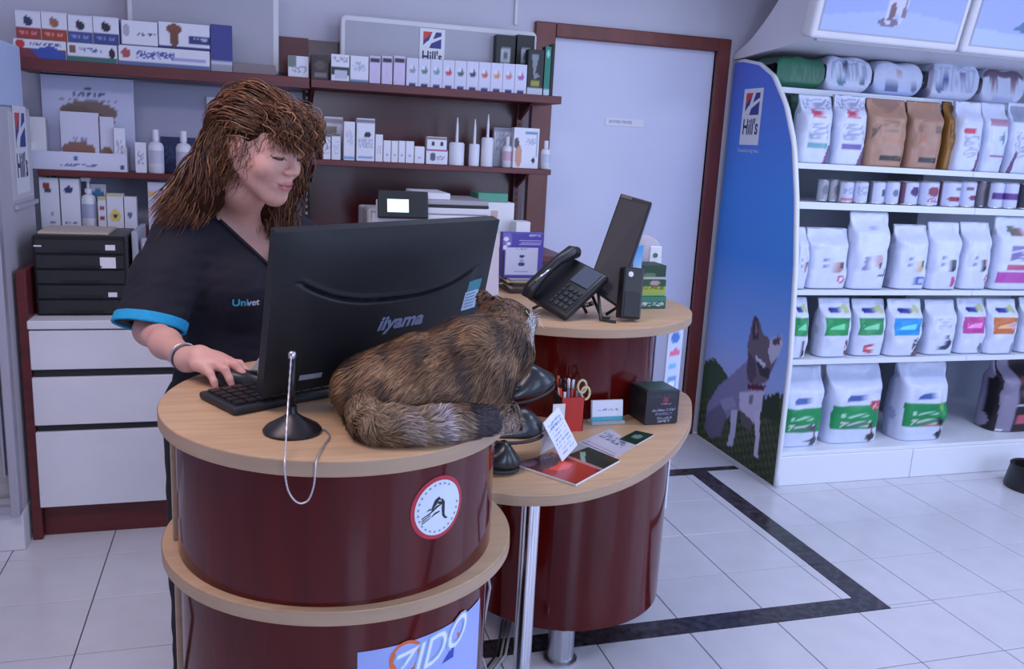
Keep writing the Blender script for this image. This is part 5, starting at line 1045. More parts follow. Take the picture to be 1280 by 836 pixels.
# blue leaflet, white speaker-shaped gadget, green tins
lf = root('blue_leaflet', 'bright blue and white leaflet propped between black screen and green tins', 'leaflet', (1.14, 2.45, ZU))
pA, pB, pC, pD = at(790, 347, 1, 2.42), at(797, 345, 1, 2.42), at(803, 308, 1, 2.44), at(794, 312, 1, 2.44)
printed('leaflet_face', at(789, 349, 1, 2.425), at(800, 347, 1, 2.425) - at(789, 349, 1, 2.425), at(794, 308, 1, 2.44) - at(789, 349, 1, 2.425), 10, 20, [('r', 0, 1, .35, 1, (70, 160, 225)), ('g', .9, -.6, (225, 235, 250))], lf, (200, 220, 245))
MB().box(pA[0] - .006, pA[0] + .012, 2.43, 2.436, ZU + .001, pA[2] + .01).build('stem', PAPER, lf)
gw = root('white_round_gadget', 'white and pink-grey rounded gadget with green button behind the screen', 'gadget', (1.25, 2.65, ZU))
cg = at(812, 315, 1, 2.66)
MB().prism(smooth_poly([(-.045, -.05), (.045, -.05), (.045, .0), (.03, .035), (-.01, .055), (-.045, .04)], 6), 2.66, 2.72, lambda a, b, d: (cg[0] + a, d, cg[2] + b)).build('shell', mat('pinkgrey_plastic', (.50, .46, .52), .4), gw, bevel=.006, seg=2, auto=.7)
MB().prism([(.0, -.05), (.043, -.05), (.043, .02), (.0, .02)], 2.656, 2.661, lambda a, b, d: (cg[0] + a, d, cg[2] + b)).build('face_plate', PAPER, gw, bevel=.002)
MB().lathe([(.008, 0), (.008, .003)], (cg[0] + .02, 2.656, cg[2] - .01), 20, T=Matrix.Rotation(math.radians(90), 4, 'X')).build('green_button', mat('gadget_green', (.03, .16, .10), .4), gw)
MB().box(cg[0] - .04, cg[0] + .045, 2.67, 2.71, ZU + .001, cg[2] - .05).build('foot', mat('pinkgrey_plastic', (.5, .46, .52)), gw)
zc = ZU + .0006
hts = [(.040, (20, 90, 70), 'bottom', [('r', 0, 1, .6, 1, (40, 130, 110)), ('n', .1, .9, .2, .5, (190, 210, 200))]), (.052, (22, 80, 45), 'middle', [('r', 0, 1, .35, .62, (170, 180, 50)), ('n', .1, .9, .4, .58, (90, 110, 40)), ('r', 0, 1, 0, .3, (150, 180, 80)), ('e', .6, .82, .2, .14, (190, 150, 160))]), (.046, (16, 62, 36), 'top', [('e', .4, .3, .25, .2, (90, 120, 90)), ('r', 0, 1, .0, .2, (180, 190, 180))])]
for k, (h_, bc_, wd, ly) in enumerate(hts):
    xa, xb = at(795 + 2 * (k == 0), 375, 1, 2.52)[0], at(831 + (2 if k == 0 else 0), 375, 1, 2.52)[0]
    carton('food_tray_pack', 'green pet food tin pack, %s of the stack of three on the round top' % wd, 'pack', xa + .003 * k, xb + .002 * (k % 2) - .001, 2.52 + .003 * k, zc, zc + h_, .09, ly, bc_, bc_, 'stack of green tin packs', 20, 14)
    zc += h_ + .0006

# ------------------------------------------------------------------ low desk
ZD = .7505
pc = root('pen_pot', 'red and white pen pot with pens, scissors and pencils on low desk', 'pen pot', (.85, 2.30, ZD))
c = (.868, 2.26, ZD + .0004)
px_, h_ = .034, .10
c = (.876, 2.262, ZD + .0004)
for a, b, m, nm in (((-1, -1), (1, -1), BRICKRED, 'pot_side'), ((1, -1), (1, 1), PAPER, 'pot_side'), ((1, 1), (-1, 1), BRICKRED, 'pot_side'), ((-1, 1), (-1, -1), BLACK, 'pot_side')):
    x0, x1 = sorted((c[0] + a[0] * px_, c[0] + b[0] * px_)); y0, y1 = sorted((c[1] + a[1] * px_, c[1] + b[1] * px_))
    MB().box(x0 - .001, x1 + .001, y0 - .001, y1 + .001, c[2], c[2] + h_).build(nm, m, pc)
MB().box(c[0] - px_ + .002, c[0] + px_ - .002, c[1] - px_ + .002, c[1] + px_ - .002, c[2], c[2] + .01).build('pot_base', BLACK, pc)
tg = MB().box(c[0] - .062, c[0] - .026, c[1] - .043, c[1] - .040, c[2] + .03, c[2] + .085).build('white_tag', PAPER, pc)
pen_cols = [((.75, .75, .8), 'white pen'), ((.75, .77, .82), 'white pen'), ((.6, .08, .03), 'red pen'), ((.02, .02, .03), 'black pen'), ((.5, .05, .03), 'red pen'), ((.1, .12, .3), 'blue pen'), ((.65, .66, .7), 'silver pen'), ((.03, .15, .08), 'green pen')]
rnd = random.Random(8)
for k, (cl_, nm) in enumerate(pen_cols):
    o = root('pen', ('white pen with red-brown tip', 'white pen with black tip', 'red pen with silver tip', 'all black pen', 'dark red pen', 'navy blue pen', 'silver grey pen', 'dark green pen')[k] + ' standing in the red and white pot', 'pen', (c[0], c[1], c[2] + .012), 'pens standing in the pen pot')
    a, b = rnd.uniform(-.024, .024), rnd.uniform(-.024, .024); q0 = np.array([c[0] + a * .7, c[1] + b * .7, c[2] + .012]); q1_ = np.array([c[0] + a * 1.5 + rnd.uniform(-.01, .01), c[1] + b * 1.3, c[2] + .135 + rnd.uniform(0, .02)])
    MB().tube([q0, q0 * .2 + q1_ * .8], .0042, 8).build('barrel', mat('pen_%d' % k, cl_, .35), o, smooth=True)
    MB().tube([q0 * .2 + q1_ * .8, q0 * .02 + q1_ * .98, q1_], [.0046, .0046, .002], 8).build('pen_cap', mat('pencap_%d' % (k % 3), ((.55, .10, .04), (.02, .02, .02), (.7, .7, .75))[k % 3], .4), o, smooth=True)
so = root('scissors', 'scissors with pale yellow handle rings standing in the pen pot', 'scissors', (c[0] + .02, c[1], c[2] + .012))
yel = mat('pale_yellow_plastic', (.62, .56, .34), .4)
for s in (0, 1):
    cc = np.array([c[0] + .034 + .012 * s, c[1] - .01, c[2] + .125 - .02 * s])
    MB().tube([cc + np.array([.013 * math.cos(t), 0, .019 * math.sin(t)]) for t in np.linspace(0, 6.283, 21)], .0035, 8).build('handle_ring', yel, so, smooth=True)
MB().tube([(c[0] + .03, c[1] - .01, c[2] + .105), (c[0] + .02, c[1] - .005, c[2] + .012)], .004, 6).build('blades', STEEL, so)
# business card holder and dark cube
x0, x1 = at(741, 515, 1, 2.28)[0], at(779, 515, 1, 2.28)[0]; zt_ = at(760, 501, 1, 2.28)[2]
ch_ = root('business_card_stand', 'small stack of white cards with cyan stripe standing on the low desk', 'cards', ((x0 + x1) / 2, 2.29, ZD))
MB().box(x0 - .004, x1 + .004, 2.270, 2.305, ZD + .0006, ZD + .010).build('acrylic_foot', mat('acrylic', (.6, .75, .85), .1, alpha=.5), ch_, bevel=.001)
CT = Matrix.Translation((x0, 2.28, ZD + .0108)) @ Matrix.Rotation(math.radians(-8), 4, 'X')
hh = zt_ - ZD - .0108
MB().box(0, x1 - x0, .0005, .012, 0, hh, CT).build('card_stack', PAPER, ch_)
p0 = CT @ Vector((0, -.0002, 0)); printed('front_card', p0, (x1 - x0, 0, 0), CT.to_3x3() @ Vector((0, 0, hh)), 30, 18, [('r', 0, 1, 0, .22, (50, 165, 185)), ('n', .2, .85, .5, .58, (110, 130, 170))], ch_, (220, 228, 245))
x0, x1 = at(794, 520, 1, 2.36)[0], at(841, 520, 1, 2.36)[0]
cu_ = root('dark_gift_box', 'dark grey-green cube box with red and white lettering on the low desk', 'box', ((x0 + x1) / 2, 2.42, ZD))
BTm = Matrix.Translation((at(804, 531, 2, .75)[0] + .045, at(804, 531, 2, .75)[1] - .004, ZD + .0006)) @ Matrix.Rotation(math.radians(3), 4, 'Z')
w_ = .112; hB = at(815, 486, 1, 2.26)[2] - ZD - .006
MB().box(-.045, w_ - .045, 0, w_ * .95, 0, hB, BTm).build('box_body', mat('dark_box_card', (.022, .028, .030), .35, noise=.5, nscale=25), cu_, bevel=.003)
p0 = BTm @ Vector((-.044, -.0006, .002)); printed('printed_front', p0, BTm.to_3x3() @ Vector((w_ - .003, 0, 0)), (0, 0, hB - .003), 44, 40, [('n', .1, .9, .8, .9, (50, 60, 70)), ('r', .52, .66, .66, .82, (130, 50, 80)), ('n', .45, .75, .60, .64, (170, 100, 130)), ('n', .2, .9, .40, .46, (150, 150, 190)), ('n', .3, .8, .26, .34, (120, 125, 165)), ('n', .35, .8, .14, .2, (150, 155, 190)), ('n', .4, .75, .05, .1, (170, 175, 200))], cu_, (34, 38, 48))
MB().box(-.035, w_ - .055, .01, w_ * .85, hB, hB + .001, BTm).build('lid_print', mat('dark_green_print', (.03, .10, .07), .4), cu_)
# magazines, flyers
def sheet(name, label, cat, P, base, layers, h, nu=40, nv=30, z=None, group=None, m=None):
    """a flat printed booklet on the desk: P = four pixel corners (near-left, near-right, far-right, far-left)"""
    z = z or ZD; W = [at(x, y, 2, z + h) for x, y in P]; cx = sum(w[0] for w in W) / 4; cy = sum(w[1] for w in W) / 4
    o = root(name, label, cat, (cx, cy, z), group)
    MB().prism([(w[0], w[1]) for w in W], z + .0005, z + h, lambda a, b, d: (a, b, d)).build('pages', PAPER, o)
    U, V = np.meshgrid(np.linspace(0, 1, nu + 1), np.linspace(0, 1, nv + 1)); U_, V2 = U[..., None], V[..., None]
    Q = W[0] * (1 - U_) * (1 - V2) + W[1] * U_ * (1 - V2) + W[2] * U_ * V2 + W[3] * (1 - U_) * V2; Q[..., 2] = z + h + .0004
    idx = np.arange((nu + 1) * (nv + 1)).reshape(nv + 1, nu + 1)
    np_mesh('cover', Q.reshape(-1, 3), np.stack([idx[:-1, :-1], idx[:-1, 1:], idx[1:, 1:], idx[1:, :-1]], -1).reshape(-1, 4), m or mat('glossy_print', (.5,) * 3, .25, attr=True), o, paint(U, V, layers, base).reshape(-1, 3), False)
    return o
sheet('magazine', 'open glossy magazine with red-orange and dark photographs on low desk', 'magazine', [(720, 605), (775, 575), (722, 553), (645, 580)], (60, 24, 22),
      [('r', .0, .55, 0, 1, (110, 44, 40)), ('e', .25, .3, .35, .35, (165, 50, 36)), ('e', .30, .55, .16, .16, (220, 80, 60)), ('e', .22, .78, .22, .2, (84, 60, 62)), ('r', .6, 1, .0, .75, (30, 44, 32)), ('r', .6, 1, .75, 1, (150, 160, 165)), ('p', [(.6, .35), (.85, .62), (.8, .68), (.6, .45)], (130, 160, 140)), ('r', .56, .60, 0, 1, (176, 120, 120)), ('r', .85, 1, .0, .25, (60, 52, 30)), ('n', 0, .5, .85, 1, (150, 110, 120)), ('e', .1, .9, .12, .1, (150, 120, 130))], .006, 50, 40)
sheet('flyer', 'pale grey printed flyer lying behind the magazine on low desk', 'flyer', [(722, 553), (768, 573), (796, 556), (762, 536)], (186, 182, 196), [('n', .1, .8, .55, .85, (80, 90, 120)), ('r', .05, .95, .08, .12, (110, 100, 110)), ('r', .1, .9, .2, .23, (150, 145, 160)), ('r', .1, .9, .3, .33, (150, 145, 160))], .0015, 30, 24)
sheet('green_card', 'small dark green card with white mark near the desk edge', 'card', [(773, 549), (795, 556), (818, 543), (795, 538)], (30, 52, 42), [('e', .5, .55, .24, .18, (110, 140, 130))], .0032, 20, 14)
# folded white notice card
fc = root('folded_notice_card', 'white folded notice card with lines of small print standing tilted on magazine', 'card', (.78, 2.02, ZD + .008))
zb_ = ZD + .0085
w1_ = at(703, 577, 2, zb_); Wc = [w1_, at(722, 556, 1, w1_[1] + .05), at(698, 508, 1, w1_[1] + .05), at(679, 529, 1, w1_[1])]
nx2, ny2 = 24, 34; U, V = np.meshgrid(np.linspace(0, 1, nx2 + 1), np.linspace(0, 1, ny2 + 1)); U_, V2 = U[..., None], V[..., None]
Q = Wc[0] * (1 - U_) * (1 - V2) + Wc[1] * U_ * (1 - V2) + Wc[2] * U_ * V2 + Wc[3] * (1 - U_) * V2
ly = [('n', .12, .88, .1 + .09 * k, .135 + .09 * k, (110, 130, 180)) for k in range(9)]
idx = np.arange((nx2 + 1) * (ny2 + 1)).reshape(ny2 + 1, nx2 + 1)
np_mesh('printed_face', Q.reshape(-1, 3), np.stack([idx[:-1, :-1], idx[:-1, 1:], idx[1:, 1:], idx[1:, :-1]], -1).reshape(-1, 4), PRINT, fc, paint(U, V, ly, (222, 230, 250)).reshape(-1, 3), False)
nq = np.cross(Wc[1] - Wc[0], Wc[3] - Wc[0]); nq /= np.linalg.norm(nq)
Wb = [w - nq * .001 for w in Wc]
MB().add([tuple(w) for w in Wb] + [tuple(w - nq * .0012) for w in Wb], [(0, 1, 2, 3), (7, 6, 5, 4), (0, 4, 5, 1), (1, 5, 6, 2), (2, 6, 7, 3), (3, 7, 4, 0)]).build('card_stock', PAPER, fc)
MB().add([tuple(Wb[2]), tuple(Wb[3]), (Wb[3][0] + .02, Wb[3][1] + .06, zb_), (Wb[2][0] + .02, Wb[2][1] + .06, zb_)], [(0, 1, 2, 3)]).build('back_leaf', PAPER, fc)
# dark glossy rubber things between cat and desk
GL = mat('dark_teal_gloss', (.014, .019, .024), .30, coat=.15)
def blob(label, px, py, Y, rx, ry, rz, rot=0, name='glossy_helmet', collar=True):
    c = at(px, py, 1, Y); o = root(name, label, 'shoe', tuple(c))
    return o, c
# a pair of dark glossy clogs stacked and leaning on the desk, plus an upright one
def clog(label, heel, toe, wd, hg, roll=0.):
    heel, toe = Vector(tuple(map(float, heel))), Vector(tuple(map(float, toe))); d = toe - heel; L = d.length; d.normalize(); up = Vector((0, 0, 1)); up = (up - d * up.dot(d)).normalized(); sd = d.cross(up)
    up, sd = up * math.cos(roll) + sd * math.sin(roll), sd * math.cos(roll) - up * math.sin(roll)
    o = root('rubber_clog', label, 'shoe', tuple(heel)); n, m_ = 28, 24; V_ = []
    for i in range(n + 1):
        t = i / n; s = math.sin(math.pi * min(max(t * .94 + .03, 0), 1)) ** .42
        w_ = wd * s * (.78 + .32 * t - .12 * (t > .8) * (t - .8) * 5); h_ = hg * (.55 + .55 * math.exp(-((t - .62) / .26) ** 2)) * s
        for j in range(m_):
            a = 2 * math.pi * j / m_; zz_ = math.sin(a); V_.append(heel + d * (L * t) + sd * (w_ * math.cos(a)) + up * (h_ * (zz_ if zz_ > 0 else zz_ * .35) + hg * .3))
    mb = MB().add(V_, [(i * m_ + j, i * m_ + (j + 1) % m_, (i + 1) * m_ + (j + 1) % m_, (i + 1) * m_ + j) for i in range(n) for j in range(m_)] + [tuple(range(m_))[::-1], tuple(n * m_ + j for j in range(m_))])
    mb.build('upper', GL, o, smooth=True)
    MB().tube([heel + d * (L * t) + sd * (wd * .96 * math.cos(q)) * (math.sin(math.pi * min(max(t, .04), .96)) ** .4) - up * (hg * .02) + up * .004 for t, q in [((.5 - .5 * math.cos(a)), a / 1.0) for a in [0]]] + [heel + d * (L * (.5 - .48 * math.cos(a))) + sd * (wd * .98 * math.sin(a)) + up * (hg * .05) for a in np.linspace(0, 6.283, 40)], .0045, 6).build('sole', BLACKM, o, smooth=True)
    MB().tube([heel + d * (L * .18) + up * (hg * .9) + sd * wd * .9, heel + d * (L * .02) + up * (hg * 1.15), heel + d * (L * .18) + up * (hg * .9) - sd * wd * .9], .006, 6).build('heel_strap', BLACKM, o, smooth=True)
    return o
A3 = lambda px, py, y: at(px, py, 1, y)
clog('dark glossy rubber boot shape highest behind the cat chest', A3(630, 505, 2.05), A3(690, 478, 2.10), .050, .056)
clog('dark glossy rubber boot shape with blue sheen in the middle, left of the pen pot', A3(612, 552, 1.98), A3(676, 540, 2.04), .050, .056)
clog('lowest dark rubber boot shape lying on the desk beside the red cylinder', A3(598, 585, 1.965), A3(648, 584, 1.965), .042, .052)
# ------------------------------------------------------------------ bodies: implicit shapes turned into one continuous mesh
def smin(a, b, k): 
    h = np.maximum(k - np.abs(a - b), 0) / k; return np.minimum(a, b) - h * h * k * .25
def smax(a, b, k): return -smin(-a, -b, k)
def cone(a, b, r1, r2):
    a, b = np.array(a, float), np.array(b, float); ba = b - a; L2 = ba @ ba + 1e-12
    def f(p):
        t = np.clip(((p - a) @ ba) / L2, 0, 1); return np.linalg.norm(p - a - t[:, None] * ba, axis=1) - (r1 + (r2 - r1) * t)
    return f
def ell(c, r_, R3=None):
    c, r_ = np.array(c, float), np.array(r_, float); m = r_.min()
    def f(p):
        q = (p - c) if R3 is None else (p - c) @ R3
        k0 = np.linalg.norm(q / r_, axis=1); k1 = np.linalg.norm(q / (r_ * r_), axis=1) + 1e-9
        return k0 * (k0 - 1) / k1
    return f
def chain(P, R_, k=.02):
    fs = [cone(P[i], P[i + 1], R_[i], R_[i + 1]) for i in range(len(P) - 1)]
    def f(p):
        d = fs[0](p)
        for g in fs[1:]: d = smin(d, g(p), k)
        return d
    return f
def local(f, M3, c):
    M3 = np.array(M3); c = np.array(c); return lambda p: f((p - c) @ M3)       # columns of M3 are the local axes
def union(fs, k):
    def f(p):
        d = fs[0](p)
        for g in fs[1:]: d = smin(d, g(p), k)
        return d
    return f
def mesh_sdf(f, lo, hi, h):
    """surface nets on a narrow band"""
    lo = np.array(lo, float); hi = np.array(hi, float); B = 8
    nb = np.ceil((hi - lo) / (h * B)).astype(int); n = nb * B + 1
    ci = np.stack(np.meshgrid(*[np.arange(k) for k in nb], indexing='ij'), -1).reshape(-1, 3)
    fc_ = f(lo + (ci * B + B / 2) * h); act = np.abs(fc_) < h * B * 1.25 + .012
    G = np.empty(n, np.float32)
    big = np.repeat(np.repeat(np.repeat(fc_.reshape(nb), B, 0), B, 1), B, 2); G[:-1, :-1, :-1] = np.sign(big); G[-1] = 1; G[:, -1] = 1; G[:, :, -1] = 1
    off = np.stack(np.meshgrid(*[np.arange(B + 1)] * 3, indexing='ij'), -1).reshape(-1, 3)
    ids = (ci[act][:, None, :] * B + off[None]).reshape(-1, 3); flat_ = np.unique(np.ravel_multi_index(ids.T, n))
    idx = np.stack(np.unravel_index(flat_, n), -1)
    vals = np.concatenate([f(lo + c_ * h) for c_ in np.array_split(idx, max(1, len(idx) // 400000 + 1))])
    G.reshape(-1)[flat_] = vals
    S = G < 0; c8 = [S[a:n[0] - 1 + a, b:n[1] - 1 + b, c:n[2] - 1 + c] for a in (0, 1) for b in (0, 1) for c in (0, 1)]
    cnt = sum(x.astype(np.int8) for x in c8); cell = (cnt > 0) & (cnt < 8); cid = np.argwhere(cell); num = -np.ones(cell.shape, np.int64); num[cell] = np.arange(len(cid))
    acc = np.zeros((len(cid), 3)); w = np.zeros(len(cid)); cor = [np.array(c) for c in ((0, 0, 0), (1, 0, 0), (0, 1, 0), (1, 1, 0), (0, 0, 1), (1, 0, 1), (0, 1, 1), (1, 1, 1))]
    for i in range(8):
        for j in range(i + 1, 8):
            if abs(cor[i] - cor[j]).sum() != 1: continue
            a = G[tuple((cid + cor[i]).T)]; b = G[tuple((cid + cor[j]).T)]; m = (a < 0) != (b < 0); t = np.where(m, a / (a - b + 1e-12), 0)
            acc += np.where(m[:, None], cor[i] + t[:, None] * (cor[j] - cor[i]), 0); w += m
    V = lo + (cid + acc / w[:, None]) * h; Q = []
    for ax in range(3):
        u, v = [(1, 2), (2, 0), (0, 1)][ax]; e = np.zeros(3, int); e[ax] = 1
        A_ = S[:-1, :-1, :-1]; sl = [slice(0, n[k] - 1) for k in range(3)]; sl[ax] = slice(1, n[ax]); Bq = S[tuple(sl)]
        ch_ = np.argwhere(A_ != Bq); ch_ = ch_[(ch_[:, u] > 0) & (ch_[:, v] > 0)]
        du, dv = np.zeros(3, int), np.zeros(3, int); du[u] = 1; dv[v] = 1
        q = np.stack([num[tuple((ch_ - du - dv).T)], num[tuple((ch_ - dv).T)], num[tuple(ch_.T)], num[tuple((ch_ - du).T)]], -1)
        flip = ~S[tuple(ch_.T)]; q[flip] = q[flip][:, ::-1]; Q.append(q[(q >= 0).all(1)])
    return V, np.vstack(Q)
def nrm_(v): v = np.array(v, float); return v / np.linalg.norm(v)
def noise3(p, s, seed=0):
    r = np.random.RandomState(seed); o = 0
    for k in range(6):
        d = r.randn(3); d /= np.linalg.norm(d); o = o + np.sin(p @ d * s * (1 + .35 * k) + r.rand() * 6.28)
    return o / 6

# ------------------------------------------------------------------ the woman
HC = np.array([.030, 2.130, 1.505]); HF = nrm_([.70, -.66, -.26]); HR = nrm_(np.cross(HF, [0.06, -.03, 1])); HU = np.cross(HR, HF)
HM = np.stack([HR, HF, HU], 1)                # local x = her right, y = forwards, z = up
def hw(x, y, z): return HC + HM @ np.array([x, y, z])
S_ = np.array([.90, .436, 0]); Fd = np.array([.436, -.90, 0]); TO = np.array([-.005, 2.265, 0]); UZ = np.array([0, 0, 1.])
TM = np.stack([S_, Fd, UZ], 1)
def tw(a, b, z): return TO + S_ * a + Fd * b + UZ * z
def sym(fn):   # both sides of the face
    return union([fn(1), fn(-1)], .004)
def head_local(p):
    d = ell((0, -.018, .034), (.072, .094, .082))(p)
    d = smin(d, ell((0, .022, -.015), (.060, .068, .082))(p), .03)
    d = smin(d, cone((0, .030, -.060), (0, .066, -.092), .040, .020)(p), .03)
    for s in (1, -1):
        d = smin(d, cone((s * .054, -.002, -.040), (s * .014, .062, -.090), .019, .017)(p), .025)
        d = smin(d, ell((s * .040, .054, -.026), (.024, .026, .024))(p), .022)
        d = smin(d, cone((s * .012, .084, .030), (s * .044, .066, .032), .009, .008)(p), .014)
        d = smax(d, -ell((s * .031, .096, .010), (.017, .017, .0125))(p), .012)
        d = smin(d, ell((s * .031, .0725, .0085), (.0165, .0130, .0125))(p), .004)
        d = smin(d, cone((s * .019, .0835, .0035), (s * .044, .0755, .004), .0022, .0018)(p), .003)
        d = smin(d, ell((s * .0745, -.010, -.004), (.008, .018, .031), np.array([[1, 0, 0], [0, .95, .3], [0, -.3, .95]]))(p), .006)
        d = smax(d, -ell((s * .083, -.006, -.002), (.006, .010, .019))(p), .004)
        d = smin(d, ell((s * .0125, .0965, -.026), (.0085, .0105, .0075))(p), .006)
        d = smax(d, -ell((s * .0065, .100, -.0335), (.0035, .005, .003))(p), .003)
    d = smin(d, cone((0, .082, .018), (0, .1075, -.020), .0085, .0098)(p), .012)
    d = smin(d, ell((0, .078, -.058), (.027, .018, .018))(p), .016)
    up = chain([(-.024, .079, -.0555), (-.012, .092, -.0530), (0, .0935, -.0545), (.012, .092, -.0530), (.024, .079, -.0555)], [.0018, .0042, .0040, .0042, .0018], .004)(p)
    lo_ = chain([(-.022, .079, -.0580), (-.009, .0895, -.0640), (.009, .0895, -.0640), (.022, .079, -.0580)], [.0018, .0056, .0056, .0018], .004)(p)
    d = smin(d, up, .003); d = smin(d, lo_, .003)
    d = smax(d, -chain([(-.026, .084, -.0570), (0, .0985, -.0588), (.026, .084, -.0570)], [.0010, .0012, .0010], .002)(p), .003)
    for s in (1, -1): d = smax(d, -cone((s * .020, .093, -.034), (s * .031, .081, -.056), .0016, .0010)(p), .008)
    return d
headW = local(head_local, HM, HC)
NB = tw(0, -.012, 1.335)
neck = chain([hw(0, -.026, -.045), hw(0, -.030, -.10), NB], [.050, .049, .056], .03)
def arm_pts():
    sh = tw(-.172, .0, 1.283); el = np.array([-.218, 2.075, 1.092]); wr = np.array([-.122, 1.815, 1.088]); return sh, el, wr
SH, EL, WR = arm_pts()
SHL, ELL_, WRL = tw(.150, 0, 1.250), np.array([.27, 2.16, 1.06]), np.array([.285, 1.93, 1.095])
# hand: wrist -> knuckles -> fingers resting on the mouse
hf = nrm_([.75, -.60, 0]); hs = nrm_([.60, .75, 0])    # along the hand, towards her thumb side (left hand side seen from above)
hs = -hs if False else hs
def hp(a, s, z): return WR + hf * a + hs * s + UZ * z
def hand_fn(WR, hf, hs, rest):
    P = lambda a, s, z: WR + hf * a + hs * s + UZ * z
    palm = union([cone(P(0, 0, 0), P(.030, 0, .008), .022, .026), ell(P(.050, .004, .004), (.038, .036, .017), np.stack([hf, hs, UZ], 1)),
                  cone(P(.05, .026, .004), P(.078, .026, .0), .0125, .0105), cone(P(.05, .009, .008), P(.083, .009, .004), .0125, .0105),
                  cone(P(.05, -.010, .006), P(.079, -.010, .002), .012, .010), cone(P(.045, -.027, .0), P(.068, -.027, -.004), .011, .0095)], .012)
    fg = [chain([P(.078, .026, .0), P(.104, .029, -.001), P(.120, .030, -.014), P(.128, .030, -.025)], [.0100, .0088, .0078, .0066], .004),
          chain([P(.083, .009, .004), P(.111, .009, .002), P(.128, .008, -.012), P(.136, .008, -.025)], [.0102, .0090, .0080, .0066], .004),
          chain([P(.079, -.010, .002), P(.104, -.013, -.003), P(.118, -.016, -.020), P(.124, -.017, -.030)], [.0098, .0086, .0075, .0063], .004),
          chain([P(.068, -.027, -.004), P(.087, -.034, -.010), P(.099, -.039, -.022), P(.104, -.041, -.031)], [.0090, .0076, .0068, .0058], .004),
          chain([P(.022, .020, -.002), P(.046, .040, -.014), P(.070, .046, -.024), P(.088, .043, -.028)], [.0150, .0125, .0098, .0075], .006)]
    def f(p):
        d = palm(p); e = fg[0](p)
        for g in fg[1:]: e = smin(e, g(p), .0025)
        return smin(d, e, .007)
    return f
handR = hand_fn(WR, hf, hs, 1)
hfL = nrm_([.0, -1, 0]); hsL = nrm_([-1, 0, 0]); handL = hand_fn(WRL, hfL, hsL, 1)
armR = chain([SH, EL * .5 + SH * .5, EL, EL * .55 + WR * .45 + np.array([0, 0, -.002]), WR], [.050, .040, .0325, .0305, .0215], .02)
armL = chain([SHL, ELL_, WRL], [.05, .038, .024], .03)
def torso_shapes(g=0.):
    L = lambda c, r_: local(ell(c, tuple(x + g for x in r_)), TM, TO)
    return [L((0, .0, 1.17), (.150, .100, .165)), cone(tw(-.145, 0, 1.285), tw(.125, 0, 1.255), .052 + g, .052 + g),
            cone(tw(-.03, -.02, 1.335), tw(-.16, -.005, 1.285), .045 + g, .045 + g), cone(tw(.03, -.02, 1.335), tw(.14, -.005, 1.245), .045 + g, .042 + g),
            L((-.070, .075, 1.165), (.062, .055, .062)), L((.070, .075, 1.165), (.062, .055, .062)),
            L((0, .0, 1.02), (.135, .095, .15)), L((0, -.01, .88), (.165, .112, .13))]
tors = union(torso_shapes(), .05)
def leg(s, g=0.): return chain([tw(s * .088 - .015, -.01, .86), tw(s * .085 - .055, .01, .47), tw(s * .085 - .06, -.02, .09)], [.088 + g, .056 + g, .040 + g], .04)
legs = union([leg(1), leg(-1)], .01)
def body(p):
    d = smin(tors(p), legs(p), .04); d = smin(d, neck(p), .04); d = smin(d, smin(armR(p), handR(p), .02), .03); d = smin(d, smin(armL(p), handL(p), .02), .03)
    m = np.linalg.norm(p - HC, axis=1) < .20
    if m.any():
        dh = np.full(len(p), 1.); dh[m] = headW(p[m]); dn = smin(d, dh, .02); d = np.where(m, dn, d)
    return d
V, Q = mesh_sdf(body, (-.34, 1.62, .02), (.44, 2.46, 1.66), .0034)
PL = (V - HC) @ HM
skc = np.array(lin((208, 160, 146))); Cb = np.ones((len(V), 3)) * skc
def spot(c, r_, col, a=1., P_=PL):
    global Cb
    w = a * np.exp(-(((P_ - np.array(c)) / np.array(r_)) ** 2).sum(1) * 1.5)[:, None]; Cb = Cb * (1 - w) + np.array(lin(col)) * w
for s in (1, -1):
    spot((s * .042, .060, -.028), (.022, .03, .018), (214, 138, 128), .45)
    spot((s * .031, .085, .020), (.018, .02, .006), (158, 104, 96), .5)
    # eyebrow
    m = (np.abs(PL[:, 2] - (.0315 + .12 * (np.abs(PL[:, 0]) - .012) * (np.abs(PL[:, 0]) < .034) + .0026)) < .0030) & (s * PL[:, 0] > .011) & (s * PL[:, 0] < .047) & (PL[:, 1] > .04); Cb[m] = Cb[m] * .25 + lin((84, 52, 38)) * .75
    m = (np.abs(PL[:, 2] - (.0035 - .9 * (s * PL[:, 0] - .031) ** 2 * 6)) < .0017) & (s * PL[:, 0] > .014) & (s * PL[:, 0] < .048) & (PL[:, 1] > .055); Cb[m] = lin((58, 34, 30))
lipm = (np.abs(PL[:, 0]) < .024) & (PL[:, 2] < -.0485) & (PL[:, 2] > -.0695) & (PL[:, 1] > .074) & ((PL[:, 0] / .0255) ** 2 + ((PL[:, 2] + .059) / .0115) ** 2 < 1)
Cb[lipm] = Cb[lipm] * .35 + lin((176, 92, 96)) * .65
m = (np.abs(PL[:, 2] + .0585) < .0012) & (np.abs(PL[:, 0]) < .022) & (PL[:, 1] > .074); Cb[m] = lin((104, 52, 54))
for s in (1, -1): spot((s * .082, -.004, .0), (.01, .01, .02), (196, 112, 104), .5)
for w_, c_ in ((hp(.12, 0, 0), .35), (hp(.08, 0, 0), .15)):
    k = c_ * np.exp(-((V - w_) ** 2).sum(1) / .04 ** 2)[:, None]; Cb = Cb * (1 - k) + lin((214, 140, 130)) * k
wm = root('person', 'woman in navy scrubs with wavy auburn hair, looking down and using a mouse', 'person', (TO[0], TO[1], .001))
np_mesh('person_body', V, Q, SKIN, wm, Cb)
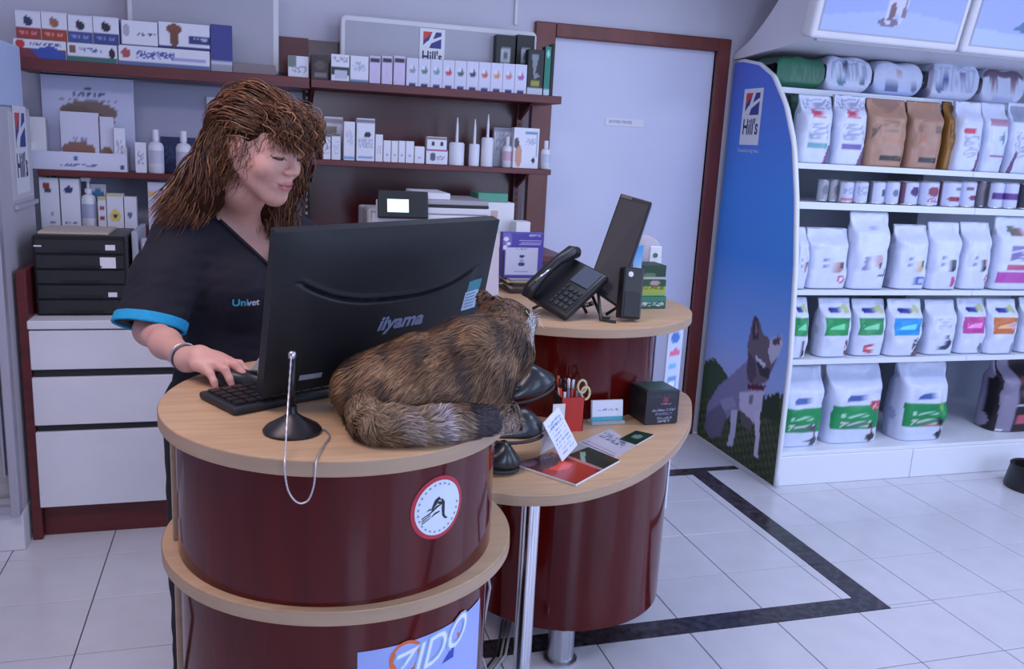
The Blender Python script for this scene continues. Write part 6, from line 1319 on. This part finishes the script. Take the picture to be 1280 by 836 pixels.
# eyelashes
for s in (1, -1):
    MB().tube([hw(s * (.031 + .0165 * t), .0862 - .006 * t * t - .004 * abs(t) * (t * s > 0), .0015 - .0015 * (1 - t * t)) for t in np.linspace(-1, 1, 9)], [.0004, .0010, .0014, .0016, .0016, .0016, .0014, .0010, .0004], 6).build('eyelashes', mat('lash_brown', (.03, .015, .012), .6), wm, smooth=True)
# nails on the mouse hand
for a, s_n, z_ in ((.129, .030, -.019), (.137, .008, -.018), (.125, -.017, -.024)):
    c_ = hp(a, s_n, z_); MB().lathe([(.0001, .0012), (.0035, .0008), (.0045, 0)], c_, 12, T=Matrix.Rotation(.9, 4, Vector(hs))).build('nail', mat('nail_pink', (.60, .36, .34), .3), wm, smooth=True)
# scrub top
HEM_C = SH + (EL - SH) * 1.12
sl_d = nrm_(EL - SH)
sleeveR = chain([SH + np.array([.01, 0, -.005]), SH + (EL - SH) * .45, HEM_C + np.array([-.004, 0, 0])], [.068, .072, .078], .03)
hem_n = nrm_(sl_d * .6 + np.array([-.05, -.25, -.95]) * .5)
sleeveL = chain([SHL, SHL + (ELL_ - SHL) * .8], [.066, .068], .03); sdL = nrm_(ELL_ - SHL); HEM_L = SHL + (ELL_ - SHL) * .78
HEM_P = SH + (EL - SH) * .96
t_sh = union(torso_shapes(.012) , .06)
def v_cut(p):
    q = (p - TO) @ TM                      # a, b, z : V-shaped opening at the front, round at the back
    w = np.clip((q[:, 2] - 1.228) * .92, -.02, .10)
    dv = (np.abs(q[:, 0] - .0) - w) * .75; front_ = -(q[:, 1] - .0)
    v = np.maximum(dv, front_)
    nk = np.linalg.norm((q - np.array([0, -.03, 1.372])) * np.array([1, .95, .9]), axis=1) - .083
    return np.minimum(v, nk)
def top_fn(p):
    d = t_sh(p); q = (p - TO) @ TM
    sk = local(ell((0, 0, .90), (.185, .135, .22)), TM, TO)(p); d = smin(d, sk, .05); d = np.maximum(d, .80 - p[:, 2])
    fold = .0035 * noise3(p * np.array([1, 1, .55]), 42, 3) + .0022 * noise3(p, 95, 5)
    sR = np.maximum(sleeveR(p) + fold, (p - HEM_P) @ hem_n); sR = np.maximum(sR, -np.maximum(armR(p) - .010, -((p - HEM_P) @ hem_n + .03)))
    sL = np.maximum(sleeveL(p), (p - HEM_L) @ sdL)
    d = smin(d + fold, sR, .035); d = smin(d, sL, .035)
    d = np.maximum(d, -v_cut(p))
    return d
V, Q = mesh_sdf(top_fn, (-.36, 1.98, .78), (.36, 2.50, 1.44), .0042)
st_ = np_mesh('scrub_top', V, Q, FABRIC, wm)
# neckline binding follows the V
nb = []
for t in np.linspace(0, 1, 14): nb.append(t)
def surf(a, z, b0=.25):
    """front surface of the top at lateral a, height z"""
    lo_b, hi_b = -.02, b0
    for _ in range(26):
        m_ = (lo_b + hi_b) / 2; v = min(t_sh(tw(a, m_, z)[None])[0], 9)
        if v < 0: lo_b = m_
        else: hi_b = m_
    return tw(a, lo_b, z)
VP = [surf(-(z - 1.228) * .92 * 1.0, z) + Fd * .002 for z in np.linspace(1.335, 1.232, 12)] + [surf((z - 1.228) * .92, z) + Fd * .002 for z in np.linspace(1.232, 1.335, 12)]
MB().tube(VP, .0045, 8).build('neck_binding', mat('navy_binding', (.008, .008, .02), .8), wm, smooth=True)
# cyan cuff: a band at the sleeve end
def cuff(p):
    k = (p - HEM_P) @ hem_n; d = sleeveR(p) - .0035
    d = np.maximum(d, k - .004); d = np.maximum(d, -(k + .021)); return np.maximum(d, -(sleeveR(p) + .004))
V, Q = mesh_sdf(cuff, HEM_P - .14, HEM_P + .14, .0028)
np_mesh('sleeve_cuff', V, Q, CYANF, wm)
def trous(p):
    d = union([leg(1, .022), leg(-1, .022), local(ell((0, -.01, .87), (.178, .125, .13)), TM, TO)], .03)(p) + .003 * noise3(p, 50, 9)
    return np.maximum(d, .06 - p[:, 2])
V, Q = mesh_sdf(trous, (-.30, 2.05, .05), (.30, 2.50, 1.02), .007)
np_mesh('trousers', V, Q, mat('dark_trousers', (.010, .010, .016), .85, noise=.2, nscale=120), wm)
for s in (1, -1):
    V, Q = mesh_sdf(union([cone(tw(s * .085, -.03, .045), tw(s * .09, .10, .035), .042, .036)], .01) if False else (lambda p, s=s: np.maximum(cone(tw(s * .085 - .06, -.03, .045), tw(s * .09 - .06, .12, .036), .045, .036)(p), .002 - p[:, 2])), (-.3, 2.0, 0), (.3, 2.5, .12), .005)
    np_mesh('shoe', V, Q, BLACKM, wm)
# lettering on the chest
def chest(px, py):
    d = _f + _r * (px - 640) / F_PX - _u * (py - 418) / F_PX; lo_t, hi_t = 1.7, 2.6
    for t in np.linspace(1.6, 2.6, 200):
        if top_fn((_C + d * t)[None])[0] < 0: hi_t = t; lo_t = t - .006; break
    return _C + d * (lo_t - .001)
cA, cB = chest(309, 379), None
text('Univet', .026, lambda x, y: surf_pt(x, y), mat('logo_cyan', (.05, .42, .60), .6), wm, 'chest_logo') if False else None
sx_ = S_ * 1.0
q_ = (cA - TO) @ TM; a0_, z0_ = q_[0], q_[2]
def on_chest(x, y):
    a, z = a0_ + x, z0_ + y; lo_b, hi_b = -.02, .25
    for _ in range(16):
        m_ = (lo_b + hi_b) / 2
        if top_fn(tw(a, m_, z)[None])[0] < 0: lo_b = m_
        else: hi_b = m_
    return tw(a, lo_b + .003, z)
tx1 = text('Uni', .0225, lambda x, y: on_chest(x * 1.12 - .014, y + .001), mat('logo_cyan', (.04, .36, .55), .6), wm, 'chest_logo', bold=.0006)
tx2 = text('vet', .0225, lambda x, y: on_chest(x * 1.12 + .0165, y + .000), mat('logo_pale', (.5, .55, .68), .6), wm, 'chest_logo', bold=.0006)
# bracelet
bw = WR + (EL - WR) * .03
MB().tube([bw + (np.cross(nrm_(EL - WR), UZ) * math.cos(t) + UZ * math.sin(t)) * .0262 for t in np.linspace(0, 6.2832, 25)], .003, 8).build('bracelet', mat('dark_bead', (.03, .02, .03), .3), wm, smooth=True)
bw2 = WR + (EL - WR) * .09
MB().tube([bw2 + (np.cross(nrm_(EL - WR), UZ) * math.cos(t) + UZ * math.sin(t)) * .0272 for t in np.linspace(0, 6.2832, 25)], .0022, 8).build('bracelet', STEEL, wm, smooth=True)

# hair: base volume plus locks
hair_cols = [lin((70, 42, 28)), lin((94, 58, 36)), lin((112, 74, 46)), lin((82, 48, 32)), lin((140, 98, 64)), lin((62, 38, 28))]
def hair_base_local(p):
    d = ell((0, -.026, .046), (.080, .100, .084))(p)
    d = smin(d, ell((0, -.095, .020), (.055, .045, .055))(p), .03)
    fcut = ell((0, .075, -.035), (.066, .070, .082))(p)
    d = smax(d, -fcut, .01)
    d = smax(d, -ell((.078, -.006, -.02), (.02, .030, .040))(p), .006); d = smax(d, -ell((-.078, -.006, -.02), (.02, .030, .040))(p), .006)
    return d
hb_w = local(hair_base_local, HM, HC)
curtain = chain([hw(.030, -.085, .02), hw(.050, -.080, -.06), hw(.075, -.085, -.14), hw(.10, -.100, -.20)], [.050, .048, .050, .030], .03)
curtain2 = chain([hw(-.03, -.085, .02), hw(-.055, -.060, -.06), hw(-.075, -.03, -.14), hw(-.08, -.02, -.185)], [.050, .044, .040, .022], .03)
def hair_base(p):
    d = smin(hb_w(p), smin(curtain(p), curtain2(p), .03), .03) + .004 * noise3(p, 90, 11)
    return d
V, Q = mesh_sdf(hair_base, HC - .33, HC + .22, .0045)
hcol = np.ones((len(V), 3)) * lin((52, 31, 20)) * (1 + .5 * noise3(V, 160, 4))[:, None]
hb = np_mesh('hair', V, Q, mat('hair_base', (.1, .05, .03), .9, spec=.08, attr=True), wm, np.clip(hcol, 0, 1))
rs = np.random.RandomState(12)
def locks(guides, n, spread, amp, freq, r0, nseg=18, cols=hair_cols, tipf=.15):
    """guides: list of control point arrays (local head coordinates); makes wavy tapered locks"""
    Vs, Fs, Cs = [], [], []; base = 0
    guides = [np.stack([np.interp(np.linspace(0, 1, 6), np.linspace(0, 1, len(G_)), np.array(G_)[:, j]) for j in range(3)], 1) for G_ in guides]
    for k in range(n):
        w = rs.rand(len(guides)) ** 3; w /= w.sum(); g = sum(w_ * np.array(G_, float) for w_, G_ in zip(w, guides))
        g = g + rs.randn(3) * spread * np.linspace(.6, 1.4, len(g))[:, None]
        P_ = np.array(cr3([tuple(q) for q in g], 6)); t = np.linspace(0, 1, len(P_)); P_ = np.stack([np.interp(np.linspace(0, 1, nseg), t, P_[:, j]) for j in range(3)], 1)
        tt = np.linspace(0, 1, nseg); ph = rs.rand() * 6.28; fr_ = freq * (.7 + .6 * rs.rand()); am = amp * (.5 + rs.rand())
        T_ = np.gradient(P_, axis=0); T_ /= np.linalg.norm(T_, axis=1)[:, None] + 1e-9
        N1 = np.cross(T_, [.3, .2, .9]); N1 /= np.linalg.norm(N1, axis=1)[:, None] + 1e-9; N2 = np.cross(T_, N1)
        env = np.clip(tt * 2.5, 0, 1); P_ = P_ + N1 * (am * env * np.sin(tt * fr_ + ph))[:, None] + N2 * (am * env * np.cos(tt * fr_ * .9 + ph))[:, None]
        W_ = HC + P_ @ HM.T; rad = r0 * (.6 + .8 * rs.rand()) * np.sin(np.clip(tt * .9 + .12, 0, 1) * math.pi) ** .6
        A1 = (N1 @ HM.T); A2 = (N2 @ HM.T)
        ring_ = [W_ + A1 * (rad * math.cos(a))[:, None] + A2 * (rad * math.sin(a))[:, None] for a in (0, 2.09, 4.19)]
        VV_ = np.stack(ring_, 1).reshape(-1, 3); Vs.append(VV_)
        i = np.arange(nseg - 1)[:, None] * 3 + np.arange(3)[None]; j = np.arange(nseg - 1)[:, None] * 3 + (np.arange(3)[None] + 1) % 3
        Fs.append(np.stack([i, j, j + 3, i + 3], -1).reshape(-1, 4) + base); base += len(VV_)
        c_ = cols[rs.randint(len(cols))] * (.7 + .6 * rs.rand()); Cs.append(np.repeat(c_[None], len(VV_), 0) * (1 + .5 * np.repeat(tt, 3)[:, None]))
    return np.vstack(Vs), np.vstack(Fs), np.clip(np.vstack(Cs), 0, 1)
G_top = [[(.02, .055, .115), (.035, .01, .135), (.03, -.05, .130), (.02, -.10, .085), (.01, -.125, .03)],
         [(.055, .03, .090), (.068, -.01, .105), (.055, -.06, .100), (.035, -.105, .065), (.02, -.125, .02)],
         [(-.03, .05, .115), (-.04, .0, .132), (-.03, -.05, .125), (-.02, -.10, .085), (-.01, -.125, .03)],
         [(.073, .02, .060), (.084, -.02, .060), (.072, -.07, .055), (.045, -.11, .035), (.02, -.128, .01)],
         [(.074, .028, .035), (.084, .0, .035), (.080, -.045, .030), (.055, -.09, .015), (.03, -.12, .0)]]
G_long = [[(.035, -.105, .04), (.055, -.115, -.02), (.075, -.105, -.09), (.10, -.115, -.15), (.125, -.125, -.205)],
          [(.072, -.055, .02), (.080, -.065, -.03), (.085, -.072, -.09), (.094, -.085, -.15), (.110, -.105, -.21)],
          [(.070, -.06, .03), (.080, -.08, -.04), (.098, -.09, -.10), (.115, -.11, -.16), (.130, -.125, -.205)],
          [(.0, -.125, .02), (.02, -.135, -.05), (.045, -.13, -.11), (.075, -.13, -.17), (.10, -.135, -.22)],
          [(.060, -.05, -.01), (.062, -.055, -.07), (.066, -.062, -.12), (.072, -.075, -.17), (.09, -.09, -.21)]]
G_far = [[(-.070, .02, .05), (-.088, .02, .0), (-.090, .02, -.06), (-.085, .02, -.13), (-.085, .015, -.225)],
         [(-.072, -.02, .04), (-.092, -.01, -.02), (-.10, .0, -.08), (-.105, .0, -.15), (-.115, -.005, -.225)],
         [(-.05, -.08, .03), (-.075, -.06, -.03), (-.085, -.03, -.09), (-.080, .0, -.15), (-.075, .02, -.22)],
         [(-.072, .04, .05), (-.100, .05, .02), (-.108, .045, -.03), (-.112, .04, -.09), (-.115, .025, -.17)]]
G_bang = [[(.045, .045, .110), (.058, .080, .100), (.060, .098, .070), (.050, .100, .045)],
          [(.015, .055, .122), (.025, .100, .108), (.030, .118, .075), (.025, .115, .048)],
          [(-.02, .055, .122), (-.02, .102, .108), (-.015, .120, .075), (-.018, .115, .046)],
          [(-.045, .045, .110), (-.065, .085, .098), (-.072, .098, .062), (-.066, .088, .030)],
          [(.062, .025, .095), (.076, .058, .080), (.078, .070, .050), (.074, .060, .022)],
          [(-.062, .025, .095), (-.092, .05, .078), (-.100, .062, .03), (-.092, .055, -.015)]]
G_near = [[(.074, -.045, .040), (.080, -.055, -.01), (.078, -.062, -.06), (.080, -.070, -.12), (.090, -.080, -.19)], [(.060, -.085, .0), (.085, -.085, -.05), (.098, -.080, -.10), (.110, -.090, -.15), (.13, -.11, -.20)],
          [(.072, -.050, .01), (.072, -.058, -.05), (.066, -.064, -.10), (.066, -.072, -.15), (.08, -.082, -.20)]]
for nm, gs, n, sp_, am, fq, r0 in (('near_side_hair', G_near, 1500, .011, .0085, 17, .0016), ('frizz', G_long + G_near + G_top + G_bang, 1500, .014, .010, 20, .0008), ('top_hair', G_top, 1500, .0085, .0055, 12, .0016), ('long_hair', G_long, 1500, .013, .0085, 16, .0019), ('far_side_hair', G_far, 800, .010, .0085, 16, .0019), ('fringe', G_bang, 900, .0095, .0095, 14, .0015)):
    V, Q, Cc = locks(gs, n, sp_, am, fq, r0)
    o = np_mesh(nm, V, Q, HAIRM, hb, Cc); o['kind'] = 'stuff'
cl_ = MB().tube([hw(.060 * math.cos(t) + .0, -.085 + .012 * math.sin(t * 2), .075 + .030 * math.sin(t)) for t in np.linspace(-.4, 1.6, 14)], .004, 8).build('hair_clip', mat('clip_pale', (.55, .42, .30), .25), wm, smooth=True)

# ------------------------------------------------------------------ the cat
ZB = 1.0505
def cp_(px, py, y): return at(px, py, 1, y)
K_rump = cp_(483, 492, 1.50); K_mid = cp_(545, 478, 1.48); K_sho = cp_(588, 462, 1.47); K_neck = cp_(620, 430, 1.49); K_head = cp_(630, 403, 1.52)
axis_ = nrm_(K_sho - K_rump)
bR = np.stack([nrm_([axis_[0], axis_[1], 0]), np.cross([0, 0, 1], nrm_([axis_[0], axis_[1], 0])), [0, 0, 1]], 1)
def e_at(c, r_, z=None):
    c = np.array(c, float).copy()
    if z is not None: c[2] = z
    return ell(c, r_, bR)
hd_f = nrm_([.90, .12, .30])       # she looks to the right, away and up
hd_r = nrm_(np.cross(hd_f, [0, 0, 1])); hd_u = np.cross(hd_r, hd_f); CH = np.stack([hd_r, hd_f, hd_u], 1)
def cat_head_l(p):
    d = ell((0, 0, 0), (.044, .047, .040))(p)
    d = smin(d, ell((0, .034, -.012), (.024, .026, .019))(p), .018)
    d = smin(d, ell((0, .012, -.018), (.040, .034, .024))(p), .02)
    for s in (1, -1):
        d = smin(d, chain([(s * .026, -.006, .026), (s * .031, -.012, .046), (s * .033, -.013, .058)], [.0155, .009, .003], .01)(p), .008)
        d = smax(d, -ell((s * .021, .040, .010), (.008, .008, .006))(p), .004)
    return d
HK = K_head
cat_parts = [e_at(K_rump, (.088, .085, .064), ZB + .058), e_at(K_mid, (.105, .088, .080), ZB + .080), e_at(K_sho, (.072, .075, .078), ZB + .080),
             chain([K_sho + np.array([.0, .0, .03]), K_neck, K_head - hd_f * .01], [.062, .052, .040], .035),
             e_at(K_sho + np.array([.016, -.010, 0]), (.042, .050, .066), ZB + .066), e_at(cp_(640, 440, 1.50), (.030, .040, .034)),
             cone(K_sho + np.array([.025, -.045, -.06]), np.array([K_sho[0] + .050, K_sho[1] - .060, ZB + .018]), .026, .019),
             e_at(K_rump + np.array([.015, -.055, 0]), (.060, .040, .045), ZB + .043)]
pawA = np.array([K_sho[0] + .045, K_sho[1] - .072, ZB + .013]); pawB = np.array([K_sho[0] + .055, K_sho[1] - .02, ZB + .013])
cat_parts += [ell(pawA, (.024, .017, .013), bR), ell(pawB, (.024, .017, .013), bR)]
cb0 = union(cat_parts, .035)
chd = local(cat_head_l, CH, HK)
def cat_body(p): return np.maximum(smin(cb0(p), chd(p), .02), ZB + .001 - p[:, 2])
V, Q = mesh_sdf(cat_body, (.05, 1.26, 1.04), (.66, 1.70, 1.34), .0036)
kt = root('cat', 'long-haired brown tabby cat lying on the round counter, looking away to the right', 'cat', (K_mid[0], K_mid[1], ZB))
def cat_colour(P):
    q = (P - K_mid) @ bR; a, b, z = q[:, 0], q[:, 1], P[:, 2] - ZB
    c = np.ones((len(P), 3)) * lin((106, 76, 50))
    def mixc(col, w): 
        nonlocal c
        w = np.clip(w, 0, 1)[:, None]; c = c * (1 - w) + np.array(lin(col)) * w
    st = np.sin(a * 95 + 1.6 * noise3(P, 28, 2) + z * 22); mixc((44, 30, 22), (st - .25) * 1.2 * np.clip((z - .03) * 20, 0, 1) * .95)
    mixc((44, 32, 26), np.clip(1 - np.abs(b - .0) / .022, 0, 1) * (z > .11) * .8)
    mixc((150, 116, 82), np.clip(noise3(P, 60, 6) * 1.6, 0, .55)); mixc((150, 124, 104), np.clip((.045 - z) * 18, 0, .6))
    h = (P - HK) @ CH; nh = np.linalg.norm(h, axis=1)
    mixc((120, 88, 62), np.clip((.075 - nh) * 30, 0, .7)); mixc((60, 42, 30), np.clip(np.sin(h[:, 0] * 260) - .2, 0, 1) * (nh < .065) * (h[:, 2] > .005) * .9)
    mixc((214, 208, 206), np.clip((h[:, 1] - .022) * 60, 0, 1) * (h[:, 2] < .004) * (nh < .08)); mixc((200, 190, 184), np.clip((-.012 - h[:, 2]) * 60, 0, .8) * (h[:, 1] > .0) * (nh < .07))
    mixc((176, 160, 150), np.clip(1 - np.linalg.norm(P - pawA, axis=1) / .04, 0, 1)); 
    return np.clip(c, 0, 1)
np_mesh('cat_body', V, Q, FURM, kt, cat_colour(V) * .6)
catV, catQ = V, Q
# tail wrapped along the front
tail_c = [cp_(455, 500, 1.44), cp_(462, 520, 1.395), cp_(490, 527, 1.372), cp_(535, 522, 1.368), cp_(580, 513, 1.378), cp_(618, 503, 1.405)]
for i, z in enumerate((.044, .032, .029, .029, .030, .030)): tail_c[i][2] = ZB + z
tp = np.array(cr3([tuple(p) for p in tail_c], 4)); tr = np.interp(np.linspace(0, 1, len(tp)), [0, .1, .35, .7, .9, 1], [.022, .024, .024, .024, .022, .011])
tail_f = chain([tuple(p) for p in tp[::2]], list(tr[::2]), .02)
V2, Q2 = mesh_sdf(lambda p: np.maximum(tail_f(p), ZB + .001 - p[:, 2]), (.05, 1.26, 1.04), (.66, 1.70, 1.20), .004)
def tail_colour(P):
    i = np.argmin(((P[:, None, :] - tp[None]) ** 2).sum(2), 1) / (len(tp) - 1)
    c = np.ones((len(P), 3)) * lin((140, 116, 88)); band = .5 + .5 * np.sin(i * 30 + .5)
    c = c * (1 - .5 * band[:, None]) + lin((86, 64, 50)) * .5 * band[:, None]
    w = (np.exp(-((i - .64) / .045) ** 2) * .9 + np.exp(-((i - .48) / .04) ** 2) * .4)[:, None]; c = c * (1 - w) + lin((168, 156, 160)) * w
    w = np.clip((i - .72) * 14, 0, 1)[:, None]; return c * (1 - w) + lin((52, 44, 48)) * w
tl = np_mesh('tail', V2, Q2, FURM, kt, tail_colour(V2) * .7)
def fur(V, Q, n, length, flow, colf, parent, name, seed, wid=.0011, lift=.35, clump=.85):
    r = np.random.RandomState(seed); A_, B_, C2, D_ = (V[Q[:, k]] for k in range(4)); nr = np.cross(C2 - A_, D_ - B_); ar = np.linalg.norm(nr, axis=1); nr /= ar[:, None] + 1e-12
    ch_ = r.choice(len(Q), n, p=ar / ar.sum()); u, v = r.rand(n, 1), r.rand(n, 1)
    P = (A_[ch_] * (1 - u) + B_[ch_] * u) * (1 - v) + (D_[ch_] * (1 - u) + C2[ch_] * u) * v; N_ = nr[ch_]
    f_ = flow(P) + clump * np.stack([noise3(P, 70, 21), noise3(P, 70, 22), noise3(P, 70, 23)], 1) + r.randn(n, 3) * .10
    f_ = f_ - N_ * (f_ * N_).sum(1)[:, None]; f_ /= np.linalg.norm(f_, axis=1)[:, None] + 1e-9
    L_ = length(P) * (.6 + .7 * r.rand(n)); L_ = L_[:, None]
    d0 = f_ * (1 - lift) + N_ * lift; p1 = P + d0 * L_ * .4; p2 = p1 + (f_ * (1 - lift * .7) + N_ * lift * .25 + np.array([0, 0, -.12])) * L_ * .35; p3 = p2 + (f_ + np.array([0, 0, -.22])) * L_ * .3
    for q in (p1, p2, p3): q[:, 2] = np.maximum(q[:, 2], ZB + .0012)
    sd = np.cross(f_, N_); w_ = wid * (.6 + .8 * r.rand(n, 1))
    VV_ = np.stack([P - sd * w_, P + sd * w_, p1 + sd * w_, p1 - sd * w_, p2 + sd * w_ * .7, p2 - sd * w_ * .7, p3], 1).reshape(-1, 3)
    b = np.arange(n)[:, None] * 7; Fq = np.stack([b + np.array([0, 1, 2, 3]), b + np.array([3, 2, 4, 5]), b + np.array([5, 4, 6, 6])], 1).reshape(-1, 4)
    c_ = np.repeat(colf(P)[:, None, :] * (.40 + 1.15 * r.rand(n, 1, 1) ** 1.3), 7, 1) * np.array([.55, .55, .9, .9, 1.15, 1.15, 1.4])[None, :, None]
    me = bpy.data.meshes.new(name); Vf = VV_.astype(np.float32)
    F4 = Fq.reshape(n, 3, 4); F3 = F4[:, 2, :3]; F4 = F4[:, :2].reshape(-1, 4)
    me.vertices.add(len(Vf)); me.vertices.foreach_set('co', Vf.ravel()); lp = np.concatenate([F4.ravel(), F3.ravel()]).astype(np.int32)
    me.loops.add(len(lp)); me.loops.foreach_set('vertex_index', lp); ls = np.concatenate([np.arange(len(F4)) * 4, len(F4) * 4 + np.arange(len(F3)) * 3]).astype(np.int32)
    me.polygons.add(len(ls)); me.polygons.foreach_set('loop_start', ls); me.update(calc_edges=True)
    a = me.color_attributes.new('Col', 'FLOAT_COLOR', 'POINT'); cc = np.ones((len(Vf), 4), np.float32); cc[:, :3] = np.clip(c_.reshape(-1, 3), 0, 1); a.data.foreach_set('color', cc.ravel())
    o = link_mesh(name, me, FURM, parent, True); o['kind'] = 'stuff'; return o
def flow_b(P):
    q = (P - K_mid) @ bR; d = -bR[:, 0][None] * 1.0 + np.array([0, 0, -.55])[None] * np.clip(.6 + np.abs(q[:, 1:2]) * 8, 0, 1.3)
    h = (P - HK); nh = np.linalg.norm(h, axis=1)[:, None]; return np.where(nh < .075, -hd_f[None] + np.array([0, 0, -.15]), d)
def len_b(P):
    nh = np.linalg.norm(P - HK, axis=1); l = np.where(nh < .052, .009, np.clip((nh - .052) * .5 + .010, .010, .033))
    l = np.where(np.linalg.norm(P - pawA, axis=1) < .03, .006, l); return np.minimum(l, .033)
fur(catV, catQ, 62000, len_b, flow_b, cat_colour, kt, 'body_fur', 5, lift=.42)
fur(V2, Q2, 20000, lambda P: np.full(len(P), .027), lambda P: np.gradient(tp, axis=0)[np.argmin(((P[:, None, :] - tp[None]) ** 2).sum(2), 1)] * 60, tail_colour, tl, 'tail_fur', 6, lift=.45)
# cat face: eyes, nose, whiskers
def ch(x, y, z): return HK + CH @ np.array([x, y, z])
for s in (1, -1):
    e = MB().lathe([(.0001, -.006), (.004, -.0045), (.006, 0), (.004, .0045), (.0001, .006)], tuple(ch(s * .0205, .037, .010)), 16).build('eye', mat('cat_eye', (.35, .38, .08), .1), kt, smooth=True)
MB().lathe([(.0001, -.003), (.0035, 0), (.0001, .003)], tuple(ch(0, .061, -.008)), 12).build('nose', mat('cat_nose', (.35, .14, .13), .4), kt, smooth=True)
wk = MB()
for s in (1, -1):
    for k in range(5): wk.tube([ch(s * .015, .048, -.014 + k * .002), ch(s * .035, .055, -.014 + k * .005), ch(s * .058, .052, -.018 + k * .008)], [.0005, .0004, .0002], 4)
wk.build('whiskers', mat('whisker_white', (.8, .8, .8), .4), kt)
